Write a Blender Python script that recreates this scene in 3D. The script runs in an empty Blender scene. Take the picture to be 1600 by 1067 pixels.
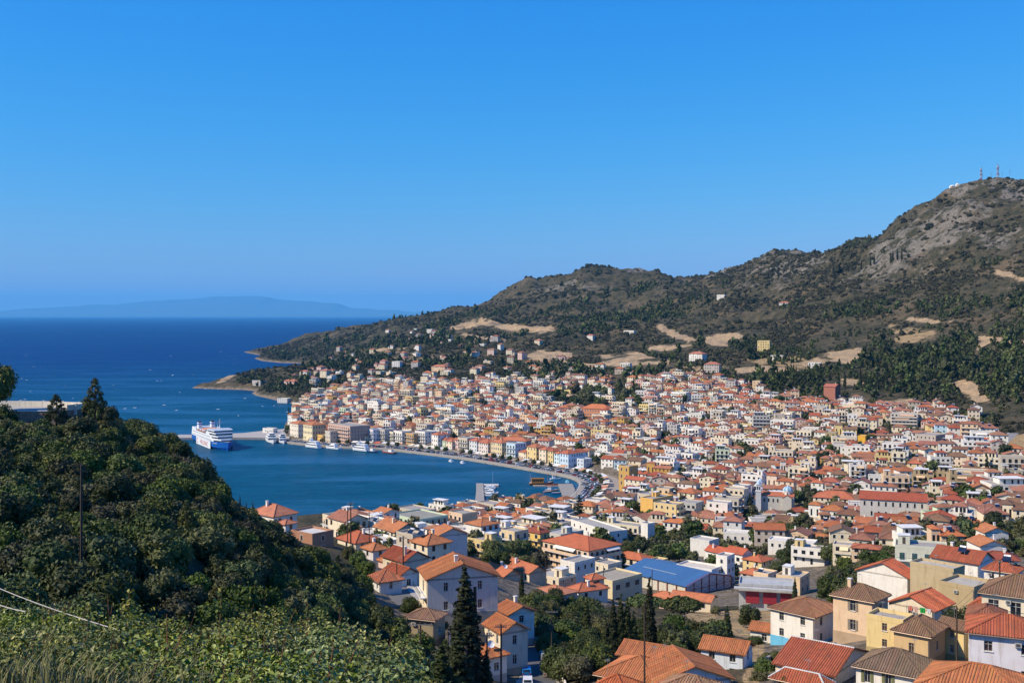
import bpy, math, random, time
import numpy as np
from mathutils import Vector, Matrix
R = math.radians
random.seed(7)
rng = np.random.default_rng(7)
S = bpy.context.scene
COL = S.collection
T0 = time.time()
# ---------------------------------------------------------------- camera, sky, sun, exposure
F, CX, HY, H = 1700.0, 800.0, 492.0, 120.0      # focal length in photo pixels, centre column, true horizon row, eye height
cam = bpy.data.cameras.new('camera')
cam_o = bpy.data.objects.new('camera', cam)
COL.objects.link(cam_o)
cam.sensor_fit = 'HORIZONTAL'
cam.sensor_width = 36.0
cam.lens = 36.0 * F / 1600.0
cam.shift_y = -(533.5 - HY) / 1600.0
cam.clip_start, cam.clip_end = 0.5, 300000.0
cam_o.location = (0, 0, H)
cam_o.rotation_euler = (R(90), 0, 0)
S.camera = cam_o
SUN_EL = 43.0
SUN_H = (-0.95, -0.31)
n_ = math.hypot(*SUN_H)
SUN = Vector((SUN_H[0] / n_ * math.cos(R(SUN_EL)), SUN_H[1] / n_ * math.cos(R(SUN_EL)), math.sin(R(SUN_EL))))
W = bpy.data.worlds.new('World')
S.world = W
W.use_nodes = True
wn, wl = W.node_tree.nodes, W.node_tree.links
sky = wn.new('ShaderNodeTexSky')
sky.sky_type = 'NISHITA'
sky.sun_disc = False
sky.sun_elevation = R(SUN_EL)
sky.sun_rotation = math.atan2(SUN.x, SUN.y)
sky.altitude = 100
sky.air_density = 1.6
sky.dust_density = 0.0
sky.ozone_density = 4.0
# a polarised summer sky: red held back, green and blue evened out between zenith and horizon, the same all round
sp_ = wn.new('ShaderNodeSeparateColor'); cb_ = wn.new('ShaderNodeCombineColor')
wl.new(sky.outputs[0], sp_.inputs[0])
for i_, (pw_, mu_) in enumerate(((2.2, 0.046), (1.0, 0.77), (0.5, 3.70))):
    q1, q2 = wn.new('ShaderNodeMath'), wn.new('ShaderNodeMath')
    q1.operation, q2.operation = 'POWER', 'MULTIPLY'
    q1.inputs[1].default_value, q2.inputs[1].default_value = pw_, mu_
    wl.new(sp_.outputs[i_], q1.inputs[0]); wl.new(q1.outputs[0], q2.inputs[0]); wl.new(q2.outputs[0], cb_.inputs[i_])
bg = wn['Background']
wl.new(cb_.outputs[0], bg.inputs['Color'])
bg.inputs['Strength'].default_value = 0.085
sun = bpy.data.lights.new('sun', 'SUN')
sun.energy = 4.9
sun.angle = R(0.5)
sun.color = (1.0, 0.87, 0.67)
sun_o = bpy.data.objects.new('sun', sun)
COL.objects.link(sun_o)
sun_o.location = (-300, -100, 900)
sun_o.rotation_euler = SUN.to_track_quat('Z', 'Y').to_euler()
S.view_settings.view_transform = 'Standard'
S.view_settings.look = 'None'
S.view_settings.gamma = 1.0
S.view_settings.use_curve_mapping = False
S.view_settings.exposure = 0.24
S.cycles.use_denoising = True
S.cycles.max_bounces = 6
S.cycles.diffuse_bounces = 3
S.cycles.glossy_bounces = 2
S.cycles.transmission_bounces = 2
S.cycles.transparent_max_bounces = 6
S.cycles.volume_bounces = 2
S.cycles.use_adaptive_sampling = True
S.cycles.adaptive_threshold = 0.015
S.cycles.caustics_reflective = False
S.cycles.caustics_refractive = False

# ---------------------------------------------------------------- helpers
def zz(py, Y):
    return H - (py - HY) * Y / F
def at(px, py, Y):
    return Vector(((px - CX) * Y / F, Y, zz(py, Y)))
def sea(px, py):
    Y = H * F / (py - HY)
    return ((px - CX) * Y / F, Y)
def proj(x, y, z):
    return CX + x * F / y, HY + (H - z) * F / y

def tag(o, label=None, cat=None, group=None, kind=None):
    if label: o['label'] = label
    if cat: o['category'] = cat
    if group: o['group'] = group
    if kind: o['kind'] = kind
    return o
def link(name, me, parent=None, loc=None):
    o = bpy.data.objects.new(name, me)
    COL.objects.link(o)
    if parent: o.parent = parent
    if loc is not None: o.location = loc
    return o
def empty(name, loc=(0, 0, 0), rz=0.0, label=None, cat=None, group=None):
    o = bpy.data.objects.new(name, None)
    o.empty_display_size = 0.5
    COL.objects.link(o)
    o.location = loc
    o.rotation_euler = (0, 0, rz)
    return tag(o, label, cat, group)
def copy_tree(o, parent=None):
    c = o.copy()
    COL.objects.link(c)
    c.parent = parent
    for ch in o.children:
        copy_tree(ch, c)
    return c

class MB:
    """collects faces with a tint and a material slot each"""
    def __init__(s):
        s.v, s.f, s.c, s.m = [], [], [], []
    def face(s, pts, col=(1, 1, 1), m=0):
        n = len(s.v)
        s.v.extend(pts)
        s.f.append(tuple(range(n, n + len(pts))))
        s.c.append(col); s.m.append(m)
    def box(s, x0, x1, y0, y1, z0, z1, col=(1, 1, 1), m=0, bottom=True):
        a = [(x0, y0, z0), (x1, y0, z0), (x1, y1, z0), (x0, y1, z0), (x0, y0, z1), (x1, y0, z1), (x1, y1, z1), (x0, y1, z1)]
        n = len(s.v)
        s.v.extend(a)
        fs = [(0, 1, 5, 4), (1, 2, 6, 5), (2, 3, 7, 6), (3, 0, 4, 7), (4, 5, 6, 7)]
        if bottom: fs.append((3, 2, 1, 0))
        for q in fs:
            s.f.append(tuple(n + i for i in q)); s.c.append(col); s.m.append(m)
    def tube(s, p0, p1, r0, r1=None, n=6, col=(1, 1, 1), m=0, cap=True):
        r1 = r0 if r1 is None else r1
        p0, p1 = Vector(p0), Vector(p1)
        d = (p1 - p0).normalized()
        a = d.orthogonal().normalized()
        b = d.cross(a)
        k = len(s.v)
        for p, r in ((p0, r0), (p1, r1)):
            for i in range(n):
                t = 2 * math.pi * i / n
                s.v.append(tuple(p + a * (r * math.cos(t)) + b * (r * math.sin(t))))
        for i in range(n):
            j = (i + 1) % n
            s.f.append((k + i, k + j, k + n + j, k + n + i)); s.c.append(col); s.m.append(m)
        if cap:
            s.f.append(tuple(k + n + i for i in range(n))); s.c.append(col); s.m.append(m)
            s.f.append(tuple(k + n - 1 - i for i in range(n))); s.c.append(col); s.m.append(m)
    def lathe(s, prof, n=12, cx=0, cy=0, col=(1, 1, 1), m=0, cols=None):
        k = len(s.v)
        for r, z in prof:
            for i in range(n):
                t = 2 * math.pi * i / n
                s.v.append((cx + r * math.cos(t), cy + r * math.sin(t), z))
        for j in range(len(prof) - 1):
            for i in range(n):
                i2 = (i + 1) % n
                s.f.append((k + j * n + i, k + j * n + i2, k + (j + 1) * n + i2, k + (j + 1) * n + i))
                s.c.append(cols[i % len(cols)] if cols else col); s.m.append(m)
    def xf(s, M, start=0):
        s.v[start:] = [tuple(M @ Vector(p)) for p in s.v[start:]]
    def add(s, o):
        n = len(s.v)
        s.v.extend(o.v)
        s.f.extend(tuple(n + i for i in q) for q in o.f)
        s.c.extend(o.c); s.m.extend(o.m)
    def mesh(s, name, mats, smooth=False):
        me = bpy.data.meshes.new(name)
        me.from_pydata(s.v, [], s.f)
        for mt in (mats if isinstance(mats, (list, tuple)) else [mats]):
            me.materials.append(mt)
        if max(s.m, default=0) > 0:
            me.polygons.foreach_set('material_index', s.m)
        ca = me.color_attributes.new('tint', 'FLOAT_COLOR', 'CORNER')
        arr = np.ones((len(me.loops), 4), dtype=np.float32)
        tot = np.array([len(q) for q in s.f])
        arr[:, :3] = np.repeat(np.array(s.c, dtype=np.float32).reshape(-1, 3), tot, axis=0)
        ca.data.foreach_set('color', arr.ravel())
        if smooth:
            me.polygons.foreach_set('use_smooth', [True] * len(me.polygons))
        return me
    def build(s, name, mats, parent=None, loc=None, smooth=False):
        return link(name, s.mesh(name, mats, smooth), parent, loc)

def mesh_np(name, V, Q, mat, tint=None, smooth=False):
    """quads or triangles from arrays; tint is one colour per face"""
    me = bpy.data.meshes.new(name)
    V = np.asarray(V, dtype=np.float32); Q = np.asarray(Q, dtype=np.int32)
    k = Q.shape[1]
    me.vertices.add(len(V)); me.vertices.foreach_set('co', V.ravel())
    me.loops.add(Q.size); me.loops.foreach_set('vertex_index', Q.ravel())
    me.polygons.add(len(Q)); me.polygons.foreach_set('loop_start', np.arange(0, Q.size, k, dtype=np.int32))
    if smooth: me.polygons.foreach_set('use_smooth', np.ones(len(Q), dtype=bool))
    me.update(calc_edges=True)
    for mt in (mat if isinstance(mat, (list, tuple)) else [mat]): me.materials.append(mt)
    if tint is not None:
        ca = me.color_attributes.new('tint', 'FLOAT_COLOR', 'CORNER')
        a = np.ones((Q.size, 4), dtype=np.float32)
        a[:, :3] = np.repeat(np.asarray(tint, dtype=np.float32), k, axis=0)
        ca.data.foreach_set('color', a.ravel())
    return me

# value noise on arrays
_perm = rng.random((256, 256)).astype(np.float32)
def vnoise(x, y):
    xi, yi = np.floor(x).astype(int), np.floor(y).astype(int)
    fx, fy = x - xi, y - yi
    fx, fy = fx * fx * (3 - 2 * fx), fy * fy * (3 - 2 * fy)
    g = lambda i, j: _perm[i & 255, j & 255]
    return (g(xi, yi) * (1 - fx) + g(xi + 1, yi) * fx) * (1 - fy) + (g(xi, yi + 1) * (1 - fx) + g(xi + 1, yi + 1) * fx) * fy
def fbm(x, y, o=4, l=2.03, g=0.5):
    t, a, n = 0, 1.0, 0
    for i in range(o):
        t = t + a * vnoise(x * l ** i + 17.3 * i, y * l ** i + 9.1 * i); n += a; a *= g
    return t / n
def inpoly(px, py, poly):
    px, py = np.asarray(px, dtype=float), np.asarray(py, dtype=float)
    c = np.zeros(px.shape, bool)
    n = len(poly)
    for i in range(n):
        x0, y0 = poly[i]; x1, y1 = poly[(i + 1) % n]
        if y0 == y1: continue
        c ^= ((y0 > py) != (y1 > py)) & (px < (x1 - x0) * (py - y0) / (y1 - y0) + x0)
    return c
def segdist(x, y, pts, closed=False):
    d = np.full(np.shape(x), 1e18)
    n = len(pts)
    for i in range(n if closed else n - 1):
        ax, ay = pts[i]; bx, by = pts[(i + 1) % n]
        vx, vy = bx - ax, by - ay
        t = np.clip(((x - ax) * vx + (y - ay) * vy) / (vx * vx + vy * vy + 1e-9), 0, 1)
        d = np.minimum(d, (x - ax - t * vx) ** 2 + (y - ay - t * vy) ** 2)
    return np.sqrt(d)

# ---------------------------------------------------------------- materials
class NT:
    def __init__(s, name):
        s.mat = bpy.data.materials.new(name)
        s.mat.use_nodes = True
        s.n, s.l = s.mat.node_tree.nodes, s.mat.node_tree.links
        s.p = s.n['Principled BSDF']
    def new(s, t, **kw):
        n = s.n.new('ShaderNode' + t)
        for k, v in kw.items():
            setattr(n, k, v)
        return n
    def val(s, sock, v):
        if hasattr(v, 'is_linked') or isinstance(v, bpy.types.NodeSocket): s.l.new(v, sock)
        else: sock.default_value = v
    def attr(s, name='tint', out='Color'):
        n = s.new('Attribute'); n.attribute_name = name
        return n.outputs[out]
    def pos(s, kind='Object'):
        return s.new('TexCoord').outputs[kind]
    def noise(s, vec, scale, detail=3, rough=0.55, out='Fac', dist=0.0):
        n = s.new('TexNoise')
        s.l.new(vec, n.inputs['Vector'])
        n.inputs['Scale'].default_value = scale
        n.inputs['Detail'].default_value = detail
        n.inputs['Roughness'].default_value = rough
        n.inputs['Distortion'].default_value = dist
        return n.outputs[out]
    def math(s, op, a, b=0.0, c=0.0, clamp=False):
        n = s.new('Math', operation=op); n.use_clamp = clamp
        for i, v in enumerate((a, b, c)): s.val(n.inputs[i], v)
        return n.outputs[0]
    def ramp(s, fac, lo, hi, a=0.0, b=1.0, smooth=True):
        n = s.new('MapRange', interpolation_type='SMOOTHSTEP' if smooth else 'LINEAR')
        s.val(n.inputs['Value'], fac)
        n.inputs['From Min'].default_value = lo; n.inputs['From Max'].default_value = hi
        n.inputs['To Min'].default_value = a; n.inputs['To Max'].default_value = b
        return n.outputs['Result']
    def mix(s, fac, a, b, mode='MIX'):
        n = s.new('Mix', data_type='RGBA', blend_type=mode)
        s.val(n.inputs[0], fac)
        for i, v in ((6, a), (7, b)):
            if isinstance(v, (tuple, list)): v = tuple(v)[:3] + (1,)
            s.val(n.inputs[i], v)
        return n.outputs[2]
    def vec(s, op, a, b=None):
        n = s.new('VectorMath', operation=op)
        s.val(n.inputs[0], a)
        if b is not None: s.val(n.inputs[1], b)
        return n.outputs['Value' if op == 'DOT_PRODUCT' else 'Vector']
    def bump(s, h, strength=0.3, dist=0.1):
        n = s.new('Bump')
        n.inputs['Strength'].default_value = strength; n.inputs['Distance'].default_value = dist
        s.l.new(h, n.inputs['Height'])
        s.l.new(n.outputs[0], s.p.inputs['Normal'])
    def fin(s, col, rough=0.8, spec=0.3, metal=0.0):
        s.val(s.p.inputs['Base Color'], col + (1,) if isinstance(col, tuple) and len(col) == 3 else col)
        s.val(s.p.inputs['Roughness'], rough)
        s.p.inputs['Specular IOR Level'].default_value = spec
        s.p.inputs['Metallic'].default_value = metal
        return s.mat
M = {}
def m_plaster():
    t = NT('painted_plaster')
    p = t.pos()
    c = t.attr()
    n1 = t.noise(p, 0.6, 4)
    mp = t.new('Mapping'); mp.inputs['Scale'].default_value = (1.6, 1.6, 0.18)
    t.l.new(p, mp.inputs['Vector'])
    streak = t.noise(mp.outputs[0], 1.4, 4, 0.6)
    c2 = t.mix(t.ramp(streak, 0.50, 0.76, 0, 0.60), c, t.mix(1.0, c, (0.62, 0.55, 0.47), 'MULTIPLY'))
    c3 = t.mix(t.ramp(n1, 0.3, 0.75, 0.0, 0.40), c2, t.mix(1.0, c2, (0.80, 0.76, 0.70), 'MULTIPLY'))
    t.bump(t.noise(p, 9.0, 3), 0.15, 0.02)
    return t.fin(c3, 0.88, 0.2)
def m_tile():
    t = NT('clay_roof_tile')
    p = t.pos()
    g = t.new('NewGeometry')
    vt = t.new('VectorTransform', vector_type='NORMAL', convert_from='WORLD', convert_to='OBJECT')
    t.l.new(g.outputs['True Normal'], vt.inputs[0])
    tan = t.vec('NORMALIZE', t.vec('CROSS_PRODUCT', vt.outputs[0], (0, 0, 1)))
    up = t.vec('CROSS_PRODUCT', tan, vt.outputs[0])
    a = t.vec('DOT_PRODUCT', p, tan)
    b = t.vec('DOT_PRODUCT', p, up)
    wave = t.math('ABSOLUTE', t.math('SINE', t.math('MULTIPLY', a, math.pi / 0.30)))
    row = t.math('FRACT', t.math('MULTIPLY', b, 1 / 0.38))
    cid = t.new('CombineXYZ')
    t.l.new(t.math('FLOOR', t.math('MULTIPLY', a, 1 / 0.30)), cid.inputs[0])
    t.l.new(t.math('FLOOR', t.math('MULTIPLY', b, 1 / 0.38)), cid.inputs[1])
    wn_ = t.new('TexWhiteNoise', noise_dimensions='3D'); t.l.new(cid.outputs[0], wn_.inputs['Vector'])
    c = t.attr()
    n1 = t.noise(p, 0.45, 5, 0.65)
    n2 = t.noise(p, 0.9, 5, 0.7)
    c = t.mix(t.ramp(n1, 0.35, 0.75, 0, 0.6), c, t.mix(1.0, c, (0.62, 0.60, 0.58), 'MULTIPLY'))
    c = t.mix(t.ramp(n2, 0.52, 0.72, 0, 0.70), c, t.mix(0.5, c, (0.20, 0.17, 0.12)))
    c = t.mix(t.ramp(wn_.outputs['Value'], 0.0, 1.0, 0.0, 0.45), c, t.mix(1.0, c, (0.55, 0.62, 0.66), 'MULTIPLY'))
    h = t.math('ADD', t.math('MULTIPLY', wave, 0.8), t.math('MULTIPLY', row, 0.35))
    t.bump(h, 0.7, 0.09)
    return t.fin(c, 0.82, 0.25)
def m_simple(name, rough=0.7, spec=0.3, metal=0.0, nscale=2.0, amt=0.2, bump=0.0, bscale=8.0):
    t = NT(name)
    p = t.pos()
    c = t.attr()
    c = t.mix(t.ramp(t.noise(p, nscale, 4), 0.3, 0.75, 0, amt * 2), c, t.mix(1.0, c, (0.6, 0.58, 0.55), 'MULTIPLY'))
    if bump: t.bump(t.noise(p, bscale, 3), bump, 0.03)
    return t.fin(c, rough, spec, metal)
def m_glass():
    t = NT('window_glass')
    return t.fin(t.mix(t.ramp(t.noise(t.pos(), 0.8, 2), 0.4, 0.6, 0, 1), t.attr(), t.mix(1.0, t.attr(), (0.5, 0.55, 0.6), 'MULTIPLY')), 0.12, 0.5)
def m_leaf(name, ca, cb, cc, rough=0.62, inst=0.5):
    """three leaf colours mixed per leaf and per plant"""
    t = NT(name)
    r = t.attr('tint', 'Fac')
    oi = t.new('ObjectInfo').outputs['Random']
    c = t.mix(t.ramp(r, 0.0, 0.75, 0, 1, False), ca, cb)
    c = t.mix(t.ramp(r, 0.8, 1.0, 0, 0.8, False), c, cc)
    br = t.ramp(oi, 0, 1, 1 - inst, 1 + inst, False)
    hs = t.new('HueSaturation'); t.l.new(c, hs.inputs['Color']); t.l.new(br, hs.inputs['Value'])
    t.l.new(t.ramp(t.math('FRACT', t.math('MULTIPLY', oi, 7.31)), 0, 1, 0.474, 0.520, False), hs.inputs['Hue'])
    t.l.new(t.ramp(t.math('FRACT', t.math('MULTIPLY', oi, 3.7)), 0, 1, 0.8, 1.1, False), hs.inputs['Saturation'])
    mat = t.fin(hs.outputs[0], rough, 0.25)
    return mat
M['plaster'] = m_plaster()
M['tile'] = m_tile()
M['concrete'] = m_simple('weathered_concrete', 0.9, 0.2, 0, 0.5, 0.25, 0.2, 4.0)
M['glass'] = m_glass()
M['paint'] = m_simple('oil_paint', 0.5, 0.4, 0, 1.2, 0.10)
M['shippaint'] = m_simple('marine_paint', 0.4, 0.4, 0, 0.15, 0.06)
M['metal'] = m_simple('galvanised_metal', 0.45, 0.5, 0.4, 1.0, 0.15)
M['wood'] = m_simple('weathered_wood', 0.85, 0.2, 0, 3.0, 0.3, 0.3, 12.0)
M['cloth'] = m_simple('awning_cloth', 0.9, 0.1, 0, 1.0, 0.1)
M['asphalt'] = m_simple('worn_asphalt', 0.9, 0.25, 0, 0.3, 0.25, 0.15, 6.0)
M['stone'] = m_simple('rough_stone', 0.95, 0.15, 0, 1.2, 0.4, 0.7, 2.2)
M['bark'] = m_simple('tree_bark', 0.95, 0.1, 0, 3.0, 0.35, 0.5, 9.0)
M['carpaint'] = m_simple('car_paint', 0.25, 0.5, 0, 0.5, 0.03)
M['rubber'] = m_simple('black_rubber', 0.8, 0.2, 0, 2.0, 0.1)
M['oak'] = m_leaf('evergreen_leaves', (0.026, 0.042, 0.006), (0.074, 0.098, 0.015), (0.155, 0.165, 0.032))
M['olive'] = m_leaf('olive_leaves', (0.052, 0.056, 0.016), (0.110, 0.108, 0.040), (0.17, 0.155, 0.07))
M['pine'] = m_leaf('pine_needles', (0.036, 0.050, 0.012), (0.072, 0.090, 0.022), (0.125, 0.125, 0.04))
M['cypress'] = m_leaf('cypress_foliage', (0.018, 0.027, 0.007), (0.042, 0.052, 0.013), (0.075, 0.078, 0.022), 0.7, 0.3)
M['scrub'] = m_leaf('hill_scrub', (0.036, 0.036, 0.016), (0.066, 0.060, 0.027), (0.115, 0.092, 0.048), 0.8, 0.5)
M['ivy'] = m_leaf('shrub_leaves', (0.062, 0.090, 0.010), (0.19, 0.225, 0.030), (0.46, 0.44, 0.11), 0.42, 0.25)
M['scrub_oak'] = m_leaf('yellowing_leaves', (0.060, 0.055, 0.010), (0.13, 0.115, 0.022), (0.21, 0.15, 0.045))
M['drygrass'] = m_leaf('dry_grass', (0.10, 0.12, 0.018), (0.20, 0.20, 0.042), (0.36, 0.28, 0.11), 0.7, 0.2)

# ---------------------------------------------------------------- terrain: stations of (photo column, distance, height), near to far
ST = [
 [(-300, 3, 118.2), (1900, 3, 118.2)],
 [(-300, 14, 115.4), (640, 14, 114.6), (1000, 14, 113.5), (1900, 14, 113)],
 [(-300, 40, 104), (0, 40, 102), (640, 40, 99), (1000, 40, 101), (1900, 40, 103)],
 [(-300, 75, 95), (0, 75, 91), (300, 75, 86.5), (640, 75, 82), (900, 75, 82), (1300, 75, 84), (1600, 75, 86), (1900, 75, 88)],
 [(-300, 100, 96), (0, 100, 95), (300, 115, 91), (480, 130, 82), (600, 150, 73.5), (690, 165, 66.5), (780, 180, 60), (850, 185, 58), (950, 160, 65.5), (1100, 150, 68), (1300, 145, 69.5), (1400, 140, 70), (1500, 120, 73), (1700, 112, 75.5), (1900, 112, 77)],
 [(-300, 150, 101), (0, 150, 97), (300, 160, 92), (480, 170, 78.5), (560, 200, 69), (620, 205, 66), (720, 205, 64), (800, 225, 55), (900, 240, 49), (1000, 230, 51), (1150, 205, 57), (1290, 193, 60.5), (1360, 188, 64), (1450, 195, 61), (1600, 180, 65.5), (1900, 180, 67)],
 [(-300, 205, 103), (0, 205, 101.5), (130, 205, 100.5), (180, 215, 96.5), (270, 220, 93), (360, 225, 82.5), (430, 230, 75.5), (480, 225, 71.5), (560, 235, 65.5), (640, 245, 60), (720, 265, 56.5), (800, 290, 48), (900, 300, 41.5), (1000, 300, 38), (1100, 300, 37.5), (1200, 290, 40), (1300, 275, 46), (1400, 255, 51.5), (1500, 260, 52), (1600, 260, 53), (1900, 260, 56)],
 [(-300, 300, 66), (0, 300, 62), (180, 300, 60), (300, 300, 58), (400, 300, 60), (450, 300, 57), (520, 320, 53), (600, 330, 49.5), (700, 340, 43), (800, 375, 34), (900, 375, 28), (1000, 358, 27), (1100, 358, 26.5), (1200, 365, 27), (1300, 370, 30), (1400, 360, 36), (1500, 350, 42), (1600, 350, 44), (1900, 350, 50)],
 [(-300, 450, 16), (300, 420, 24), (450, 420, 34), (560, 420, 37), (640, 440, 29), (740, 460, 21.5), (800, 480, 19), (900, 480, 16.5), (1000, 490, 15), (1100, 500, 15.5), (1200, 500, 17), (1300, 500, 19), (1400, 500, 25), (1500, 480, 31), (1600, 480, 34), (1900, 480, 45)],
 [(-300, 560, 2), (300, 560, 4), (450, 560, 8), (560, 560, 13), (640, 570, 8), (740, 590, 5), (800, 600, 5), (900, 620, 5), (1000, 640, 7), (1100, 650, 9), (1200, 660, 11), (1300, 660, 15), (1400, 660, 21), (1500, 650, 26), (1600, 650, 32), (1900, 650, 50)],
 [(-300, 760, 2), (900, 760, 3), (1000, 760, 5), (1100, 780, 8), (1200, 800, 12), (1300, 800, 18), (1400, 800, 24), (1500, 800, 31), (1600, 800, 42), (1900, 800, 70)],
 [(-300, 1040, 2), (445, 1050, 2), (560, 1010, 3), (620, 990, 3), (700, 950, 3), (800, 920, 4), (900, 920, 5), (1000, 930, 8), (1100, 960, 15), (1200, 970, 24), (1300, 960, 31), (1400, 950, 37), (1500, 930, 42), (1600, 900, 55), (1900, 900, 90)],
 [(-300, 1250, 3), (445, 1200, 4), (560, 1150, 8), (700, 1120, 15), (800, 1100, 16), (900, 1100, 20), (1000, 1100, 24), (1100, 1120, 31), (1200, 1120, 40), (1300, 1100, 48), (1400, 1080, 54), (1500, 1050, 58), (1600, 1020, 75), (1900, 1000, 115)],
 [(-300, 1600, 3), (380, 1600, 4), (450, 1450, 9), (560, 1400, 17), (700, 1350, 26), (800, 1350, 30), (900, 1350, 36), (1000, 1300, 42), (1100, 1300, 50), (1200, 1300, 58), (1300, 1280, 66), (1400, 1250, 72), (1500, 1220, 80), (1600, 1200, 102), (1900, 1150, 160)],
 [(-300, 1900, 2), (300, 1850, 4), (340, 1900, 13), (400, 1950, 22), (470, 1900, 26), (560, 1800, 27), (700, 1750, 38), (800, 1700, 46), (900, 1650, 52), (1000, 1600, 64), (1100, 1550, 72), (1200, 1550, 80), (1300, 1500, 95), (1400, 1450, 105), (1500, 1400, 118), (1600, 1380, 140), (1900, 1300, 210)],
 [(-300, 2400, 1), (340, 2100, 2), (400, 2200, 2), (470, 2300, 3), (520, 2750, 9), (600, 2400, 46), (700, 2250, 60), (800, 2200, 68), (900, 2100, 80), (1000, 2000, 92), (1100, 1950, 105), (1200, 1900, 125), (1300, 1850, 160), (1400, 1750, 175), (1500, 1650, 195), (1600, 1600, 220), (1900, 1500, 300)],
 [(-300, 3000, 1), (380, 3000, 2), (430, 3100, 7), (500, 3100, 22), (600, 2900, 60), (700, 2700, 86), (800, 2600, 106), (900, 2500, 120), (1000, 2450, 140), (1100, 2400, 175), (1200, 2350, 215), (1300, 2200, 240), (1400, 1950, 250), (1500, 1830, 285), (1600, 1800, 300), (1900, 1700, 380)],
]
RIDGE = [(-300, 549, 3700), (380, 549, 3650), (432, 540, 3700), (487, 522, 3600), (537, 514, 3500), (587, 509, 3450), (625, 500, 3400), (662, 494, 3350), (712, 482, 3300), (750, 475, 3250), (762, 470, 3240), (800, 446, 3200), (830, 431, 3150), (890, 426, 3100), (915, 417, 3100), (935, 417, 3100), (950, 421, 3080), (1000, 423, 3050), (1025, 427, 3000), (1070, 437, 2950), (1100, 430, 2900), (1162, 418, 2850), (1205, 395, 2810), (1219, 393, 2800), (1256, 394, 2750), (1287, 396, 2600), (1319, 385, 2450), (1372, 366, 2250), (1428, 327, 2150), (1462, 307, 2100), (1490, 293, 2080), (1531, 282, 2060), (1562, 279, 2050), (1600, 281, 2050), (1900, 300, 2050)]
ST.append([(p, Y, zz(y, Y)) for p, y, Y in RIDGE])
ST.append([(p, Y + 900, max(2, zz(y, Y) * 0.5)) for p, y, Y in RIDGE])
ST.append([(p, 6500, 2) for p in (-300, 1900)])
upx = np.arange(-300, 1901, 4.0)
UU = (upx - CX) / F
rows = np.concatenate([np.geomspace(3, 100, 60, endpoint=False), np.geomspace(100, 1000, 235, endpoint=False), np.geomspace(1000, 3800, 310, endpoint=False), np.geomspace(3800, 7500, 18)])
KY = np.array([np.interp(upx, [q[0] for q in s], [q[1] for q in s]) for s in ST])
KZ = np.array([np.interp(upx, [q[0] for q in s], [q[2] for q in s]) for s in ST])
ZG = np.array([np.interp(rows, KY[:, j], KZ[:, j]) for j in range(len(upx))])          # [col, row]
def blur(a, k, ax):
    for _ in range(k):
        p = np.pad(a, [(1, 1) if i == ax else (0, 0) for i in range(2)], mode='edge')
        a = (np.take(p, range(0, a.shape[ax]), ax) + 2 * a + np.take(p, range(2, a.shape[ax] + 2), ax)) / 4
    return a
ZG = blur(blur(ZG, 6, 1), 5, 0)
GX = UU[:, None] * rows[None, :]
GY = np.broadcast_to(rows[None, :], GX.shape)
rug = np.clip((GY - 1250) / 700, 0, 1)
rug = np.maximum(rug, 0.10 * np.clip((GY - 20) / 100, 0, 1) * np.clip((430 - GY) / 100, 0, 1))
n1 = fbm(GX / 260, GY / 260, 3) - 0.5
n2 = 1 - np.abs(2 * fbm(GX / 120 + 5, GY / 150, 5, g=0.55) - 1)
n3 = fbm(GX / 30, GY / 30, 3) - 0.5
ZG = ZG + rug * (n1 * 16 + (n2 - 0.75) * 40 * np.clip((ZG - 10) / 80, 0, 1) + n3 * 12)
# coast line (walked along the waterline of the photograph, then round the back of the island)
QUAY = [(437, 692), (500, 699), (560, 702), (600, 703), (640, 708), (700, 715), (740, 721), (800, 731), (840, 738), (880, 745), (900, 751), (906, 758), (902, 768), (893, 778), (880, 788)]
COAST = [(-700, 100), (-500, 330), (-260, 520), (-165, 620)] + [sea(*q) for q in [(500, 818), (560, 814), (620, 809), (680, 804), (735, 800), (800, 797), (850, 794)]]
COAST += [sea(*q) for q in reversed(QUAY)]
COAST += [sea(*q) for q in [(440, 684), (446, 664), (452, 652), (462, 640), (455, 630), (440, 627), (418, 622), (400, 618), (394, 614), (402, 611), (380, 609), (340, 608), (318, 607), (299, 606)]]
COAST += [(-500, 2060), (-440, 2250), (-370, 2420), (-400, 2600)] + [sea(*q) for q in [(500, 570), (478, 568), (440, 567), (410, 564), (398, 560), (412, 556), (380, 550)]]
COAST += [(-860, 3900), (-700, 4400), (-300, 5300), (200, 6500), (9000, 7600), (9000, -500), (-700, -500)]
ins = inpoly(GX, GY, COAST)
sd = segdist(GX, GY, COAST, True) * np.where(ins, 1, -1)
ZG = np.where(ins, np.minimum(np.maximum(ZG, 1.15), 0.1 + sd * 0.62), np.maximum(-6, sd * 0.3))
QW = [sea(*q) for q in QUAY]
dq = segdist(GX, GY, QW)
ZG = np.where(ins & (dq < 34), np.minimum(ZG, 1.0), ZG)
LR = np.log(rows)
def tz(x, y):
    """ground height under a point"""
    x, y = np.asarray(x, dtype=float), np.asarray(y, dtype=float)
    a = np.clip((x / y - UU[0]) / (UU[1] - UU[0]), 0, len(UU) - 1.001)
    b = np.clip(np.interp(np.log(y), LR, np.arange(len(rows))), 0, len(rows) - 1.001)
    i, j = a.astype(int), b.astype(int)
    fa, fb = a - i, b - j
    return (ZG[i, j] * (1 - fa) + ZG[i + 1, j] * fa) * (1 - fb) + (ZG[i, j + 1] * (1 - fa) + ZG[i + 1, j + 1] * fa) * fb
_ys = np.geomspace(15, 4500, 3000)
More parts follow.
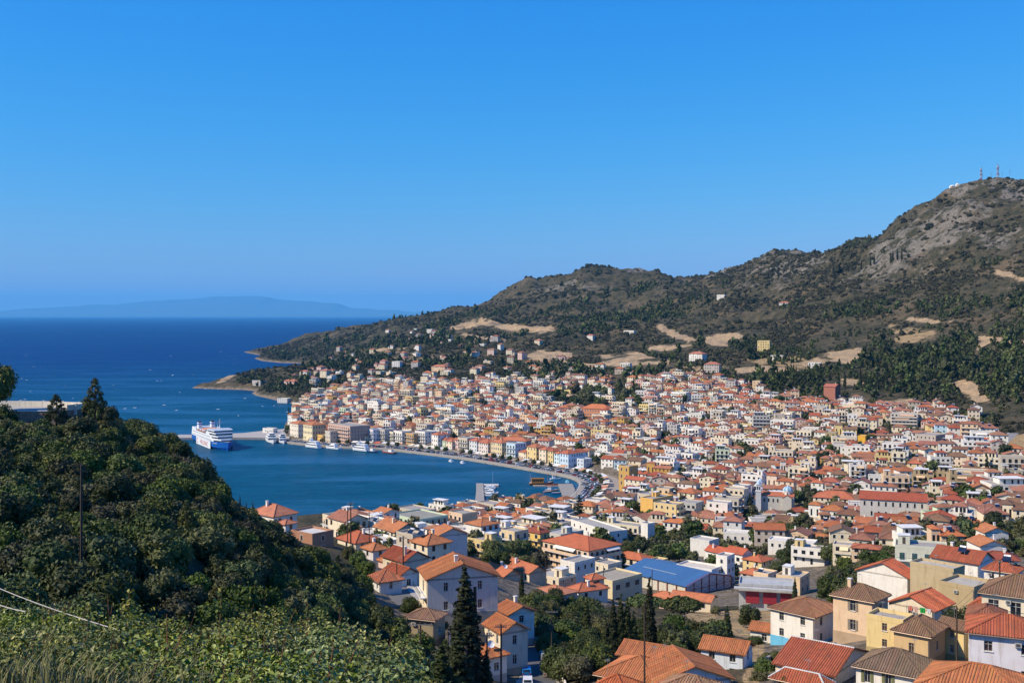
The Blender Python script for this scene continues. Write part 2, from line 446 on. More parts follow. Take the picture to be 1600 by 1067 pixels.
def ground(px, py, ymin=15):
    """first ground point met by the line of sight through a pixel"""
    ys = _ys[_ys >= ymin]
    z = tz((px - CX) * ys / F, ys)
    hit = np.nonzero(H - (py - HY) * ys / F <= z)[0]
    Y = ys[hit[0]] if len(hit) else 4500.0
    x = (px - CX) * Y / F
    return Vector((x, Y, float(tz(x, Y))))

GPX, GPY = proj(GX, GY, ZG)
URBAN = [(440, 700), (446, 668), (455, 645), (482, 622), (545, 604), (620, 596), (700, 600), (800, 600), (925, 596), (960, 615), (1010, 594), (1060, 588), (1120, 592), (1180, 608), (1240, 618), (1330, 632), (1440, 640), (1530, 650), (1552, 668), (1560, 700), (1605, 726), (1700, 760), (1950, 790), (1950, 1120), (1180, 1120), (1195, 1000), (1215, 945), (1080, 948), (980, 945), (900, 950), (850, 935), (790, 940), (800, 990), (880, 1100), (560, 960), (590, 900), (530, 830), (560, 812), (740, 798), (870, 790), (905, 757), (880, 744), (700, 714), (560, 702)]
SCARS = [[(690, 512), (715, 508), (735, 500), (752, 496), (772, 501), (790, 506), (830, 510), (865, 510), (872, 517), (850, 521), (820, 517), (800, 518), (770, 511), (752, 508), (735, 512), (715, 516)],
 [(822, 559), (830, 550), (845, 547), (870, 549), (896, 551), (894, 563), (872, 561), (850, 565), (832, 563)], [(880, 563), (905, 567), (930, 568), (955, 562), (985, 555), (1005, 554), (1025, 559), (1046, 563), (1046, 570), (1000, 569), (980, 575), (955, 571), (930, 575), (905, 572), (880, 568)],
 [(935, 554), (965, 553), (1000, 549), (1012, 556), (975, 557), (940, 561)], [(1022, 504), (1035, 506), (1050, 514), (1062, 521), (1092, 530), (1088, 536), (1055, 530), (1040, 522), (1028, 513)], [(1010, 543), (1030, 539), (1050, 537), (1087, 533), (1080, 541), (1040, 548), (1012, 548)],
 [(1098, 526), (1120, 521), (1150, 520), (1165, 525), (1150, 530), (1135, 536), (1140, 542), (1105, 539)], [(1240, 572), (1260, 564), (1290, 551), (1320, 546), (1346, 543), (1350, 556), (1335, 564), (1325, 570), (1310, 566), (1290, 568), (1262, 573)],
 [(1484, 598), (1496, 594), (1510, 592), (1528, 602), (1540, 616), (1550, 630), (1560, 645), (1546, 643), (1535, 632), (1520, 624), (1508, 618), (1498, 614)], [(336, 600), (362, 581), (372, 583), (352, 597)],
 [(1556, 420), (1580, 426), (1605, 434), (1605, 442), (1556, 429)], [(1410, 493), (1430, 497), (1448, 496), (1470, 502), (1500, 500), (1500, 504), (1455, 506), (1415, 500)], [(1516, 516), (1535, 523), (1555, 526), (1605, 533), (1605, 539), (1550, 534), (1537, 543), (1522, 556), (1528, 534)],
 [(1146, 575), (1190, 571), (1250, 576), (1256, 580), (1200, 581), (1150, 583)], [(1290, 596), (1318, 591), (1345, 593), (1360, 598), (1330, 601), (1300, 604)], [(1370, 624), (1420, 621), (1470, 640), (1400, 641)], [(560, 548), (590, 545), (640, 542), (640, 546), (590, 551)], [(720, 520), (760, 527), (800, 530), (800, 534), (755, 531), (720, 524)]]
DRY = [[(1070, 956), (1200, 950), (1222, 975), (1200, 1005), (1130, 988), (1085, 978)], [(920, 966), (990, 962), (1000, 985), (925, 988)], [(1562, 690), (1610, 672), (1640, 735), (1590, 742)], [(1385, 505), (1460, 515), (1475, 540), (1400, 535)],
 [(870, 612), (930, 600), (960, 606), (900, 622)], [(1030, 575), (1130, 570), (1180, 590), (1110, 596), (1050, 590)],
 [(1380, 640), (1470, 630), (1490, 650), (1420, 655)], [(1150, 560), (1250, 556), (1290, 580), (1180, 590)], [(1060, 845), (1000, 840), (1010, 855), (1080, 860)], [(560, 560), (620, 548), (700, 556), (640, 572)], [(1180, 995), (1215, 985), (1215, 1067), (1160, 1067)]]
zone = np.zeros(GX.shape + (4,), dtype=np.float32)
far = GY > 1100
for k, pl in enumerate(SCARS):
    m = inpoly(GPX, GPY, pl) & (GY > 900)
    zone[..., 0][m] = 1
for pl in DRY:
    zone[..., 1][inpoly(GPX, GPY, pl)] = 1
zone[..., 2] = inpoly(GPX, GPY, URBAN) & (GY > 100) & (GY < 1500)
rk = np.clip((fbm(GX / 120 + 40, GY / 170, 4) - 0.46) * 7, 0, 1) * np.clip((ZG - 120) / 90, 0, 1)
zone[..., 3] = np.maximum(rk, inpoly(GPX, GPY, [(1420, 330), (1490, 290), (1610, 276), (1610, 330), (1540, 335), (1480, 350)]) * np.clip((fbm(GX / 40, GY / 60, 3) - 0.35) * 5, 0, 1))
zone[..., 1] *= np.where(GY > 1000, 0.75 * np.clip((fbm(GX / 70 + 9, GY / 90, 4) - 0.30) * 4, 0, 1), 1)
zone[..., 0] *= np.clip((fbm(GX / 22 + 3, GY / 30, 3) - 0.22) * 5, 0.3, 1)
for c in range(3): zone[..., c] = blur(blur(zone[..., c], 1, 0), 1, 1)

def m_terrain():
    t = NT('hill_ground')
    p = t.pos()
    a = t.attr('zone', 'Color')
    al = t.attr('zone', 'Alpha')
    sp = t.new('SeparateColor'); t.l.new(a, sp.inputs[0])
    scar, dry, urb = sp.outputs[0], sp.outputs[1], sp.outputs[2]
    nA = t.noise(p, 0.010, 6, 0.62)
    nB = t.noise(p, 0.06, 6, 0.65)
    nC = t.noise(p, 0.35, 5, 0.65)
    veg = t.mix(t.ramp(nB, 0.40, 0.62), (0.033, 0.036, 0.018), (0.088, 0.072, 0.041))
    veg = t.mix(t.ramp(nC, 0.45, 0.66, 0, 0.55), veg, (0.15, 0.112, 0.068))
    veg = t.mix(t.ramp(nA, 0.52, 0.66, 0, 0.75), veg, t.mix(t.ramp(nC, 0.35, 0.65), (0.088, 0.070, 0.041), (0.20, 0.142, 0.082)))
    drc = t.mix(t.ramp(nC, 0.3, 0.7), (0.28, 0.19, 0.095), (0.43, 0.31, 0.16))
    c = t.mix(t.ramp(t.math('ADD', dry, t.math('MULTIPLY', t.math('SUBTRACT', nB, 0.5), 2.2)), 0.35, 0.75), veg, drc)
    rkc = t.mix(t.ramp(nC, 0.3, 0.7), (0.115, 0.10, 0.08), (0.30, 0.265, 0.22))
    c = t.mix(t.ramp(t.math('ADD', al, t.math('MULTIPLY', t.math('SUBTRACT', nB, 0.52), 3.0)), 0.55, 1.15, 0, 0.85), c, rkc)
    scc = t.mix(t.ramp(nC, 0.3, 0.7), (0.34, 0.225, 0.115), (0.56, 0.40, 0.235))
    scc = t.mix(t.ramp(nB, 0.42, 0.62, 0, 0.8), scc, (0.30, 0.225, 0.14))
    c = t.mix(t.ramp(t.math('ADD', scar, t.math('MULTIPLY', t.math('SUBTRACT', nB, 0.5), 2.2)), 0.35, 0.68), c, scc)
    gc = t.mix(t.ramp(nC, 0.35, 0.65), (0.115, 0.098, 0.075), (0.23, 0.19, 0.145))
    gc = t.mix(t.ramp(nB, 0.52, 0.62, 0, 0.8), gc, (0.16, 0.125, 0.07))
    c = t.mix(t.ramp(urb, 0.3, 0.7), c, gc)
    z = t.new('SeparateXYZ'); t.l.new(p, z.inputs[0])
    shore = t.ramp(t.math('ADD', z.outputs[2], t.math('MULTIPLY', nB, -6.0)), -2.2, 1.6, 1, 0)
    shc = t.mix(t.ramp(nC, 0.3, 0.7), (0.12, 0.095, 0.07), (0.32, 0.25, 0.18))
    c = t.mix(t.math('MULTIPLY', shore, t.math('SUBTRACT', 1.0, urb)), c, shc)
    h = t.math('ADD', t.math('MULTIPLY', nB, 4.0), t.math('MULTIPLY', nC, 1.3))
    t.bump(h, 0.9, 1.6)
    return t.fin(c, 0.95, 0.1)
M['terrain'] = m_terrain()
nc, nr = GX.shape
V = np.stack([GX, GY, ZG], -1).reshape(-1, 3)
ii, jj = np.meshgrid(np.arange(nc - 1), np.arange(nr - 1), indexing='ij')
base = (ii * nr + jj).ravel()
Q = np.stack([base, base + nr, base + nr + 1, base + 1], -1)
keep = (V[Q, 2].max(1) > -4)
me = mesh_np('hillside_terrain', V, Q[keep], M['terrain'], smooth=True)
za = me.color_attributes.new('zone', 'FLOAT_COLOR', 'POINT')
za.data.foreach_set('color', zone.reshape(-1, 4).ravel())
tag(link('hillside_terrain', me), kind='structure')

# ---------------------------------------------------------------- sea
def m_sea():
    t = NT('sea_water')
    p = t.pos()
    mp = t.new('Mapping'); mp.inputs['Rotation'].default_value = (0, 0, R(-38)); mp.inputs['Scale'].default_value = (0.30, 1.0, 1.0)
    t.l.new(p, mp.inputs['Vector'])
    band = t.noise(mp.outputs[0], 0.013, 4, 0.55, dist=0.6)       # wind streaks
    big = t.noise(p, 0.0016, 3, 0.5)
    mp2 = t.new('Mapping'); mp2.inputs['Rotation'].default_value = (0, 0, R(20)); mp2.inputs['Scale'].default_value = (0.45, 1.0, 1.0)
    t.l.new(p, mp2.inputs['Vector'])
    w1 = t.noise(mp2.outputs[0], 0.22, 5, 0.65)
    w2 = t.noise(mp2.outputs[0], 0.05, 4, 0.6)
    sy = t.new('SeparateXYZ'); t.l.new(p, sy.inputs[0])
    # shallow, silty bay water turns to deep blue out in the open strait
    deep = t.ramp(t.math('ADD', sy.outputs[1], t.math('MULTIPLY', sy.outputs[0], -0.4)), 900, 3600)
    c = t.mix(deep, (0.0030, 0.076, 0.142), (0.0008, 0.026, 0.138))
    c = t.mix(t.ramp(band, 0.47, 0.62, 0, 0.85), c, t.mix(deep, (0.020, 0.125, 0.245), (0.003, 0.042, 0.165)))
    c = t.mix(t.ramp(w2, 0.40, 0.65, 0.0, 0.35), c, t.mix(1.0, c, (0.55, 0.66, 0.72), 'MULTIPLY'))
    c = t.mix(t.ramp(w1, 0.38, 0.62, 0.0, 0.60), c, t.mix(1.0, c, (0.55, 0.62, 0.72), 'MULTIPLY'))
    t.bump(t.math('ADD', t.math('MULTIPLY', w1, 1.0), t.math('MULTIPLY', w2, 2.0)), 0.8, 1.2)
    m = t.fin(c, 0.38, 0.12)
    t.p.inputs['IOR'].default_value = 1.15
    return m
M['sea'] = m_sea()
sb = MB()
n = 96
ring = [0.0, 400, 1500, 4000, 12000, 40000, 88000]
for a, b in zip(ring[:-1], ring[1:]):
    for i in range(n):
        t0, t1 = 2 * math.pi * i / n, 2 * math.pi * (i + 1) / n
        q = [(r * math.cos(t), r * math.sin(t), 0) for r, t in ((a, t0), (b, t0), (b, t1), (a, t1))]
        sb.face(q[1:3] + [(0, 0, 0)] if a == 0 else q)
tag(sb.build('sea', M['sea']), kind='structure')

# whitecaps: low ridges of foam on the open water
fv, fq = [], []
for _ in range(130):
    px = rng.uniform(-40, 640); py = 512 + 180 * rng.random() ** 0.9
    x, y = sea(px, py)
    if inpoly([x], [y], COAST)[0] or (y < 1250 and rng.random() < 0.8): continue
    L = rng.uniform(0.6, 2.6) * (1.0 + y / 12000); wd = rng.uniform(0.3, 0.8) * (1 + y / 7000); a = rng.normal(0.15, 0.25); k = len(fv)
    ca, sa = math.cos(a), math.sin(a)
    for (u, v, w) in ((-L, 0, 0.05), (-L * 0.3, -wd, 0.1), (L * 0.4, -wd * 0.8, 0.1), (L, 0, 0.05), (L * 0.3, wd * 0.7, 0.1), (-L * 0.4, wd, 0.1), (0, 0, 0.55)):
        fv.append((x + u * ca - v * sa, y + u * sa + v * ca, w))
    fq += [(k + i, k + (i + 1) % 6, k + 6) for i in range(6)]
M['foam'] = NT('sea_foam').fin((0.62, 0.66, 0.70), 0.8, 0.2)
tag(link('whitecap_foam', mesh_np('whitecap_foam', fv, fq, M['foam'])), kind='stuff')

# far mountains across the strait, a real ridge far away
FAR = [(-200, 489), (-60, 488), (10, 486), (40, 482), (75, 480), (120, 479), (150, 475), (180, 476), (200, 474), (240, 469), (300, 467), (335, 463), (375, 462), (420, 464), (440, 469), (490, 471), (530, 475), (550, 481), (600, 484), (660, 487), (740, 489), (860, 490)]
fx = np.arange(-200, 861, 3.0)
fy = np.interp(fx, [q[0] for q in FAR], [q[1] for q in FAR]) + (fbm(fx / 22, fx * 0 + 3, 4) - 0.5) * 3.0
prof = [(-8000, -0.02), (-5000, 0.35), (-2200, 0.72), (0, 1.0), (3500, 0.6), (8000, -0.02)]
VV, n0 = [], len(fx)
for dy, k in prof:
    for x_, y_ in zip(fx, fy):
        Y = 76000 + dy
        z = zz(y_, 76000)
        kk = k * (0.86 + 0.28 * vnoise(np.array(x_ / 16.0 + dy), np.array(dy / 900.0))) if 0 < k < 1 else k
        VV.append(((x_ - CX) * 76000 / F, Y, z * kk))
FQ = [(r * n0 + i, r * n0 + i + 1, (r + 1) * n0 + i + 1, (r + 1) * n0 + i) for r in range(len(prof) - 1) for i in range(n0 - 1)]
M['farhill'] = NT('far_mountain_rock').fin((0.11, 0.10, 0.075), 0.95, 0.1)
tag(link('far_mountains', mesh_np('far_mountains', VV, FQ, M['farhill'], smooth=True)), kind='structure')

# air
hz = bpy.data.materials.new('haze_air'); hz.use_nodes = True
hn = hz.node_tree.nodes; hn.remove(hn['Principled BSDF'])
pv = hn.new('ShaderNodeVolumePrincipled')
pv.inputs['Color'].default_value = (0.16, 0.62, 1.0, 1)
pv.inputs['Density'].default_value = 2.3e-5
pv.inputs['Anisotropy'].default_value = 0.0
hz.node_tree.links.new(pv.outputs[0], hn['Material Output'].inputs['Volume'])
hb = MB(); hb.box(-92000, 92000, -92000, 92000, -8, 1700)
tag(hb.build('haze', hz), kind='stuff')
print('terrain done', round(time.time() - T0, 1))

# ---------------------------------------------------------------- houses
WHITE, CREAM, PEACH, YEL, OCHRE, TAN, PINK, GREY, SKYB, BEIGE, GREEN, LAV = (0.83, 0.785, 0.70), (0.78, 0.67, 0.49), (0.76, 0.55, 0.36), (0.76, 0.58, 0.27), (0.56, 0.34, 0.10), (0.47, 0.36, 0.20), (0.70, 0.50, 0.44), (0.50, 0.465, 0.43), (0.52, 0.66, 0.74), (0.58, 0.50, 0.39), (0.60, 0.66, 0.48), (0.76, 0.73, 0.76)
ORANGE, REDT, OLDT, DKRED = (0.54, 0.20, 0.08), (0.45, 0.125, 0.06), (0.27, 0.155, 0.09), (0.33, 0.085, 0.05)
TRIM, DARK, BLUEG = (0.72, 0.71, 0.68), (0.022, 0.024, 0.028), (0.035, 0.05, 0.065)
HM = [M['plaster'], M['concrete'], M['paint'], M['glass'], M['wood'], M['metal'], M['cloth'], M['tile']]
PL, CO, PA, GL, WO, ME, CL, TI = range(8)
def jit(c, a=0.06):
    k = 1 + random.uniform(-a, a)
    return tuple(max(0.01, min(0.85, v * k * (1 + random.uniform(-a, a) * 0.4))) for v in c)

_wc = {}
def window_meshes(w, h, frame, pane, shutter):
    """a window's frame mesh, its pane mesh and a shutter leaf; front is local -y"""
    key = (w, h, frame, pane, shutter)
    if key in _wc: return _wc[key]
    b = MB(); t = 0.09
    fk_ = random.uniform(0.4, 1.0); f_ = tuple(v * fk_ for v in frame)
    b.box(-w / 2, -w / 2 + 0.07, 0.10, 0.20, 0, h, f_, PA); b.box(w / 2 - 0.07, w / 2, 0.10, 0.20, 0, h, f_, PA)
    b.box(-w / 2 + 0.07, w / 2 - 0.07, 0.10, 0.20, h - 0.07, h, f_, PA); b.box(-w / 2 + 0.07, w / 2 - 0.07, 0.10, 0.20, 0, 0.06, f_, PA)
    b.box(-w / 2 - 0.08, w / 2 + 0.08, -0.11, 0.10, -0.08, -0.003, frame, CO)
    b.box(-0.03, 0.03, 0.11, 0.19, 0.06, h - 0.07, f_, PA, False); b.box(-w / 2 + 0.07, w / 2 - 0.07, 0.12, 0.18, h * 0.66, h * 0.66 + 0.045, f_, PA, False)
    p = MB(); p.face([(-w / 2, 0.165, 0), (w / 2, 0.165, 0), (w / 2, 0.165, h), (-w / 2, 0.165, h)], pane, GL)
    s = None
    if shutter:
        q = MB(); q.box(-w / 4, w / 4, -0.05, 0, 0, h, shutter, WO)
        n = 6
        for i in range(n): q.box(-w / 4 + 0.05, w / 4 - 0.05, -0.075, -0.05, h * (i + 0.15) / n, h * (i + 0.65) / n, shutter, WO, False)
        s = q.mesh('shutter', HM)
    _wc[key] = (b.mesh('window', HM), p.mesh('pane', HM), s)
    return _wc[key]

def put_window(parent, x, y, z, rz, w, h, frame=TRIM, pane=DARK, shutter=None, open_=True, name='window'):
    a, p, s = window_meshes(w, h, frame, pane, shutter)
    o = link(name, a, parent, (x, y, z)); o.rotation_euler = (0, 0, rz)
    link('pane', p, o)
    if s:
        for k in (-1, 1):
            q = link('shutter', s, o, (k * (w * 0.77 if open_ else w * 0.25), -0.012, 0))
    return o

FACES = {'f': (0.0,), 'r': (math.pi / 2,), 'b': (math.pi,), 'l': (-math.pi / 2,)}
def face_xf(k, w, d):
    """origin and axes of a facade: point(s, z) with s measured from the facade's middle"""
    if k == 'f': return lambda s, o=0.0: (s, -d / 2 - o), 0.0, w
    if k == 'r': return lambda s, o=0.0: (w / 2 + o, s), math.pi / 2, d
    if k == 'b': return lambda s, o=0.0: (-s, d / 2 + o), math.pi, w
    return lambda s, o=0.0: (-w / 2 - o, -s), -math.pi / 2, d

def slope(mb, poly, thick, col, ribs, pitch=0.34):
    """one roof plane as a slab, with raised rows of cover tiles when close to the eye"""
    P = [Vector(p) for p in poly]
    n = (P[1] - P[0]).cross(P[2] - P[0]).normalized()
    if n.z < 0: P.reverse(); n = -n
    mb.face([tuple(p) for p in P], col, TI)
    dn = Vector((0, 0, -thick))
    for i in range(len(P)):
        a, b = P[i], P[(i + 1) % len(P)]
        mb.face([tuple(a), tuple(a + dn), tuple(b + dn), tuple(b)], tuple(c * 0.8 for c in col), TI)
    if not ribs: return
    tan = n.cross(Vector((0, 0, 1))).normalized(); up = tan.cross(n)
    if up.z < 0: up = -up
    st = [((p - P[0]).dot(tan), (p - P[0]).dot(up)) for p in P]
    s0, s1 = min(q[0] for q in st), max(q[0] for q in st)
    k = int((s1 - s0) / pitch)
    for i in range(k):
        s = s0 + (i + 0.5) * (s1 - s0) / k
        ts = []
        for j in range(len(st)):
            (a0, b0), (a1, b1) = st[j], st[(j + 1) % len(st)]
            if (a0 > s) != (a1 > s): ts.append(b0 + (b1 - b0) * (s - a0) / (a1 - a0))
        if len(ts) < 2: continue
        lo, hi = min(ts), max(ts)
        if hi - lo < 0.15: continue
        wv = pitch * 0.30
        cc = jit(col, 0.24)
        A = P[0] + tan * s + up * (lo - 0.03 - 0.07 * random.random()); B = P[0] + tan * s + up * hi
        l, r, c = tan * -wv, tan * wv, n * 0.085
        o = n * 0.004
        mb.face([tuple(A + l + o), tuple(A + l * 0.45 + c), tuple(B + l * 0.45 + c), tuple(B + l + o)], cc, TI)
        mb.face([tuple(A + l * 0.45 + c), tuple(A + r * 0.45 + c), tuple(B + r * 0.45 + c), tuple(B + l * 0.45 + c)], cc, TI)
        mb.face([tuple(A + r * 0.45 + c), tuple(A + r + o), tuple(B + r + o), tuple(B + r * 0.45 + c)], cc, TI)
        mb.face([tuple(A + l + o), tuple(A + r + o), tuple(A + r * 0.45 + c), tuple(A + l * 0.45 + c)], (0.05, 0.03, 0.02), TI)

def make_roof(mb, cap, w, d, z, kind, col, rise=None, ov=0.45, ribs=False, wall=None, wcol=WHITE, capcol=None, top=None):
    """adds the roof planes to mb, ridge rolls to cap, gable triangles to wall; returns ridge height"""
    W2, D2 = w / 2 + ov, d / 2 + ov
    rise = rise if rise is not None else 0.21 * min(w, d) + 0.2
    zr, th = z + rise, 0.16
    capcol = capcol or tuple(c * 0.85 for c in col)
    ze = z - 0.02
    roll = lambda a, b: cap.tube((a[0], a[1], a[2] + 0.03), (b[0], b[1], b[2] + 0.03), 0.13, None, 5, capcol, TI)
    if kind == 'hip':
        c = [(-W2, -D2, ze), (W2, -D2, ze), (W2, D2, ze), (-W2, D2, ze)]
        if w >= d: r0, r1 = (-(W2 - D2) - 0.01, 0, zr), ((W2 - D2) + 0.01, 0, zr)
        else: r0, r1 = (0, -(D2 - W2) - 0.01, zr), (0, (D2 - W2) + 0.01, zr)
        if w >= d: pl = [[c[0], c[1], r1, r0], [c[1], c[2], r1], [c[2], c[3], r0, r1], [c[3], c[0], r0]]
        else: pl = [[c[0], c[1], r0], [c[1], c[2], r1, r0], [c[2], c[3], r1], [c[3], c[0], r0, r1]]
        for p in pl: slope(mb, p, th, col, ribs)
        if cap is not None:
            roll(r0, r1)
            for i, q in enumerate(c):
                r = (r0 if i in (0, 3) else r1) if w >= d else (r0 if i in (0, 1) else r1)
                roll(q, r)
    else:
        ax = kind == 'gablex'
        if ax:
            A, B = (-W2, 0, zr), (W2, 0, zr)
            slope(mb, [(-W2, -D2, ze), (W2, -D2, ze), B, A], th, col, ribs); slope(mb, [(W2, D2, ze), (-W2, D2, ze), A, B], th, col, ribs)
            g = rise * (d / 2) / D2
            if wall is not None:
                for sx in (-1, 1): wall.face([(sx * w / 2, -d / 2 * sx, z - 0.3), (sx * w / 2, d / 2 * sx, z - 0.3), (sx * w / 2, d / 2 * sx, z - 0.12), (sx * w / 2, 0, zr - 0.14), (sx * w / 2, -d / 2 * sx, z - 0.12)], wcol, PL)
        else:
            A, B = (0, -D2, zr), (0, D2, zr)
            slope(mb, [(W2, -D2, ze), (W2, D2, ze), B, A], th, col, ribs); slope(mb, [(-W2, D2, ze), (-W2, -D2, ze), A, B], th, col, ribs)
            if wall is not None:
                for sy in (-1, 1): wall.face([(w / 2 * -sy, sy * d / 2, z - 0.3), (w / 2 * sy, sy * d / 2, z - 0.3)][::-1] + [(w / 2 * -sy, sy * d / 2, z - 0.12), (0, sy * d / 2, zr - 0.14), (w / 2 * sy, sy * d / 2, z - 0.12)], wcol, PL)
        if cap is not None: roll(A, B)
    return zr

def rail_balcony(b, pt, L, z, dep, kind, col):
    """slab and parapet of a balcony on a facade given by pt(s, out)"""
    def bx(s0, s1, o0, o1, z0, z1, c, m):
        p = [pt(s0, o0), pt(s1, o0), pt(s1, o1), pt(s0, o1)]
        k = len(b.v)
        b.v.extend([(q[0], q[1], z0) for q in p] + [(q[0], q[1], z1) for q in p])
        for q in ((0, 1, 5, 4), (1, 2, 6, 5), (2, 3, 7, 6), (3, 0, 4, 7), (4, 5, 6, 7), (3, 2, 1, 0)):
            b.f.append(tuple(k + i for i in q)); b.c.append(c); b.m.append(m)
    bx(-L / 2, L / 2, 0.0, dep, z - 0.18, z, TRIM, PL)
    if kind == 'solid':
        bx(-L / 2, L / 2, dep - 0.1, dep, z, z + 0.95, col, PL)
        bx(-L / 2, -L / 2 + 0.1, 0, dep - 0.1, z, z + 0.95, col, PL); bx(L / 2 - 0.1, L / 2, 0, dep - 0.1, z, z + 0.95, col, PL)
    else:
        bx(-L / 2, L / 2, dep - 0.06, dep, z + 0.9, z + 0.98, DARK, ME)
        n = max(2, int(L / 0.45))
        for i in range(n + 1):
            s = -L / 2 + 0.02 + (L - 0.06) * i / n
            bx(s, s + 0.03, dep - 0.05, dep - 0.02, z, z + 0.9, DARK, ME)
    return bx

def panel(b, pt, s, z, w, h, out, col, m):
    p0, p1 = pt(s - w / 2, out), pt(s + w / 2, out)
    b.face([(p0[0], p0[1], z), (p1[0], p1[1], z), (p1[0], p1[1], z + h), (p0[0], p0[1], z + h)], col, m)

def house(loc, w, d, h, rz=-40, roof='hip', wcol=WHITE, rcol=ORANGE, st=None, label=None, cat='house', group=None, name='house', near=1, win='frl', shut=None, rise=None,
          balc='', balk='rail', awn=None, plinth=None, capcol=None, ov=0.45, chim=True, tank=False, box=False, dish=False, wins=True, pane=DARK, base=5.0, rtop=None, wspace=2.7, side=None, joined=None, wsize=None, topcol=None, wing=None, pent=None):
    """near: 2 = window by window with panes and rows of tiles, 1 = window by window, 0 = windows joined; joined: a builder taking everything (far town)"""
    rzr = R(rz)
    st = st or max(1, int(round(h / 3.0)))
    sh = h / st
    wb, rb, cb, gb = MB(), MB(), (MB() if near >= 1 else None), MB()
    c2 = tuple(0.5 * p + 0.5 * q for p, q in zip(side, wcol)) if side else wcol  # right flank: own colour on some houses, shade painted in darker on many
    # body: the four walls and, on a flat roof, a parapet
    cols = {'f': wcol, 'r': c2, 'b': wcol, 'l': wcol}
    X, Y = w / 2, d / 2
    items = []
    if wing:                                     # a lower side wing under its own roof
        fw, fd, fh, sx = wing
        ww_, wd_, wh_ = w * fw, d * fd, h * fh
        x0 = sx * (X + ww_ / 2 - 0.05); y0 = random.uniform(-0.3, 0.3) * (d - wd_)
        wb.box(x0 - ww_ / 2, x0 + ww_ / 2, y0 - wd_ / 2, y0 + wd_ / 2, -base, wh_, wcol, PL, False)
        for k_ in (-0.25, 0.25):
            wb.face([(x0 + k_ * ww_ - 0.4, y0 - wd_ / 2 - 0.03, wh_ * 0.35), (x0 + k_ * ww_ + 0.4, y0 - wd_ / 2 - 0.03, wh_ * 0.35), (x0 + k_ * ww_ + 0.4, y0 - wd_ / 2 - 0.03, wh_ * 0.75), (x0 + k_ * ww_ - 0.4, y0 - wd_ / 2 - 0.03, wh_ * 0.75)], pane, GL)
        q_ = MB()
        if roof != 'flat': make_roof(q_, None, ww_, wd_, wh_, 'hip', rcol, None, 0.3, False); q_.xf(Matrix.Translation((x0, y0, 0))); rb.add(q_)
        else: rb.box(x0 - ww_ / 2 - 0.1, x0 + ww_ / 2 + 0.1, y0 - wd_ / 2 - 0.1, y0 + wd_ / 2 + 0.1, wh_ + 0.003, wh_ + 0.3, TRIM, CO)
    if pent and roof == 'flat':                  # set-back top storey with a thin roof slab or tiles
        pw, pd_, px_, py_ = w * 0.58, d * 0.55, random.uniform(-0.15, 0.15) * w, random.uniform(0.05, 0.18) * d
        wb.box(px_ - pw / 2, px_ + pw / 2, py_ - pd_ / 2, py_ + pd_ / 2, h + 0.003, h + 2.7, wcol, PL, False)
        for k_ in (-0.28, 0.05, 0.3): wb.face([(px_ + k_ * pw - 0.5, py_ - pd_ / 2 - 0.03, h + 0.2), (px_ + k_ * pw + 0.5, py_ - pd_ / 2 - 0.03, h + 0.2), (px_ + k_ * pw + 0.5, py_ - pd_ / 2 - 0.03, h + 2.1), (px_ + k_ * pw - 0.5, py_ - pd_ / 2 - 0.03, h + 2.1)], pane, GL)
        if pent == 'tile': q_ = MB(); make_roof(q_, None, pw, pd_, h + 2.7, 'hip', rcol, None, 0.4, False); q_.xf(Matrix.Translation((px_, py_, 0))); rb.add(q_)
        else: rb.box(px_ - pw / 2 - 0.5, px_ + pw / 2 + 0.5, py_ - pd_ / 2 - 1.2, py_ + pd_ / 2 + 0.2, h + 2.7, h + 2.9, TRIM, CO)
    if roof == 'flat':
        pr = 0.55
        t = 0.18
        tc = topcol or wcol
        wb.face([(-X, -Y, h), (X, -Y, h), (X, Y, h), (-X, Y, h)], rtop or (0.36, 0.33, 0.29), CO)
        e = 0.03
        for x0, x1, y0, y1 in ((-X - e, X + e, -Y - e, -Y + t), (-X - e, X + e, Y - t, Y + e), (-X - e, -X + t, -Y + t, Y - t), (X - t, X + e, -Y + t, Y - t)):
            rb.box(x0, x1, y0, y1, h - 0.25, h + pr, tc, PL)
        if box:
            bw, bd = min(3.2, w * 0.35), min(3.4, d * 0.4)
            bx0, by0 = random.choice((-1, 1)) * (X - bw / 2 - 0.8), random.uniform(-0.2, 0.5) * (Y - bd / 2)
            k = MB(); k.box(bx0 - bw / 2, bx0 + bw / 2, by0 - bd / 2, by0 + bd / 2, h + 0.004, h + 2.5, box if isinstance(box, tuple) else wcol, PL, False)
            k.box(bx0 - bw / 2 - 0.15, bx0 + bw / 2 + 0.15, by0 - bd / 2 - 0.15, by0 + bd / 2 + 0.15, h + 2.5, h + 2.65, TRIM, CO)
            k.face([(bx0 - 0.45, by0 - bd / 2 - 0.015, h + 0.1), (bx0 + 0.45, by0 - bd / 2 - 0.015, h + 0.1), (bx0 + 0.45, by0 - bd / 2 - 0.015, h + 2.1), (bx0 - 0.45, by0 - bd / 2 - 0.015, h + 2.1)], (0.10, 0.08, 0.07), WO)
            items.append(('stair_head', k))
        ztop = h + pr
    else:
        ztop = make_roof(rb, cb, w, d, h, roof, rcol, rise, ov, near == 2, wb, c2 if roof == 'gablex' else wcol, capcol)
        if near < 1 and roof != 'flat': pass
        if chim:
            k = MB()
            cx, cy = random.uniform(-0.3, 0.3) * w, random.uniform(-0.28, 0.28) * d
            zc = h + 0.3
            k.box(cx - 0.3, cx + 0.3, cy - 0.3, cy + 0.3, zc, ztop + 0.75, WHITE if random.random() < 0.6 else wcol, PL, False)
            k.box(cx - 0.38, cx + 0.38, cy - 0.38, cy + 0.38, ztop + 0.75, ztop + 0.87, TRIM, CO)
            items.append(('chimney', k))
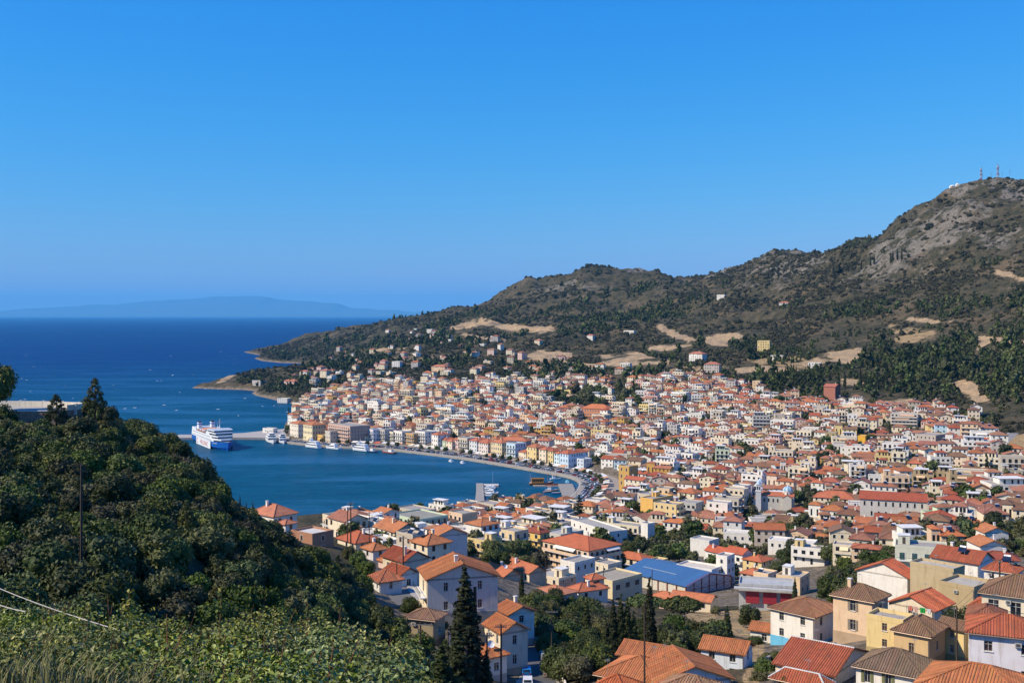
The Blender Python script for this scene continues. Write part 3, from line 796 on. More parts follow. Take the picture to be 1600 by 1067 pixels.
    if tank:
        k = MB()
        tx, ty = random.uniform(-0.25, 0.25) * w, random.uniform(-0.2, 0.2) * d
        z0 = h + 0.05 if roof == 'flat' else h + (ztop - h) * 0.75
        k.tube((tx - 0.7, ty, z0 + 1.25), (tx + 0.7, ty, z0 + 1.25), 0.28, None, 8, (0.7, 0.7, 0.7), ME)
        k.face([(tx - 0.9, ty - 1.3, z0 + 0.25), (tx + 0.9, ty - 1.3, z0 + 0.25), (tx + 0.9, ty - 0.2, z0 + 1.15), (tx - 0.9, ty - 0.2, z0 + 1.15)], (0.02, 0.03, 0.06), GL)
        for sx in (-0.75, 0.75):
            k.tube((tx + sx, ty - 0.2, z0 - 0.3), (tx + sx, ty, z0 + 1.2), 0.03, None, 4, (0.5, 0.5, 0.5), ME)
            k.tube((tx + sx, ty - 1.25, z0 - 0.3), (tx + sx, ty - 1.25, z0 + 0.3), 0.03, None, 4, (0.5, 0.5, 0.5), ME)
        items.append(('solar_water_heater', k))
    if plinth:
        k = MB(); k.box(-X - 0.03, X + 0.03, -Y - 0.03, Y + 0.03, -base, 0.75, plinth, PL, False); items.append(('plinth', k))
    # windows and doors
    lst = []
    ww, wh = wsize or (1.0, 1.35)
    if wins:
        for k in win:
            pt, rot, L = face_xf(k, w, d)
            n = max(1, int((L - 0.8) / wspace))
            for s_ in range(st):
                isb = k in balc and s_ > 0
                for i in range(n):
                    s = (i - (n - 1) / 2) * L / n * 0.97
                    if isb: lst.append((k, s, s_ * sh + 0.06, 1.5, 2.1, True)); continue
                    if s_ == 0 and k in 'fr' and i == n // 2 and near < 2: lst.append((k, s, 0.05, 1.0, 2.1, True)); continue
                    if random.random() < 0.10 and n > 2: continue
                    lst.append((k, s, s_ * sh + sh * 0.32, ww, min(wh, sh * 0.55), False))
    for k in 'frbl':                             # facades; close to the eye the openings are cut through the wall
        pt, rot, L = face_xf(k, w, d)
        hol = [(s - a / 2, s + a / 2, z, z + b_) for kk, s, z, a, b_, dr in lst if kk == k] if near == 2 else []
        ss = sorted({-L / 2, L / 2} | {v for q in hol for v in q[:2]}); zs_ = sorted({-base, h} | {v for q in hol for v in q[2:]})
        for s0, s1 in zip(ss[:-1], ss[1:]):
            for z0, z1 in zip(zs_[:-1], zs_[1:]):
                if any(q[0] - 1e-4 <= s0 and s1 <= q[1] + 1e-4 and q[2] - 1e-4 <= z0 and z1 <= q[3] + 1e-4 for q in hol): continue
                p0, p1 = pt(s0), pt(s1)
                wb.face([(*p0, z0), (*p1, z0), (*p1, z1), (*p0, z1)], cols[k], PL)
        for s0, s1, z0, z1 in hol:
            a0, a1, c0, c1 = pt(s0), pt(s1), pt(s0, -0.2), pt(s1, -0.2)
            for q in ([(*a0, z0), (*a1, z0), (*c1, z0), (*c0, z0)], [(*c0, z1), (*c1, z1), (*a1, z1), (*a0, z1)], [(*a0, z0), (*c0, z0), (*c0, z1), (*a0, z1)], [(*c1, z0), (*a1, z0), (*a1, z1), (*c1, z1)]): wb.face(q, cols[k], PL)
    bb = MB()
    for k in balc:
        pt, rot, L = face_xf(k, w, d)
        for s_ in range(1, st):
            bx = rail_balcony(bb, pt, L * 0.94, s_ * sh, 1.25, balk, wcol)
            if awn and random.random() < 0.75:
                aw, s0 = L * random.uniform(0.3, 0.55), random.uniform(-0.2, 0.2) * L
                a0, a1 = pt(s0 - aw / 2, 0.05), pt(s0 + aw / 2, 0.05)
                e0, e1 = pt(s0 - aw / 2, 1.45), pt(s0 + aw / 2, 1.45)
                za, zb = (s_ + 1) * sh - 0.3, (s_ + 1) * sh - 1.15
                bb.face([(a0[0], a0[1], za), (e0[0], e0[1], zb), (e1[0], e1[1], zb), (a1[0], a1[1], za)], awn, CL)
                bb.face([(e0[0], e0[1], zb), (e0[0], e0[1], zb - 0.25), (e1[0], e1[1], zb - 0.25), (e1[0], e1[1], zb)], awn, CL)
    if joined is not None:
        M4 = Matrix.Translation(loc) @ Matrix.Rotation(rzr, 4, 'Z')
        tot = MB()
        for q in (wb, rb, bb): tot.add(q)
        for nm, k in items: tot.add(k)
        for k, s, z, a, b_, dr in lst: panel(tot, face_xf(k, w, d)[0], s, z, a, b_, 0.03, pane if not shut or dr else shut, GL)
        tot.xf(M4)
        joined.add(tot)
        return None
    root = empty(name, loc, rzr, label, cat, group)
    wall = wb.build('wall', HM, root)
    roofo = rb.build('roof' if roof != 'flat' else 'parapet', HM, root)
    if cb is not None and cb.f: cb.build('ridge_cap', HM, roofo if roof != 'flat' else root)
    for nm, k in items: k.build(nm, HM, roofo if nm == 'chimney' else root)
    if bb.f: tag(bb.build('balcony', HM, root), kind='stuff' if near < 1 else None)
    if near >= 1:
        for k, s, z, a, b_, dr in lst:
            pt, rot, L = face_xf(k, w, d)
            x, y = pt(s, 0.0)
            nm = 'door' if dr and z < 1 else 'window'
            if near == 2: put_window(root, x, y, z, rot, a, b_, TRIM, pane, shut if not dr else None, name=nm)
            else:
                fr, pn, sh_ = window_meshes(a, b_, TRIM if not shut or dr else shut, pane, None)
                key = ('j', a, b_, shut if not dr else None, pane)
                if key not in _wc:
                    q = MB()
                    q.box(-a / 2 - 0.08, a / 2 + 0.08, -0.05, 0.02, -0.08, b_ + 0.08, TRIM if not shut or dr else shut, PA, False)
                    q.face([(-a / 2 + 0.04, -0.056, 0), (a / 2 - 0.04, -0.056, 0), (a / 2 - 0.04, -0.056, b_), (-a / 2 + 0.04, -0.056, b_)], pane, GL)
                    _wc[key] = q.mesh(nm, HM)
                o = link(nm, _wc[key], root, (x, y, z)); o.rotation_euler = (0, 0, rot)
    else:
        for k, s, z, a, b_, dr in lst: panel(gb, face_xf(k, w, d)[0], s, z, a, b_, 0.03, pane if not shut or dr else shut, GL)
        if gb.f: tag(gb.build('glazing', HM, root), kind='stuff')
    if near == 2 and h > 3.2:
        k = MB()
        if roof == 'hip':
            e = ov + 0.06
            for p, q in (((-X - e, -Y - e), (X + e, -Y - e)), ((X + e, -Y - e), (X + e, Y + e))): k.tube((*p, h - 0.16), (*q, h - 0.16), 0.075, None, 5, (0.30, 0.22, 0.17), ME)
        k.tube((X - 0.12, -Y - 0.09, -1.5), (X - 0.12, -Y - 0.09, h - 0.1), 0.05, None, 5, (0.42, 0.38, 0.34), ME)
        k.build('gutter_pipe', HM, root)
        k = MB(); k.box(-X - 0.035, X + 0.035, -Y - 0.035, Y + 0.035, -base, 0.45, tuple(v * 0.62 for v in (wcol if not plinth else WHITE)), CO, False)
        if not plinth: k.build('foundation_band', HM, root)
        if random.random() < 0.7:
            k = MB(); ax_, az_ = random.uniform(-0.3, 0.3) * w, ztop - 0.3
            k.tube((ax_, 0, az_ - 0.6), (ax_, 0, az_ + 2.0), 0.025, None, 4, (0.35, 0.35, 0.35), ME)
            for i in range(5): k.tube((ax_ - 0.5 + 0.07 * i, 0.22 * i - 0.4, az_ + 1.9), (ax_ + 0.5 - 0.07 * i, 0.22 * i - 0.4, az_ + 1.9), 0.012, None, 4, (0.4, 0.4, 0.4), ME)
            k.tube((ax_, -0.45, az_ + 1.9), (ax_, 0.5, az_ + 1.9), 0.014, None, 4, (0.4, 0.4, 0.4), ME)
            k.build('television_aerial', HM, root)
        if random.random() < 0.45 and wins:
            k = MB(); k.box(-0.4, 0.4, -0.32, 0, 0, 0.55, (0.66, 0.65, 0.62), ME); k.face([(-0.25, -0.325, 0.08), (0.25, -0.325, 0.08), (0.25, -0.325, 0.46), (-0.25, -0.325, 0.46)], (0.12, 0.12, 0.12), ME)
            k.build('air_conditioner', HM, root, (random.uniform(-0.3, 0.3) * w, -Y - 0.01, h - 1.3))
    if dish:
        k = MB()
        n0 = 0
        k.lathe([(0.02, 0.0), (0.35, 0.05), (0.55, 0.16), (0.62, 0.24)], 14, col=(0.75, 0.75, 0.74), m=PA)
        k.lathe([(0.61, 0.24), (0.54, 0.19), (0.34, 0.08), (0.01, 0.03)], 14, col=(0.75, 0.75, 0.74), m=PA)
        k.xf(Matrix.Rotation(R(58), 4, 'X'))
        k.tube((0, 0.05, 0.0), (0, 0.3, -0.9), 0.035, None, 5, (0.4, 0.4, 0.4), ME)
        o = k.build('satellite_dish', HM, root, (w * 0.25, -d * 0.1, ztop + 0.3)); o.rotation_euler = (0, 0, -rzr + R(20))
    return root

FOOT = []           # footprints taken: x, y, radius
def H2(px, py, Y, w, d, h, rz=-40, **kw):
    """a house given by the foot of its corner nearest the eye"""
    c = at(px, py, Y)
    if Y >= 330 and Y < 2000:          # the foot is where the line of sight meets the ground
        g = ground(px, py, 0.7 * Y)
        k = min(1.25, max(0.72, g.y / Y))
        c, w, d, h = g, w * k, d * k, h * k
        if kw.get('rise'): kw['rise'] *= k
    a = R(rz)
    lx, ly = (w / 2, -d / 2)
    cx = c.x - (lx * math.cos(a) - ly * math.sin(a)); cy = c.y - (lx * math.sin(a) + ly * math.cos(a))
    FOOT.append((cx, cy, math.hypot(w, d) / 2 * 0.86))
    return house((cx, cy, c.z), w, d, h, rz, **kw)

# ---------------------------------------------------------------- houses of the near slope, lower right
GRN = (0.20, 0.21, 0.10); DGRN = (0.03, 0.06, 0.05); BRN = (0.09, 0.05, 0.03)
H2(1272, 1013, 195, 9.0, 9.6, 5.7, -46, near=2, roof='hip', wcol=WHITE, side=(0.60, 0.50, 0.44), rcol=(0.36, 0.17, 0.09), plinth=(0.16, 0.50, 0.72), rise=1.8, chim=False, wspace=3.6, wsize=(0.95, 1.4), label='white two-storey house with a blue painted base and brown hipped roof')
H2(1303, 1124, 150, 8.6, 13.0, 6.2, -38, near=2, roof='gablex', wcol=CREAM, side=(0.47, 0.46, 0.45), rcol=REDT, rise=2.2, win='f', chim=False, capcol=TRIM, dish=False, wsize=(2.2, 2.0), wspace=3.4, pane=(0.014, 0.014, 0.016), label='house with a plain grey side wall and wide red roof beside two satellite dishes')
H2(1288, 1134, 146, 7.4, 2.6, 5.1, -38, near=2, roof='hip', wcol=CREAM, rcol=REDT, rise=1.3, chim=False, capcol=TRIM, wsize=(1.6, 2.0), wspace=2.4, pane=(0.014, 0.014, 0.016), label='tiled veranda roof with white ridges in front of the wide red roof', cat='veranda', name='veranda')
H2(1440, 1130, 142, 8.6, 7.6, 6.0, -36, near=2, roof='hip', wcol=WHITE, side=(0.45, 0.44, 0.43), rcol=(0.23, 0.155, 0.10), rise=2.1, shut=GRN, chim=False, wspace=2.2, wsize=(0.8, 1.7), label='white house with olive-green shutters under a weathered grey-brown hipped roof')
H2(1612, 1182, 116, 12.0, 10.0, 5.2, -34, near=2, roof='hip', wcol=WHITE, rcol=ORANGE, rise=2.3, chim=False, label='broad bright orange hipped roof in the bottom right corner, on white walls')
H2(1634, 1082, 135, 8.8, 7.5, 6.6, -24, near=2, roof='hip', wcol=LAV, rcol=REDT, rise=1.7, chim=False, wsize=(1.0, 1.3), wspace=2.9, pane=(0.05, 0.028, 0.03), label='lavender-white house with dark windows and red hipped roof at the right edge')
H2(1566, 1046, 146, 4.2, 6.0, 6.4, -26, near=2, roof='hip', wcol=CREAM, rcol=(0.33, 0.13, 0.075), rise=1.3, chim=False, shut=GRN, wsize=(0.8, 1.6), wspace=1.6, label='narrow cream house with closed green shutters joined to the lavender-white house')
H2(1642, 1004, 160, 9.5, 8.0, 6.2, -34, near=2, roof='hip', wcol=CREAM, rcol=OLDT, rise=2.4, chim=False, shut=DGRN, balc='f', label='house with balcony awning under an old brown tiled roof at the right edge')
H2(1568, 992, 168, 4.8, 5.0, 3.8, -38, near=2, roof='hip', wcol=CREAM, rcol=REDT, rise=1.6, chim=True, label='small cream house with a steep red roof below the tan house')
H2(1411, 1024, 168, 5.8, 4.5, 5.0, -40, near=2, roof='flat', wcol=YEL, chim=False, wspace=4, wsize=(0.8, 1.2), pane=BRN, label='yellow flat-roofed house with one small brown window')
H2(1452, 1038, 164, 5.4, 7.0, 4.3, -40, near=2, roof='hip', wcol=(0.66, 0.46, 0.24), side=(0.42, 0.28, 0.18), rcol=OLDT, rise=1.9, chim=False, wspace=3.5, wsize=(0.8, 1.4), pane=BRN, label='ochre house with crumbling walls under a worn brown hipped roof')
H2(1508, 1032, 168, 4.4, 3.6, 4.6, -50, near=2, roof='gablex', wcol=YEL, rcol=OLDT, rise=1.0, chim=False, wspace=3, wsize=(0.7, 1.3), pane=BRN, label='little yellow annex with a sloping brown roof right of the ochre house')
H2(1458, 996, 195, 8.4, 8.0, 4.8, -46, near=2, roof='gabley', wcol=CREAM, side=(0.55, 0.50, 0.45), rcol=(0.54, 0.15, 0.07), rise=2.0, chim=False, wspace=4, label='cream gabled house with a red roof and washing on its terrace')
H2(1364, 1000, 185, 7.2, 6.2, 6.6, -42, near=2, roof='hip', wcol=PEACH, side=(0.30, 0.17, 0.12), rcol=OLDT, rise=1.9, chim=True, shut=(0.30, 0.25, 0.20), wspace=4.5, wsize=(0.9, 2.2), balc='r', label='peach house with tall grey shutters and a dark wooden rear balcony')
H2(1419, 962, 235, 11.5, 5.2, 8.2, -42, near=2, roof='gabley', wcol=WHITE, side=(0.22, 0.23, 0.25), rcol=(0.52, 0.135, 0.065), rise=2.6, chim=False, wins=False, label='tall windowless white gable wall with a red roof, stained at the top')
H2(1522, 985, 212, 7.2, 8.2, 8.0, -48, near=2, roof='flat', wcol=TAN, side=(0.32, 0.28, 0.21), chim=False, win='r', wspace=3.2, wsize=(1.0, 1.6), rtop=(0.46, 0.42, 0.34), label='tan two-storey house with flat roof and two windows on its shaded side')
H2(1490, 972, 226, 9.6, 5.0, 10.6, -48, near=2, roof='flat', wcol=(0.50, 0.40, 0.24), chim=False, wins=False, rtop=(0.46, 0.42, 0.36), label='taller blank tan wall with a white coping left of the tan house')
H2(1529, 930, 250, 11.0, 8.6, 7.2, -44, near=2, roof='gablex', wcol=WHITE, side=LAV, rcol=REDT, rise=2.2, chim=True, tank=True, win='f', label='white house with a long bright red roof and blank lavender gable')
H2(1586, 935, 238, 6.5, 6.0, 5.6, -40, near=2, roof='hip', wcol=WHITE, rcol=REDT, rise=2.2, tank=True, label='white house with a red hipped roof behind the electricity pole')
H2(1592, 905, 285, 9.0, 6.0, 5.0, -20, near=1, roof='hip', wcol=WHITE, rcol=DKRED, rise=1.5, label='low white house with a dark red roof at the right edge')
H2(1480, 900, 310, 14.0, 9.0, 7.5, -20, near=1, roof='flat', wcol=(0.66, 0.66, 0.52), balc='f', balk='rail', box=True, pane=(0.06, 0.12, 0.12), label='pale green apartment block with teal doors and two rows of balconies', cat='apartment block', name='apartment_block')
H2(1573, 876, 325, 8.0, 9.0, 4.5, 2, near=1, roof='gabley', wcol=WHITE, rcol=ORANGE, rise=1.7, win='', label='nearer of two white gable fronts edged in orange tiles')
H2(1576, 856, 350, 7.8, 8.0, 5.0, 2, near=1, roof='gabley', wcol=WHITE, rcol=ORANGE, rise=1.7, win='', label='farther of two white gable fronts edged in orange tiles')
# orange and blue roofs, bottom centre
H2(1024, 1126, 150, 9.0, 9.0, 5.0, -32, near=2, roof='hip', wcol=(0.72, 0.36, 0.16), rcol=ORANGE, rise=2.1, chim=False, label='orange house with a deep hipped orange roof, bottom centre')
H2(978, 1138, 138, 5.0, 5.0, 4.2, -32, near=2, roof='hip', wcol=(0.72, 0.36, 0.16), rcol=(0.55, 0.15, 0.055), rise=1.6, chim=False, label='low orange porch roof in front of the orange house')
H2(1043, 1086, 170, 8.4, 6.4, 5.2, -30, near=2, roof='gablex', wcol=(0.75, 0.38, 0.18), rcol=ORANGE, rise=1.5, chim=False, win='f', label='orange-walled house with a low gable roof behind the orange house')
H2(1142, 1122, 150, 10.6, 9.0, 5.6, 10, near=2, roof='gabley', wcol=(0.62, 0.74, 0.82), rcol=ORANGE, rise=2.0, chim=False, wspace=7, wsize=(0.8, 0.6), label='pale blue gable wall with patches of bare plaster and an orange roof')
H2(1114, 1158, 128, 8.6, 7.6, 4.0, -34, near=2, roof='hip', wcol=BEIGE, rcol=(0.36, 0.20, 0.115), rise=2.0, chim=False, label='old brown tiled roof in front of the pale blue gable')
H2(1162, 1066, 172, 7.0, 5.0, 4.5, -28, near=2, roof='gablex', wcol=(0.70, 0.76, 0.82), rcol=ORANGE, rise=1.4, chim=False, label='pale blue house with an orange roof behind the pale blue gable')
H2(1216, 1012, 205, 5.4, 4.4, 2.8, -30, near=2, roof='gablex', wcol=WHITE, rcol=ORANGE, rise=1.0, chim=False, label='low white shed with an orange roof left of the blue-based house')
# left cluster below the wooded slope
H2(668, 964, 190, 9.0, 12.6, 6.6, -76, near=2, roof='gablex', wcol=CREAM, side=(0.56, 0.58, 0.60), rcol=ORANGE, rise=2.5, chim=True, win='fr', wspace=5.6, st=2, wsize=(0.8, 1.5), balc='f', label='big house with a pale grey gable and orange roof behind the tall cypress')
H2(784, 1050, 184, 6.5, 5.0, 6.6, -62, near=2, roof='gablex', wcol=CREAM, side=(0.64, 0.59, 0.53), rcol=ORANGE, rise=1.6, chim=False, wsize=(0.8, 1.6), label='white house with a pale side wall standing by the narrow street')
H2(760, 1062, 176, 4.6, 4.0, 3.6, -55, near=2, roof='hip', wcol=WHITE, rcol=ORANGE, rise=1.3, chim=False, dish=True, label='small house with an orange roof and satellite dish right of the tall cypress')
H2(795, 1006, 205, 5.4, 5.6, 5.6, -60, near=2, roof='gablex', wcol=WHITE, rcol=ORANGE, rise=1.2, chim=True, label='white house with two orange roof steps above the narrow street')
H2(678, 1006, 178, 5.0, 4.2, 4.0, -22, near=2, roof='hip', wcol=(0.36, 0.29, 0.19), rcol=(0.33, 0.19, 0.115), rise=1.1, chim=False, wspace=3.5, wsize=(0.9, 0.9), pane=BRN, label='small brown stone house with an old tiled hipped roof')
H2(594, 948, 208, 5.0, 4.6, 4.8, -58, near=2, roof='hip', wcol=(0.70, 0.70, 0.69), rcol=(0.56, 0.20, 0.10), rise=1.6, chim=False, wspace=2.0, wsize=(0.7, 1.5), label='small white house with orange tiled roof at the edge of the wood')
H2(631, 930, 228, 8.0, 6.4, 7.0, -50, near=2, roof='gablex', wcol=CREAM, side=(0.52, 0.43, 0.37), rcol=(0.46, 0.12, 0.06), rise=1.9, chim=True, capcol=TRIM, win='f', label='cream house with a blank pinkish gable and red roof by the tall pole')
H2(626, 926, 219, 6.0, 4.0, 3.6, -50, near=2, roof='gablex', wcol=WHITE, rcol=(0.48, 0.13, 0.06), rise=1.2, chim=False, label='low lean-to with red tiles in front of the pinkish gable')
H2(668, 884, 262, 7.0, 7.0, 5.0, -50, near=1, roof='hip', wcol=CREAM, rcol=ORANGE, rise=1.8, tank=True, label='orange hipped roof with a solar heater behind the pinkish gable')
H2(684, 872, 300, 6.5, 8.8, 6.2, -66, near=1, roof='gablex', wcol=WHITE, side=(0.58, 0.50, 0.48), rcol=ORANGE, rise=1.9, win='f', label='house with a blank pink-grey gable below the white apartment block')
H2(645, 874, 292, 6.6, 4.4, 6.2, -42, near=1, roof='flat', wcol=BEIGE, pane=BRN, tank=True, label='beige flat-roofed house with brown doors next to the pink-grey gable')
H2(617, 858, 340, 12.5, 9.0, 5.4, -52, near=1, roof='gablex', wcol=CREAM, side=(0.34, 0.31, 0.28), rcol=ORANGE, rise=2.2, win='f', label='house with broad orange roof and shaded brown gable before the long green hotel')
H2(598, 880, 300, 9.0, 5.5, 5.6, -52, near=1, roof='flat', wcol=WHITE, rtop=(0.62, 0.58, 0.50), label='white flat-roofed house with a cream terrace above the wood')
H2(586, 862, 325, 10.0, 5.5, 4.6, -50, near=1, roof='flat', wcol=WHITE, rtop=(0.60, 0.55, 0.47), label='white house with pale terrace behind the cream terrace house')
H2(556, 878, 298, 9.6, 8.0, 5.2, -50, near=1, roof='hip', wcol=CREAM, rcol=(0.50, 0.135, 0.06), rise=2.2, label='red hipped roof house beside the unfinished concrete frame')
H2(583, 890, 272, 5.2, 4.2, 4.8, -50, near=1, roof='hip', wcol=(0.66, 0.62, 0.60), rcol=ORANGE, rise=1.3, label='small grey-white house with orange roof half hidden by the wood')
H2(612, 905, 246, 5.5, 4.0, 3.6, -50, near=1, roof='hip', wcol=PINK, rcol=ORANGE, rise=1.3, chim=True, label='low pink house with an orange roof among the wood-side houses')
H2(488, 868, 275, 8.4, 7.0, 5.0, -40, near=1, roof='flat', wcol=(0.42, 0.22, 0.14), rtop=(0.60, 0.57, 0.52), wspace=4, pane=BRN, label='unplastered brick house with a pale flat roof in the trees')
H2(428, 842, 300, 10.4, 8.0, 6.2, -40, near=1, roof='hip', wcol=WHITE, rcol=(0.58, 0.22, 0.12), rise=2.4, label='house with a large faded orange hipped roof behind the wooded slope')
H2(446, 848, 292, 3.6, 3.6, 5.0, -40, near=1, roof='hip', wcol=WHITE, rcol=(0.58, 0.22, 0.12), rise=0.9, chim=False, label='low wing with orange roof right of the large faded orange roof')
H2(577, 842, 385, 16.0, 9.0, 5.0, -42, near=1, roof='flat', wcol=WHITE, rtop=(0.50, 0.46, 0.42), tank=True, box=True, label='long white flat-roofed building with a red water tank at the bay')
H2(652, 846, 470, 20.0, 17.0, 9.0, -48, near=1, roof='flat', wcol=(0.55, 0.68, 0.46), side=(0.10, 0.16, 0.16), balc='fr', balk='rail', rtop=(0.30, 0.29, 0.24), topcol=(0.60, 0.70, 0.50), pane=(0.02, 0.05, 0.055), label='long pale green hotel with a dark glassy end and flat roof', cat='hotel', name='hotel')
H2(600, 836, 500, 8.0, 9.0, 10.0, -46, near=1, roof='gablex', wcol=WHITE, rcol=ORANGE, rise=1.6, label='white house with a small orange roof at the far end of the green hotel')
H2(722, 838, 480, 9.0, 9.0, 9.5, -46, near=1, roof='flat', wcol=PEACH, side=(0.36, 0.28, 0.22), label='peach block with a blank brown side right of the green hotel', cat='apartment block', name='apartment_block', win='f', balc='f', st=3)
H2(752, 868, 440, 9.6, 10.0, 12.0, -46, near=1, roof='hip', wcol=WHITE, side=(0.62, 0.63, 0.66), rcol=ORANGE, rise=1.8, win='r', balc='r', balk='solid', label='tall white apartment block with a blank lit wall and orange roof', cat='apartment block', name='apartment_block')
H2(804, 868, 452, 9.0, 8.4, 9.4, -44, near=1, roof='flat', wcol=(0.76, 0.60, 0.36), side=(0.52, 0.42, 0.28), balc='fr', balk='rail', pane=(0.03, 0.06, 0.10), st=3, label='cream-yellow apartment block with blue doors and corner balconies', cat='apartment block', name='apartment_block')
H2(844, 868, 462, 9.0, 6.0, 9.4, -44, near=1, roof='hip', wcol=(0.78, 0.54, 0.16), side=(0.40, 0.34, 0.22), rcol=DKRED, rise=1.8, balc='f', balk='solid', st=3, label='bright yellow house with a dark red roof beside the grey block', cat='house')
H2(876, 868, 450, 9.4, 14.0, 8.2, -46, near=1, roof='flat', wcol=(0.58, 0.55, 0.47), side=(0.10, 0.10, 0.10), win='f', balc='f', balk='rail', box=True, st=3, rtop=(0.42, 0.41, 0.38), label='grey concrete block with one blank nearly black side', cat='apartment block', name='apartment_block')  # dark right side is shade painted onto an unplastered wall
H2(952, 856, 500, 34.0, 10.0, 7.0, -62, near=1, roof='flat', wcol=WHITE, side=(0.55, 0.55, 0.55), st=2, wspace=5, rtop=(0.40, 0.38, 0.34), label='long low white workshop with a grey roof behind the grey block', cat='workshop', name='workshop')
H2(920, 900, 368, 22.5, 16.0, 8.6, -48, near=1, roof='hip', wcol=PEACH, side=(0.50, 0.40, 0.33), rcol=(0.56, 0.155, 0.065), rise=2.6, st=3, balc='fr', balk='solid', awn=(0.76, 0.72, 0.64), label='long peach apartment building with a big orange roof and cream awnings', cat='apartment block', name='apartment_block')
H2(827, 928, 312, 13.0, 6.0, 6.0, -56, near=1, roof='gablex', wcol=CREAM, side=(0.36, 0.24, 0.14), rcol=(0.56, 0.18, 0.08), rise=1.7, win='f', label='long orange-roofed house with a blank brown gable beside the dark trees')
H2(788, 932, 300, 11.0, 5.4, 5.6, -56, near=1, roof='gablex', wcol=CREAM, side=(0.34, 0.25, 0.16), rcol=(0.56, 0.18, 0.08), rise=1.6, win='f', dish=True, label='orange-roofed house with brown gable left of the long orange-roofed house')
H2(873, 930, 325, 10.4, 8.0, 4.6, -44, near=1, roof='flat', wcol=CREAM, side=(0.24, 0.05, 0.04), plinth=(0.24, 0.06, 0.05), rtop=(0.46, 0.43, 0.38), box=True, label='cream flat house with a dark red side wall')
H2(898, 915, 340, 6.0, 10.0, 6.8, -44, near=1, roof='flat', wcol=WHITE, side=(0.40, 0.43, 0.48), label='white block with blue-grey side next to the dark red wall')
H2(868, 948, 292, 9.0, 8.0, 3.0, -50, near=1, roof='hip', wcol=(0.40, 0.37, 0.33), rcol=(0.58, 0.23, 0.12), rise=1.4, chim=False, wins=False, label='low shed with a wide faded orange hipped roof among the trees')
H2(904, 956, 300, 5.6, 9.6, 5.6, -62, near=1, roof='hip', wcol=WHITE, side=(0.62, 0.55, 0.44), rcol=(0.56, 0.17, 0.08), rise=1.6, wspace=3, label='white house with stepped orange roofs above the cypresses')
H2(925, 951, 305, 3.6, 4.0, 8.2, -62, near=1, roof='hip', wcol=CREAM, rcol=(0.56, 0.17, 0.08), rise=1.2, chim=False, wspace=2, label='small tower room with its own orange roof on the stepped-roof house')
H2(957, 950, 322, 10.6, 13.8, 7.6, -46, near=1, roof='flat', wcol=(0.72, 0.60, 0.36), side=(0.38, 0.34, 0.29), st=2, wsize=(2.2, 1.6), wspace=3.4, rtop=(0.36, 0.32, 0.25), pane=(0.05, 0.055, 0.06), label='beige two-storey concrete office left of the blue-roofed sports hall', cat='office', name='office_building')
H2(950, 915, 342, 6.0, 6.6, 6.2, -46, near=1, roof='flat', wcol=CREAM, side=(0.38, 0.34, 0.26), label='cream upper box on the far side of the beige office')
H2(948, 905, 365, 7.4, 4.6, 5.0, -46, near=1, roof='flat', wcol=(0.55, 0.07, 0.05), pane=(0.6, 0.6, 0.6), tank=True, label='bright red small house with white windows')
H2(1004, 896, 395, 13.0, 7.6, 4.6, -40, near=1, roof='hip', wcol=CREAM, rcol=(0.57, 0.17, 0.07), rise=1.6, balc='f', label='long orange-roofed house behind the blue sports hall')
H2(1030, 900, 398, 4.6, 6.0, 5.0, -40, near=1, roof='flat', wcol=YEL, side=GREY, label='yellow box-like house right of the long orange roof')
H2(1110, 956, 330, 12.6, 6.0, 3.0, -28, near=1, roof='gablex', wcol=CREAM, rcol=(0.60, 0.20, 0.09), rise=1.5, chim=False, win='f', label='low cream house with a bright orange roof in front of the sports hall')
H2(1048, 952, 335, 7.5, 5.5, 3.0, -40, near=1, roof='hip', wcol=PINK, rcol=(0.60, 0.20, 0.09), rise=1.5, chim=False, label='low pink house with orange roof at the left front of the sports hall')
H2(1112, 918, 420, 15.4, 9.0, 6.4, -38, near=1, roof='flat', wcol=WHITE, side=(0.66, 0.67, 0.70), rtop=(0.60, 0.54, 0.44), st=2, pane=DARK, label='modern white building with four square windows behind the sports hall')
H2(1136, 914, 415, 4.6, 6.4, 10.4, -38, near=1, roof='flat', wcol=WHITE, side=(0.55, 0.57, 0.62), st=3, wspace=2.2, label='white stair tower at the corner of the modern white building')
H2(1128, 892, 475, 9.0, 7.0, 7.6, -48, near=1, roof='gablex', wcol=WHITE, rcol=(0.55, 0.13, 0.06), rise=2.0, st=2, balc='f', balk='solid', label='left of the twin white apartments with steep orange roofs', cat='apartment block', name='apartment_block')
H2(1160, 896, 465, 9.0, 7.0, 8.0, -48, near=1, roof='gablex', wcol=WHITE, rcol=(0.55, 0.13, 0.06), rise=2.0, st=2, balc='f', balk='solid', label='right of the twin white apartments with steep orange roofs', cat='apartment block', name='apartment_block')
H2(1190, 898, 455, 9.0, 9.0, 5.4, -44, near=1, roof='hip', wcol=YEL, rcol=(0.56, 0.16, 0.07), rise=1.8, label='yellow house with an orange roof right of the twin apartments')
H2(1182, 920, 415, 7.0, 7.0, 5.2, -44, near=1, roof='hip', wcol=PEACH, rcol=(0.55, 0.17, 0.08), rise=1.8, balc='f', label='peach house with orange roof between the modern white building and the grey fire station')
H2(1200, 926, 400, 6.0, 7.0, 6.4, -42, near=1, roof='flat', wcol=(0.78, 0.58, 0.38), win='r', rtop=(0.42, 0.38, 0.32), tank=True, label='left of two plain peach boxes above the grey fire station')
H2(1250, 930, 378, 8.6, 10.0, 5.6, -34, near=1, roof='flat', wcol=(0.78, 0.58, 0.36), side=(0.42, 0.33, 0.26), win='r', rtop=(0.42, 0.38, 0.32), box=WHITE, label='right of two plain peach boxes above the grey fire station')
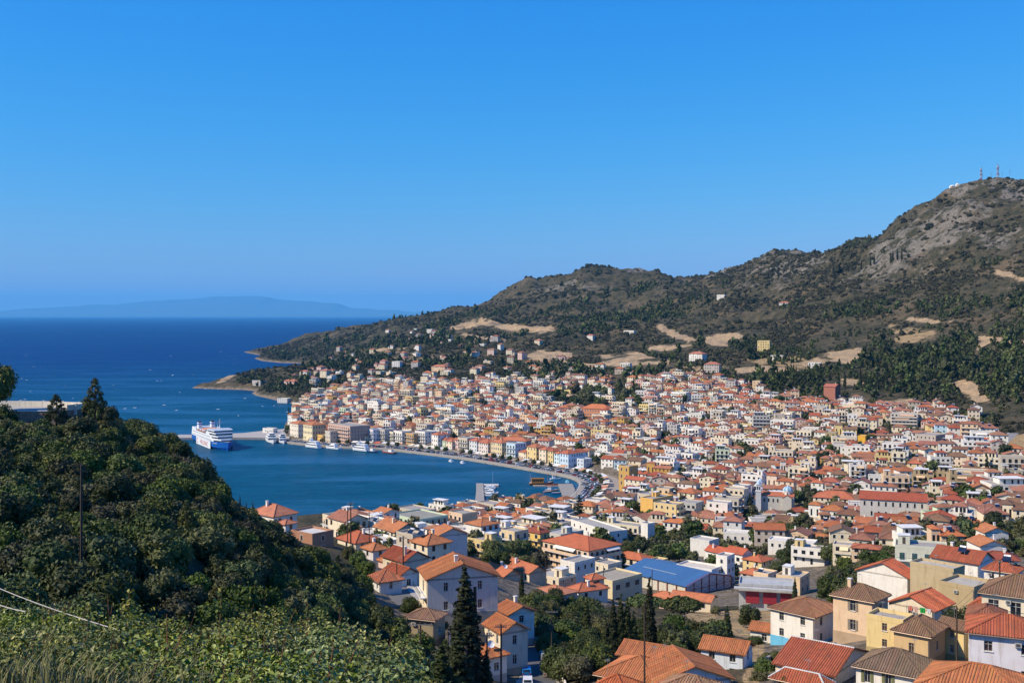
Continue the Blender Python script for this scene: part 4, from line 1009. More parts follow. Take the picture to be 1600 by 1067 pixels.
H2(1288, 884, 455, 14.0, 7.0, 6.4, -30, near=1, roof='flat', wcol=WHITE, side=(0.58, 0.60, 0.68), st=2, balc='f', balk='solid', box=YEL, label='white apartment block with orange doors and a yellow stair box', cat='apartment block', name='apartment_block')
H2(1272, 864, 520, 22.0, 9.0, 4.2, -26, near=1, roof='flat', wcol=WHITE, rtop=(0.66, 0.63, 0.57), st=1, label='wide low white building with a pale terrace behind palms')
H2(1332, 888, 455, 8.0, 8.0, 9.0, -24, near=1, roof='flat', wcol=CREAM, balc='f', balk='solid', st=3, awn=(0.78, 0.66, 0.40), label='cream apartment block with three balcony rows and yellow roof edge', cat='apartment block', name='apartment_block')
H2(1374, 890, 450, 11.0, 8.0, 8.4, -24, near=1, roof='hip', wcol=PEACH, rcol=(0.50, 0.16, 0.08), rise=1.0, balc='f', balk='solid', st=3, label='peach apartment block with a tiled edge beside the cream balconies', cat='apartment block', name='apartment_block')
H2(1108, 870, 520, 10.6, 9.0, 7.0, -42, near=1, roof='flat', wcol=(0.74, 0.72, 0.66), side=(0.58, 0.56, 0.52), wins=False, rtop=(0.50, 0.46, 0.40), label='blank white gymnasium wall beside the school yard', cat='hall', name='gymnasium')
H2(1225, 852, 545, 30.0, 8.0, 4.5, -18, near=1, roof='flat', wcol=WHITE, st=1, rtop=(0.66, 0.62, 0.54), wspace=3, pane=(0.03, 0.04, 0.07), label='long white school wing with blue-black openings behind the palm', cat='school', name='school_building')
H2(1012, 850, 545, 4.4, 5.6, 9.6, -46, near=1, roof='flat', wcol=WHITE, side=(0.55, 0.55, 0.56), wins=False, label='narrow blank white tower block above the dark trees', cat='tower', name='stair_tower')
# grey fire station with red doors
r_ = H2(1240, 945, 345, 17.0, 10.0, 5.4, -14, near=1, roof='flat', wcol=(0.50, 0.51, 0.51), side=(0.40, 0.41, 0.42), wins=False, rtop=(0.44, 0.45, 0.44), label='grey flat-roofed fire station with red garage doors', cat='fire station', name='fire_station')
for i in range(3):
    k = MB(); k.box(-1.8, 1.8, -0.05, 0.02, 0, 3.2, (0.34, 0.03, 0.05), PA)
    for j in range(4): k.box(-1.8, 1.8, -0.075, -0.05, 0.15 + j * 0.8, 0.2 + j * 0.8, (0.2, 0.02, 0.03), PA, False)
    k.build('garage_door', HM, r_, (1.0 + (i - 1) * 4.6, -5.0, 0.02))
k = MB(); k.box(-8.5, 8.5, -1.2, 0, 0, 0.5, (0.56, 0.57, 0.56), CO); k.build('canopy', HM, r_, (0, -5.03, 3.9))
# amber slab block, ochre tower house
H2(1020, 814, 592, 8.4, 19.0, 11.5, -44, near=1, roof='flat', wcol=(0.80, 0.47, 0.13), side=(0.36, 0.34, 0.34), st=3, win='r', balc='r', box=True, wsize=(1.6, 1.4), label='amber-fronted slab block with a long grey flank', cat='apartment block', name='apartment_block')
H2(983, 762, 745, 9.0, 10.0, 14.0, -44, near=1, roof='flat', wcol=OCHRE, side=(0.34, 0.24, 0.12), st=3, pane=BRN, wspace=3.2, wsize=(1.2, 2.2), topcol=(0.62, 0.40, 0.16), label='ochre stepped tower house with a corniced flat top', cat='tower house', name='tower_house')
H2(1004, 772, 700, 14.0, 8.0, 8.6, -40, near=1, roof='gablex', wcol=CREAM, rcol=(0.52, 0.14, 0.07), rise=1.6, label='long red-roofed house in front of the ochre tower house')
H2(1040, 800, 655, 24.0, 10.0, 8.0, -52, near=1, roof='flat', wcol=BEIGE, side=(0.30, 0.26, 0.22), st=2, rtop=(0.38, 0.36, 0.33), label='dark brown stone market building with a grey flat roof', cat='market hall', name='market_hall')
# long hall, lower right of the town
H2(1448, 815, 530, 31.0, 13.0, 9.6, -20, near=1, roof='gablex', wcol=(0.62, 0.58, 0.52), side=(0.20, 0.10, 0.075), rcol=(0.42, 0.10, 0.05), rise=3.0, st=2, chim=False, win='f', wsize=(0.9, 2.0), wspace=2.9, label='very long two-storey stone hall with a dark red roof', cat='warehouse', name='warehouse')
H2(1305, 625, 1090, 12.0, 14.0, 13.0, -38, near=1, roof='gablex', wcol=(0.42, 0.17, 0.12), side=(0.26, 0.10, 0.08), rcol=(0.50, 0.16, 0.10), rise=2.5, wins=False, label='unplastered red brick house standing alone among cypresses', cat='house')
H2(1352, 703, 815, 5.4, 9.0, 10.0, -26, near=1, roof='flat', wcol=(0.85, 0.46, 0.05), side=(0.60, 0.36, 0.08), wins=False, label='house with one vivid yellow-orange blank wall', cat='house')
H2(1528, 690, 860, 13.0, 12.0, 14.0, -26, near=1, roof='hip', wcol=(0.76, 0.55, 0.34), side=(0.42, 0.31, 0.25), rcol=(0.45, 0.17, 0.09), rise=1.4, st=4, balc='fr', balk='solid', label='tall peach apartment block at the right end of the upper town', cat='apartment block', name='apartment_block')
H2(1434, 668, 925, 22.0, 12.0, 11.0, -22, near=1, roof='flat', wcol=(0.64, 0.57, 0.47), side=(0.44, 0.40, 0.38), st=4, balc='f', balk='solid', awn=(0.62, 0.40, 0.26), label='wide beige apartment block with rows of orange awnings', cat='apartment block', name='apartment_block')
H2(1462, 704, 820, 16.0, 18.0, 11.0, -46, near=1, roof='flat', wcol=(0.48, 0.42, 0.35), side=(0.22, 0.18, 0.16), st=3, label='dark brown blank-sided block in the upper town', cat='apartment block', name='apartment_block')
H2(1310, 772, 640, 10.0, 8.0, 7.0, -24, near=1, roof='hip', wcol=CREAM, side=(0.26, 0.20, 0.18), rcol=(0.46, 0.14, 0.08), rise=2.2, label='cream house with red hipped roof right of the church trees')
H2(1335, 795, 590, 22.0, 14.0, 5.0, -26, near=1, roof='hip', wcol=CREAM, rcol=(0.55, 0.17, 0.08), rise=3.2, chim=False, label='broad orange hipped roof of a school right of the church', cat='school', name='school_building')
H2(1440, 745, 700, 9.0, 8.0, 8.4, -30, near=1, roof='hip', wcol=(0.78, 0.62, 0.36), side=(0.50, 0.42, 0.30), rcol=(0.56, 0.17, 0.08), rise=1.8, wsize=(0.9, 1.6), label='yellow mansion with an orange hipped roof above the long hall', cat='house')
H2(1462, 760, 655, 9.0, 8.0, 6.6, -30, near=1, roof='hip', wcol=WHITE, rcol=(0.55, 0.17, 0.08), rise=1.6, wsize=(0.9, 1.6), label='white house with orange hipped roof next to the yellow mansion', cat='house')
# sea front on the far quay
H2(888, 733, 830, 9.0, 22.0, 11.5, -47, near=1, roof='hip', wcol=(0.58, 0.72, 0.84), rcol=(0.52, 0.15, 0.07), rise=2.4, st=3, wsize=(1.0, 2.0), wspace=2.6, pane=(0.05, 0.07, 0.12), label='sky-blue mansion with a dark blue flank and orange roof on the sea front', cat='mansion', name='mansion')
H2(912, 735, 815, 7.0, 9.0, 8.0, -47, near=1, roof='flat', wcol=(0.60, 0.66, 0.72), side=(0.42, 0.45, 0.50), label='grey-blue flat-topped house right of the sky-blue mansion')
H2(547, 695, 1005, 38.0, 22.0, 16.5, -49, near=1, roof='flat', wcol=(0.62, 0.42, 0.33), side=(0.24, 0.20, 0.18), st=5, balc='f', balk='solid', pane=(0.05, 0.03, 0.03), win='fr', wspace=3.4, box=True, label='wide brown hotel with five rows of balconies on the sea front', cat='hotel', name='hotel')
H2(488, 690, 1030, 17.0, 15.0, 15.5, -49, near=1, roof='hip', wcol=(0.78, 0.68, 0.42), side=(0.36, 0.30, 0.20), rcol=ORANGE, rise=2.6, st=3, wsize=(1.2, 2.2), wspace=2.6, pane=(0.10, 0.08, 0.06), label='cream-yellow mansion with an orange hipped roof at the harbour corner', cat='mansion', name='mansion')
H2(466, 684, 1045, 16.0, 12.0, 13.0, -49, near=1, roof='hip', wcol=(0.78, 0.70, 0.56), rcol=ORANGE, rise=2.4, st=3, wspace=2.8, label='cream mansion left of the cream-yellow mansion', cat='mansion', name='mansion')
H2(504, 692, 1022, 9.0, 8.0, 6.5, -49, near=1, roof='flat', wcol=(0.80, 0.48, 0.12), label='low yellow-orange house between the mansions and the brown hotel')
H2(516, 693, 1018, 9.5, 12.0, 11.0, -49, near=1, roof='flat', wcol=(0.60, 0.54, 0.44), st=3, label='beige narrow block touching the brown hotel', cat='apartment block', name='apartment_block')
front = [(570, 8, 6, CREAM, 'hip'), (583, 10, 11, (0.72, 0.72, 0.78), 'flat'), (601, 9, 11, GREY, 'flat'), (614, 9, 10, CREAM, 'flat'), (628, 13, 11, WHITE, 'flat'), (646, 13, 10, (0.58, 0.36, 0.16), 'flat'), (664, 15, 12, WHITE, 'flat'), (684, 9, 11, WHITE, 'hip'), (696, 8, 7, GREEN, 'hip'), (706, 8, 7, CREAM, 'hip'), (716, 8, 9, PINK, 'hip'), (730, 13, 11, BEIGE, 'flat'), (745, 10, 10, (0.66, 0.68, 0.68), 'hip'), (762, 14, 9, (0.74, 0.64, 0.58), 'hip'), (784, 14, 11, (0.70, 0.58, 0.36), 'hip'), (805, 11, 11, SKYB, 'flat'), (822, 9, 6, CREAM, 'hip'), (838, 11, 11, YEL, 'hip'), (853, 8, 10, CREAM, 'hip'), (864, 6, 10, YEL, 'hip'), (874, 6, 9, (0.60, 0.76, 0.80), 'hip')]
cn = {CREAM: 'cream', (0.72, 0.72, 0.78): 'lilac-grey', GREY: 'grey', WHITE: 'white', (0.58, 0.36, 0.16): 'ochre-brown', GREEN: 'pale green', PINK: 'pink', BEIGE: 'beige', (0.66, 0.68, 0.68): 'silver-grey', (0.74, 0.64, 0.58): 'rosy white', (0.70, 0.58, 0.36): 'sandy', SKYB: 'light blue', YEL: 'yellow', (0.60, 0.76, 0.80): 'turquoise'}
ORD = ['', 'second ', 'third ', 'fourth ', 'fifth ', 'sixth ']
seen = {}
for i, (px, w_, h_, c_, rf) in enumerate(front):
    py = np.interp(px, [q[0] for q in QUAY[:12]], [q[1] for q in QUAY[:12]]) - 8 - 5 * (px - 560) / 320
    x_, y_ = sea(px, py)
    st_ = max(2, round(h_ / 3.4))
    key = (cn[c_], rf); seen[key] = seen.get(key, 0) + 1
    H2(px, proj(x_, y_, 1.9)[1], y_, w_, random.uniform(9, 15), h_, -48, near=1, roof=rf, wcol=c_, rcol=jit((0.52, 0.17, 0.085), 0.12), st=st_, wspace=2.6, wsize=(1.0, 1.7), balc='f' if rf == 'flat' else '', awn=None,
       label='%s%s %s-storey sea-front house with %s, counted from the brown hotel' % ('first ' if seen[key] == 1 else ORD[seen[key] - 1], cn[c_], ['one', 'two', 'three', 'four'][st_ - 1], 'orange roof' if rf == 'hip' else 'flat roof'), group='houses along the sea front', name='seafront_house')
H2(776, 702, 925, 6.0, 12.0, 9.0, -38, near=1, roof='hip', wcol=CREAM, rcol=ORANGE, rise=2, label='cream end house of the long red-roofed row behind the sea front')
H2(822, 707, 915, 26.0, 12.0, 9.5, -24, near=1, roof='hip', wcol=(0.40, 0.30, 0.28), rcol=(0.58, 0.19, 0.09), rise=2.6, st=2, wspace=2.6, label='very long orange-roofed building behind the sea-front houses', cat='school', name='school_building')
H2(858, 706, 905, 12.0, 12.0, 9.0, -24, near=1, roof='hip', wcol=(0.66, 0.60, 0.54), rcol=(0.55, 0.19, 0.10), rise=2.2, label='cream-fronted orange-roofed wing right of the very long building')
H2(950, 652, 1090, 30.0, 16.0, 8.0, -30, near=1, roof='hip', wcol=(0.60, 0.26, 0.15), rcol=(0.62, 0.20, 0.08), rise=4.0, st=2, chim=False, label='huge bright orange hipped roof at the foot of the hillside trees', cat='school', name='school_building')
# scattered houses on the hillside
for px, py, w_, d_, h_, c_, rf, lab in [(1196, 548, 16, 12, 13, YEL, 'flat', 'yellow-orange apartment block alone on the hillside'), (1092, 566, 20, 12, 11, WHITE, 'hip', 'white villa with a pink roof on a hillock above the town'), (1115, 582, 18, 12, 10, (0.6, 0.52, 0.45), 'hip', 'beige villa with a tiled roof below the white hillock villa'),
    (924, 532, 13, 9, 9, WHITE, 'hip', 'white hillside house with a red roof above the pale earth cut'), (985, 523, 20, 10, 7, WHITE, 'flat', 'white hillside house in front of the pine wood'), (842, 540, 12, 10, 9, CREAM, 'hip', 'cream hillside house left of the red-roofed white house'), (1128, 466, 16, 9, 6, WHITE, 'flat', 'white farmhouse high on the hillside, left of centre'), (1227, 480, 18, 10, 7, WHITE, 'hip', 'white house with pink roof high on the mountain side'), (1275, 578, 14, 9, 8, WHITE, 'flat', 'white house on the slope left of the cream quarry'), (1216, 562, 15, 9, 5, WHITE, 'flat', 'low white hillside house below the yellow-orange block'),
    (688, 582, 26, 12, 9, PEACH, 'hip', 'long peach villa with balconies among trees'), (620, 575, 14, 10, 10, WHITE, 'flat', 'white cube house on the left slope'), (600, 572, 12, 10, 9, PINK, 'hip', 'pink house at the left end of the tree belt'), (560, 545, 12, 9, 7, WHITE, 'hip', 'white house near the cape ridge'), (606, 520, 12, 8, 7, WHITE, 'hip', 'white house high on the cape slope'), (672, 520, 14, 9, 8, WHITE, 'flat', 'white villa left of the long earth cut'), (650, 518, 10, 8, 7, (0.55, 0.62, 0.55), 'flat', 'pale green cottage on the cape slope'), (508, 592, 14, 12, 13, CREAM, 'hip', 'cream house on the near headland'), (476, 590, 14, 11, 10, WHITE, 'hip', 'white house on the near headland crest'), (455, 604, 26, 12, 8, PINK, 'hip', 'long pink-roofed villas on the headland shore'), (404, 602, 24, 12, 7, GREY, 'flat', 'low grey hotel at the tip of the headland'), (443, 632, 16, 10, 8, WHITE, 'flat', 'white boathouse at the water under the headland'), (480, 648, 14, 10, 8, WHITE, 'hip', 'white house at the left edge of the old town')]:
    g = ground(px, py)
    FOOT.append((g.x, g.y + 6, 9))
    house((g.x, g.y + d_ / 2, g.z - 0.3), w_, d_, h_, random.uniform(-45, -20), near=0, roof=rf, wcol=c_, rcol=jit((0.52, 0.19, 0.11)), rise=None, label=lab, cat='house', name='hillside_house', base=8)
print('placed houses', round(time.time() - T0, 1))

# ---------------------------------------------------------------- quay, piers, roads
def offset(pts, dist):
    out = []
    for i in range(len(pts)):
        a, b = Vector(pts[max(0, i - 1)]), Vector(pts[min(len(pts) - 1, i + 1)])
        t = (b - a).normalized()
        out.append((pts[i][0] - t.y * dist, pts[i][1] + t.x * dist))
    return out
def smooth_line(pts, k=3):
    for _ in range(k):
        q = [pts[0]]
        for a, b in zip(pts[:-1], pts[1:]):
            q += [(0.75 * a[0] + 0.25 * b[0], 0.75 * a[1] + 0.25 * b[1]), (0.25 * a[0] + 0.75 * b[0], 0.25 * a[1] + 0.75 * b[1])]
        pts = q + [pts[-1]]
    return pts
QL = smooth_line(QW, 2)
SGN = 1.0                        # the land lies to the left when walking from the harbour to the head of the bay
def strip(mb, a, b, za, zb, col, m=0):
    for i in range(len(a) - 1):
        mb.face([(*a[i], za), (*a[i + 1], za), (*b[i + 1], zb), (*b[i], zb)], col, m)
qm = [M['concrete'], M['asphalt'], M['paint']]
qb = MB()
o1, o2, o3, o4, o5 = (offset(QL, SGN * k) for k in (0.8, 5.0, 14.0, 21.0, 30.0))
strip(qb, QL, QL, -3.0, 1.7, (0.36, 0.33, 0.28)); strip(qb, QL, o1, 1.7, 1.7, (0.48, 0.45, 0.39)); strip(qb, o1, o2, 1.62, 1.62, (0.34, 0.30, 0.25)); strip(qb, o1, o1, 1.7, 1.62, (0.5, 0.48, 0.44))
strip(qb, o2, o2, 1.62, 1.5, (0.5, 0.48, 0.44)); strip(qb, o2, o3, 1.5, 1.5, (0.085, 0.08, 0.075), 1); strip(qb, o3, o3, 1.5, 1.64, (0.5, 0.48, 0.44)); strip(qb, o3, o5, 1.64, 1.66, (0.34, 0.29, 0.235))
tag(qb.build('quay_promenade', qm), kind='structure')
lm = MB()
mid = offset(QL, SGN * 9.5)
for i in range(0, len(mid) - 1):
    a, b = Vector(mid[i]), Vector(mid[i + 1])
    L = (b - a).length; n = max(1, int(L / 6)); t = (b - a) / L; nn = Vector((-t.y, t.x)) * 0.09
    for j in range(n):
        p, q = a + t * (L * j / n), a + t * (L * j / n + 2.6)
        lm.face([(*(p - nn), 1.504), (*(q - nn), 1.504), (*(q + nn), 1.504), (*(p + nn), 1.504)], (0.75, 0.75, 0.72), 2)
tag(lm.build('road_marking', qm), kind='structure')

def slab(name, poly, z, bot, col, mat='concrete'):
    b = MB()
    A = sum(poly[i][0] * poly[(i + 1) % len(poly)][1] - poly[(i + 1) % len(poly)][0] * poly[i][1] for i in range(len(poly)))
    if A < 0: poly = poly[::-1]
    b.face([(*p, z) for p in poly], col)
    for i in range(len(poly)):
        p, q = poly[i], poly[(i + 1) % len(poly)]
        b.face([(*p, bot), (*q, bot), (*q, z), (*p, z)], tuple(c * 0.85 for c in col))
    return b.build(name, M[mat])
tag(slab('harbour_pier', [sea(*p) for p in [(452, 688), (410, 687), (360, 686.5), (300, 687), (228, 688), (228, 682.5), (320, 682), (380, 679.5), (420, 675), (455, 672)]], 2.1, -3, (0.42, 0.39, 0.35)), kind='structure')
slab_j = slab('jetty', [sea(*p) for p in [(742, 801), (742, 790), (744, 770), (744, 758), (755, 758), (756, 772), (757, 790), (760, 800)]], 1.5, -3, (0.33, 0.305, 0.27)); tag(slab_j, kind='structure')
tag(slab('jetty_head', [sea(*p) for p in [(756, 758.2), (779, 758.2), (779, 760.6), (756, 760.6)]], 1.2, -3, (0.55, 0.52, 0.47)), kind='structure')
tag(slab('mole', [sea(*p) for p in [(872, 759), (894, 759), (899, 768), (894, 780), (882, 784)]], 1.6, -3, (0.31, 0.285, 0.25)), kind='structure')
tag(slab('near_shore_road', [sea(*p) for p in [(600, 813), (680, 805), (735, 801), (800, 798), (850, 794), (858, 800), (800, 804), (735, 808), (680, 813), (600, 822)]], 1.3, -3, (0.34, 0.31, 0.27)), kind='structure')

def drape_road(name, pts, width, col, ymin=15, kerb=True, lift=0.12):
    """pts are (photo x, y) pairs on the ground; the road follows the slope and gets kerbs"""
    P = [ground(*p, ymin) for p in pts]
    P = [Vector((*q, 0)) for q in smooth_line([(p.x, p.y) for p in P], 2)]
    b = MB()
    n = 5
    L, Rr = offset([(p.x, p.y) for p in P], width / 2), offset([(p.x, p.y) for p in P], -width / 2)
    prof = []
    for l, r in zip(L, Rr):
        zc = float(tz((l[0] + r[0]) / 2, (l[1] + r[1]) / 2))
        prof.append((l, r, max(zc, float(tz(*l)) * 0.5 + zc * 0.5, float(tz(*r)) * 0.5 + zc * 0.5) + lift))
    for (l0, r0, z0), (l1, r1, z1) in zip(prof[:-1], prof[1:]):
        b.face([(*l0, z0), (*r0, z0), (*r1, z1), (*l1, z1)][::-1], col, 1)
        for s0, s1, sg in ((l0, l1, 1), (r0, r1, -1)):
            d = (Vector(s1) - Vector(s0)).normalized(); nn = Vector((-d.y, d.x)) * sg * 1.1
            k = [(*s0, z0), (*s1, z1)]
            a0, a1 = (s0[0] + nn.x, s0[1] + nn.y), (s1[0] + nn.x, s1[1] + nn.y)
            b.face([(*s0, z0), (*s1, z1), (*s1, z1 + 0.13), (*s0, z0 + 0.13)], (0.5, 0.48, 0.44), 0)
            b.face([(*s0, z0 + 0.13), (*s1, z1 + 0.13), (*a1, z1 + 0.13), (*a0, z0 + 0.13)], (0.40, 0.37, 0.33), 0)
            b.face([(*a0, z0 + 0.13), (*a1, z1 + 0.13), (*a1, z1 - 3), (*a0, z0 - 3)], (0.36, 0.33, 0.29), 0)
    o = tag(b.build(name, qm), kind='structure')
    return prof
street = drape_road('street', [(846, 1110), (845, 1080), (842, 1060), (834, 1030), (822, 1003), (812, 985), (800, 972)], 5.6, (0.11, 0.11, 0.115))
lane = drape_road('lane', [(690, 975), (668, 965), (650, 955), (630, 943), (618, 930), (616, 918)], 5.0, (0.16, 0.155, 0.15))
drape_road('hillside_road', [(1565, 735), (1556, 715), (1560, 700), (1572, 690), (1586, 678)], 7.0, (0.26, 0.245, 0.23), 500)
tag(slab('sports_court', [(g.x, g.y) for g in [ground(*p, 300) for p in [(1020, 868), (1100, 866), (1110, 851), (1030, 853)]]], 15.6, 10, (0.10, 0.26, 0.24), 'asphalt'), kind='structure')
tag(slab('school_yard', [(g.x, g.y) for g in [ground(*p, 300) for p in [(985, 862), (1120, 858), (1110, 840), (1000, 842)]]], 15.3, 10, (0.42, 0.34, 0.24), 'asphalt'), kind='structure')

# ---------------------------------------------------------------- sports hall with the blue roof
g = at(1072, 941, 362); w, d, h = 29.0, 23.5, 5.4; rz = R(-50)
cx = g.x - (w / 2 * math.cos(rz) + d / 2 * math.sin(rz)); cy = g.y - (w / 2 * math.sin(rz) - d / 2 * math.cos(rz))
FOOT.append((cx, cy, 18))
hall = empty('sports_hall', (cx, cy, g.z), rz, 'sports hall with a wide blue metal roof and dark red steel frame', 'sports hall')
b = MB(); X, Y = w / 2, d / 2; th_ = 2.6
b.face([(-X, -Y, -4), (X, -Y, -4), (X, -Y, h), (-X, -Y, h)], (0.62, 0.58, 0.48), PL)
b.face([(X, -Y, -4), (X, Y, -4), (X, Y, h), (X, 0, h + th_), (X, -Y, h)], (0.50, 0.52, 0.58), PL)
b.face([(X, Y, -4), (-X, Y, -4), (-X, Y, h), (X, Y, h)], (0.6, 0.58, 0.5), PL); b.face([(-X, Y, -4), (-X, -Y, -4), (-X, -Y, h), (-X, 0, h + th_), (-X, Y, h)], (0.6, 0.58, 0.5), PL)
b.build('wall', HM, hall)
for sgn in (-1, 1):
    b = MB()
    e = 0.6
    ns = 14
    for i in range(ns):
        x0, x1 = -X - e + (2 * X + 2 * e) * i / ns, -X - e + (2 * X + 2 * e) * (i + 1) / ns
        q = [(x0, sgn * (Y + e), h - 0.05), (x1, sgn * (Y + e), h - 0.05), (x1, 0, h + th_ + 0.12), (x0, 0, h + th_ + 0.12)]
        b.face(q if sgn < 0 else q[::-1], jit((0.085, 0.20, 0.36), 0.05), ME)
        b.box(x0 - 0.06, x0 + 0.06, min(sgn * Y, 0) if False else -0.0 + min(0, sgn * (Y + e)), max(0, sgn * (Y + e)), h - 0.3, h - 0.1, (0.07, 0.17, 0.32), ME)
    b.build('roof', HM, hall)
b = MB(); b.box(-X * 0.7, X * 0.35, -Y * 0.52, -Y * 0.49, h + 1.25, h + 1.42, (0.6, 0.62, 0.55), ME); b.build('skylight_strip', HM, hall)
for i in range(7):
    b = MB(); s = -Y + d * i / 6; b.box(X + 0.003, X + 0.22, s - 0.14, s + 0.14, -3, h + th_ * (1 - abs(s) / Y) - 0.05, (0.19, 0.03, 0.035), PA); b.build('steel_column', HM, hall)
for i in range(8):
    b = MB(); s = -X + w * i / 7; b.box(s - 0.16, s + 0.16, -Y - 0.3, -Y - 0.003, -3, h - 0.1, (0.25, 0.07, 0.05), PA); b.build('steel_column', HM, hall)
for zz_ in (1.2, 3.6):
    b = MB(); b.box(X + 0.004, X + 0.15, -Y, Y, zz_ - 0.08, zz_ + 0.08, (0.16, 0.05, 0.06), PA); b.build('cross_beam', HM, hall)
b = MB()
for sgn in (-1, 1): b.tube((X + 0.1, sgn * Y, h - 0.05), (X + 0.1, 0, h + th_ - 0.05), 0.22, None, 5, (0.24, 0.03, 0.03), PA)
b.build('gable_trim', HM, hall)
for i in range(6):
    b = MB(); s = -Y + d * (i + 0.5) / 6; L = d / 12
    for z0 in (1.3, 3.6): b.tube((X + 0.08, s - L, z0), (X + 0.08, s + L, z0 + 1.9), 0.05, None, 4, (0.12, 0.10, 0.12), PA); b.tube((X + 0.08, s + L, z0), (X + 0.08, s - L, z0 + 1.9), 0.05, None, 4, (0.12, 0.10, 0.12), PA)
    b.build('bracing', HM, hall)

# ---------------------------------------------------------------- church with blue dome and two bell towers
g = ground(1232, 798, 450); FOOT.append((g.x - 6, g.y + 8, 20))
ch = empty('church', (g.x - 3, g.y + 9, g.z), R(-18), 'stone church with a blue ribbed dome and two bell towers', 'church'); ch.scale = (0.74, 0.74, 0.70)
ST_ = (0.52, 0.50, 0.45)
b = MB(); rb = MB()
b.box(-15, 11, -5, 5, -5, 10, ST_, PL, False); b.build('nave', HM, ch)
make_roof(rb, None, 26, 10, 10, 'gablex', (0.54, 0.17, 0.08), 2.6, 0.3); rb.xf(Matrix.Translation((-2, 0, 0))); rb.build('roof', HM, ch)
b = MB(); b.box(3.2, 9.6, -8.4, 8.4, -5, 9.4, (0.58, 0.54, 0.47), PL, False)
b.face([(3.2, -8.41, 9.4), (9.6, -8.41, 9.4), (6.4, -8.41, 11.4)], (0.58, 0.54, 0.47), PL); b.build('transept', HM, ch)
rb = MB(); make_roof(rb, None, 6.4, 16.8, 9.4, 'gabley', (0.54, 0.17, 0.08), 2.2, 0.3); rb.xf(Matrix.Translation((6.4, 0, 0))); rb.build('roof', HM, ch)
b = MB(); b.lathe([(3.6, 9), (3.6, 13.2), (3.9, 13.2), (3.9, 13.7)], 16, 6.4, 0, WHITE, PL); dr = b.build('drum', HM, ch)
b = MB(); b.lathe([(3.8 * math.cos(t), 13.7 + 3.6 * math.sin(t)) for t in np.linspace(0, 1.5, 7)], 24, 6.4, 0, m=PA, cols=[(0.16, 0.34, 0.46), (0.18, 0.37, 0.48), (0.62, 0.68, 0.70)]); dm = b.build('dome', HM, ch, smooth=False)
b = MB(); b.tube((6.4, 0, 17.2), (6.4, 0, 18.2), 0.5, 0.4, 8, WHITE, PL); b.tube((6.4, 0, 18.2), (6.4, 0, 20), 0.07, None, 4, (0.7, 0.7, 0.7), ME); b.box(5.9, 6.9, -0.06, 0.06, 19.1, 19.25, (0.7, 0.7, 0.7), ME); b.build('cross', HM, dm)
for i in range(8):
    t = 2 * math.pi * i / 8
    b = MB(); b.box(-0.4, 0.4, -0.06, 0, 0, 1.9, DARK, GL); o = b.build('drum_window', HM, dr, (6.4 + 3.62 * math.sin(t), -3.62 * math.cos(t), 10.6)); o.rotation_euler = (0, 0, t)
for sy in (-1, 1):
    b = MB(); x0 = -14
    b.box(x0 - 1.9, x0 + 1.9, sy * 6.6 - 1.9, sy * 6.6 + 1.9, -5, 13.4, (0.56, 0.56, 0.56), PL, False); b.box(x0 - 2.15, x0 + 2.15, sy * 6.6 - 2.15, sy * 6.6 + 2.15, 13.4, 13.9, (0.7, 0.7, 0.7), PL)
    b.box(x0 - 1.6, x0 + 1.6, sy * 6.6 - 1.6, sy * 6.6 + 1.6, 13.9, 18.4, (0.62, 0.64, 0.68), PL, False); b.box(x0 - 1.9, x0 + 1.9, sy * 6.6 - 1.9, sy * 6.6 + 1.9, 18.4, 18.8, (0.7, 0.7, 0.7), PL)
    tw = b.build('bell_tower', HM, ch)
    b = MB(); b.lathe([(1.7, 18.8), (1.75, 19.4), (1.2, 20.6), (0.3, 21.4), (0.02, 22.6)], 10, x0, sy * 6.6, (0.46, 0.56, 0.66), PA); b.build('tower_cap', HM, tw)
    for k_ in range(4):
        for s in (-0.65, 0.65):
            b = MB(); b.box(-0.4, 0.4, -0.05, 0, 0, 2.6, DARK, GL); t = k_ * math.pi / 2
            o = b.build('belfry_opening', HM, tw, (x0 + 1.61 * math.sin(t) + s * math.cos(t), sy * 6.6 - 1.61 * math.cos(t) + s * math.sin(t), 14.6)); o.rotation_euler = (0, 0, t)
for i in range(4):
    b = MB(); b.box(-0.5, 0.5, -0.05, 0, 0, 2.6, DARK, GL); b.build('nave_window', HM, ch, (-10 + i * 3.2, -5.01, 5.2))

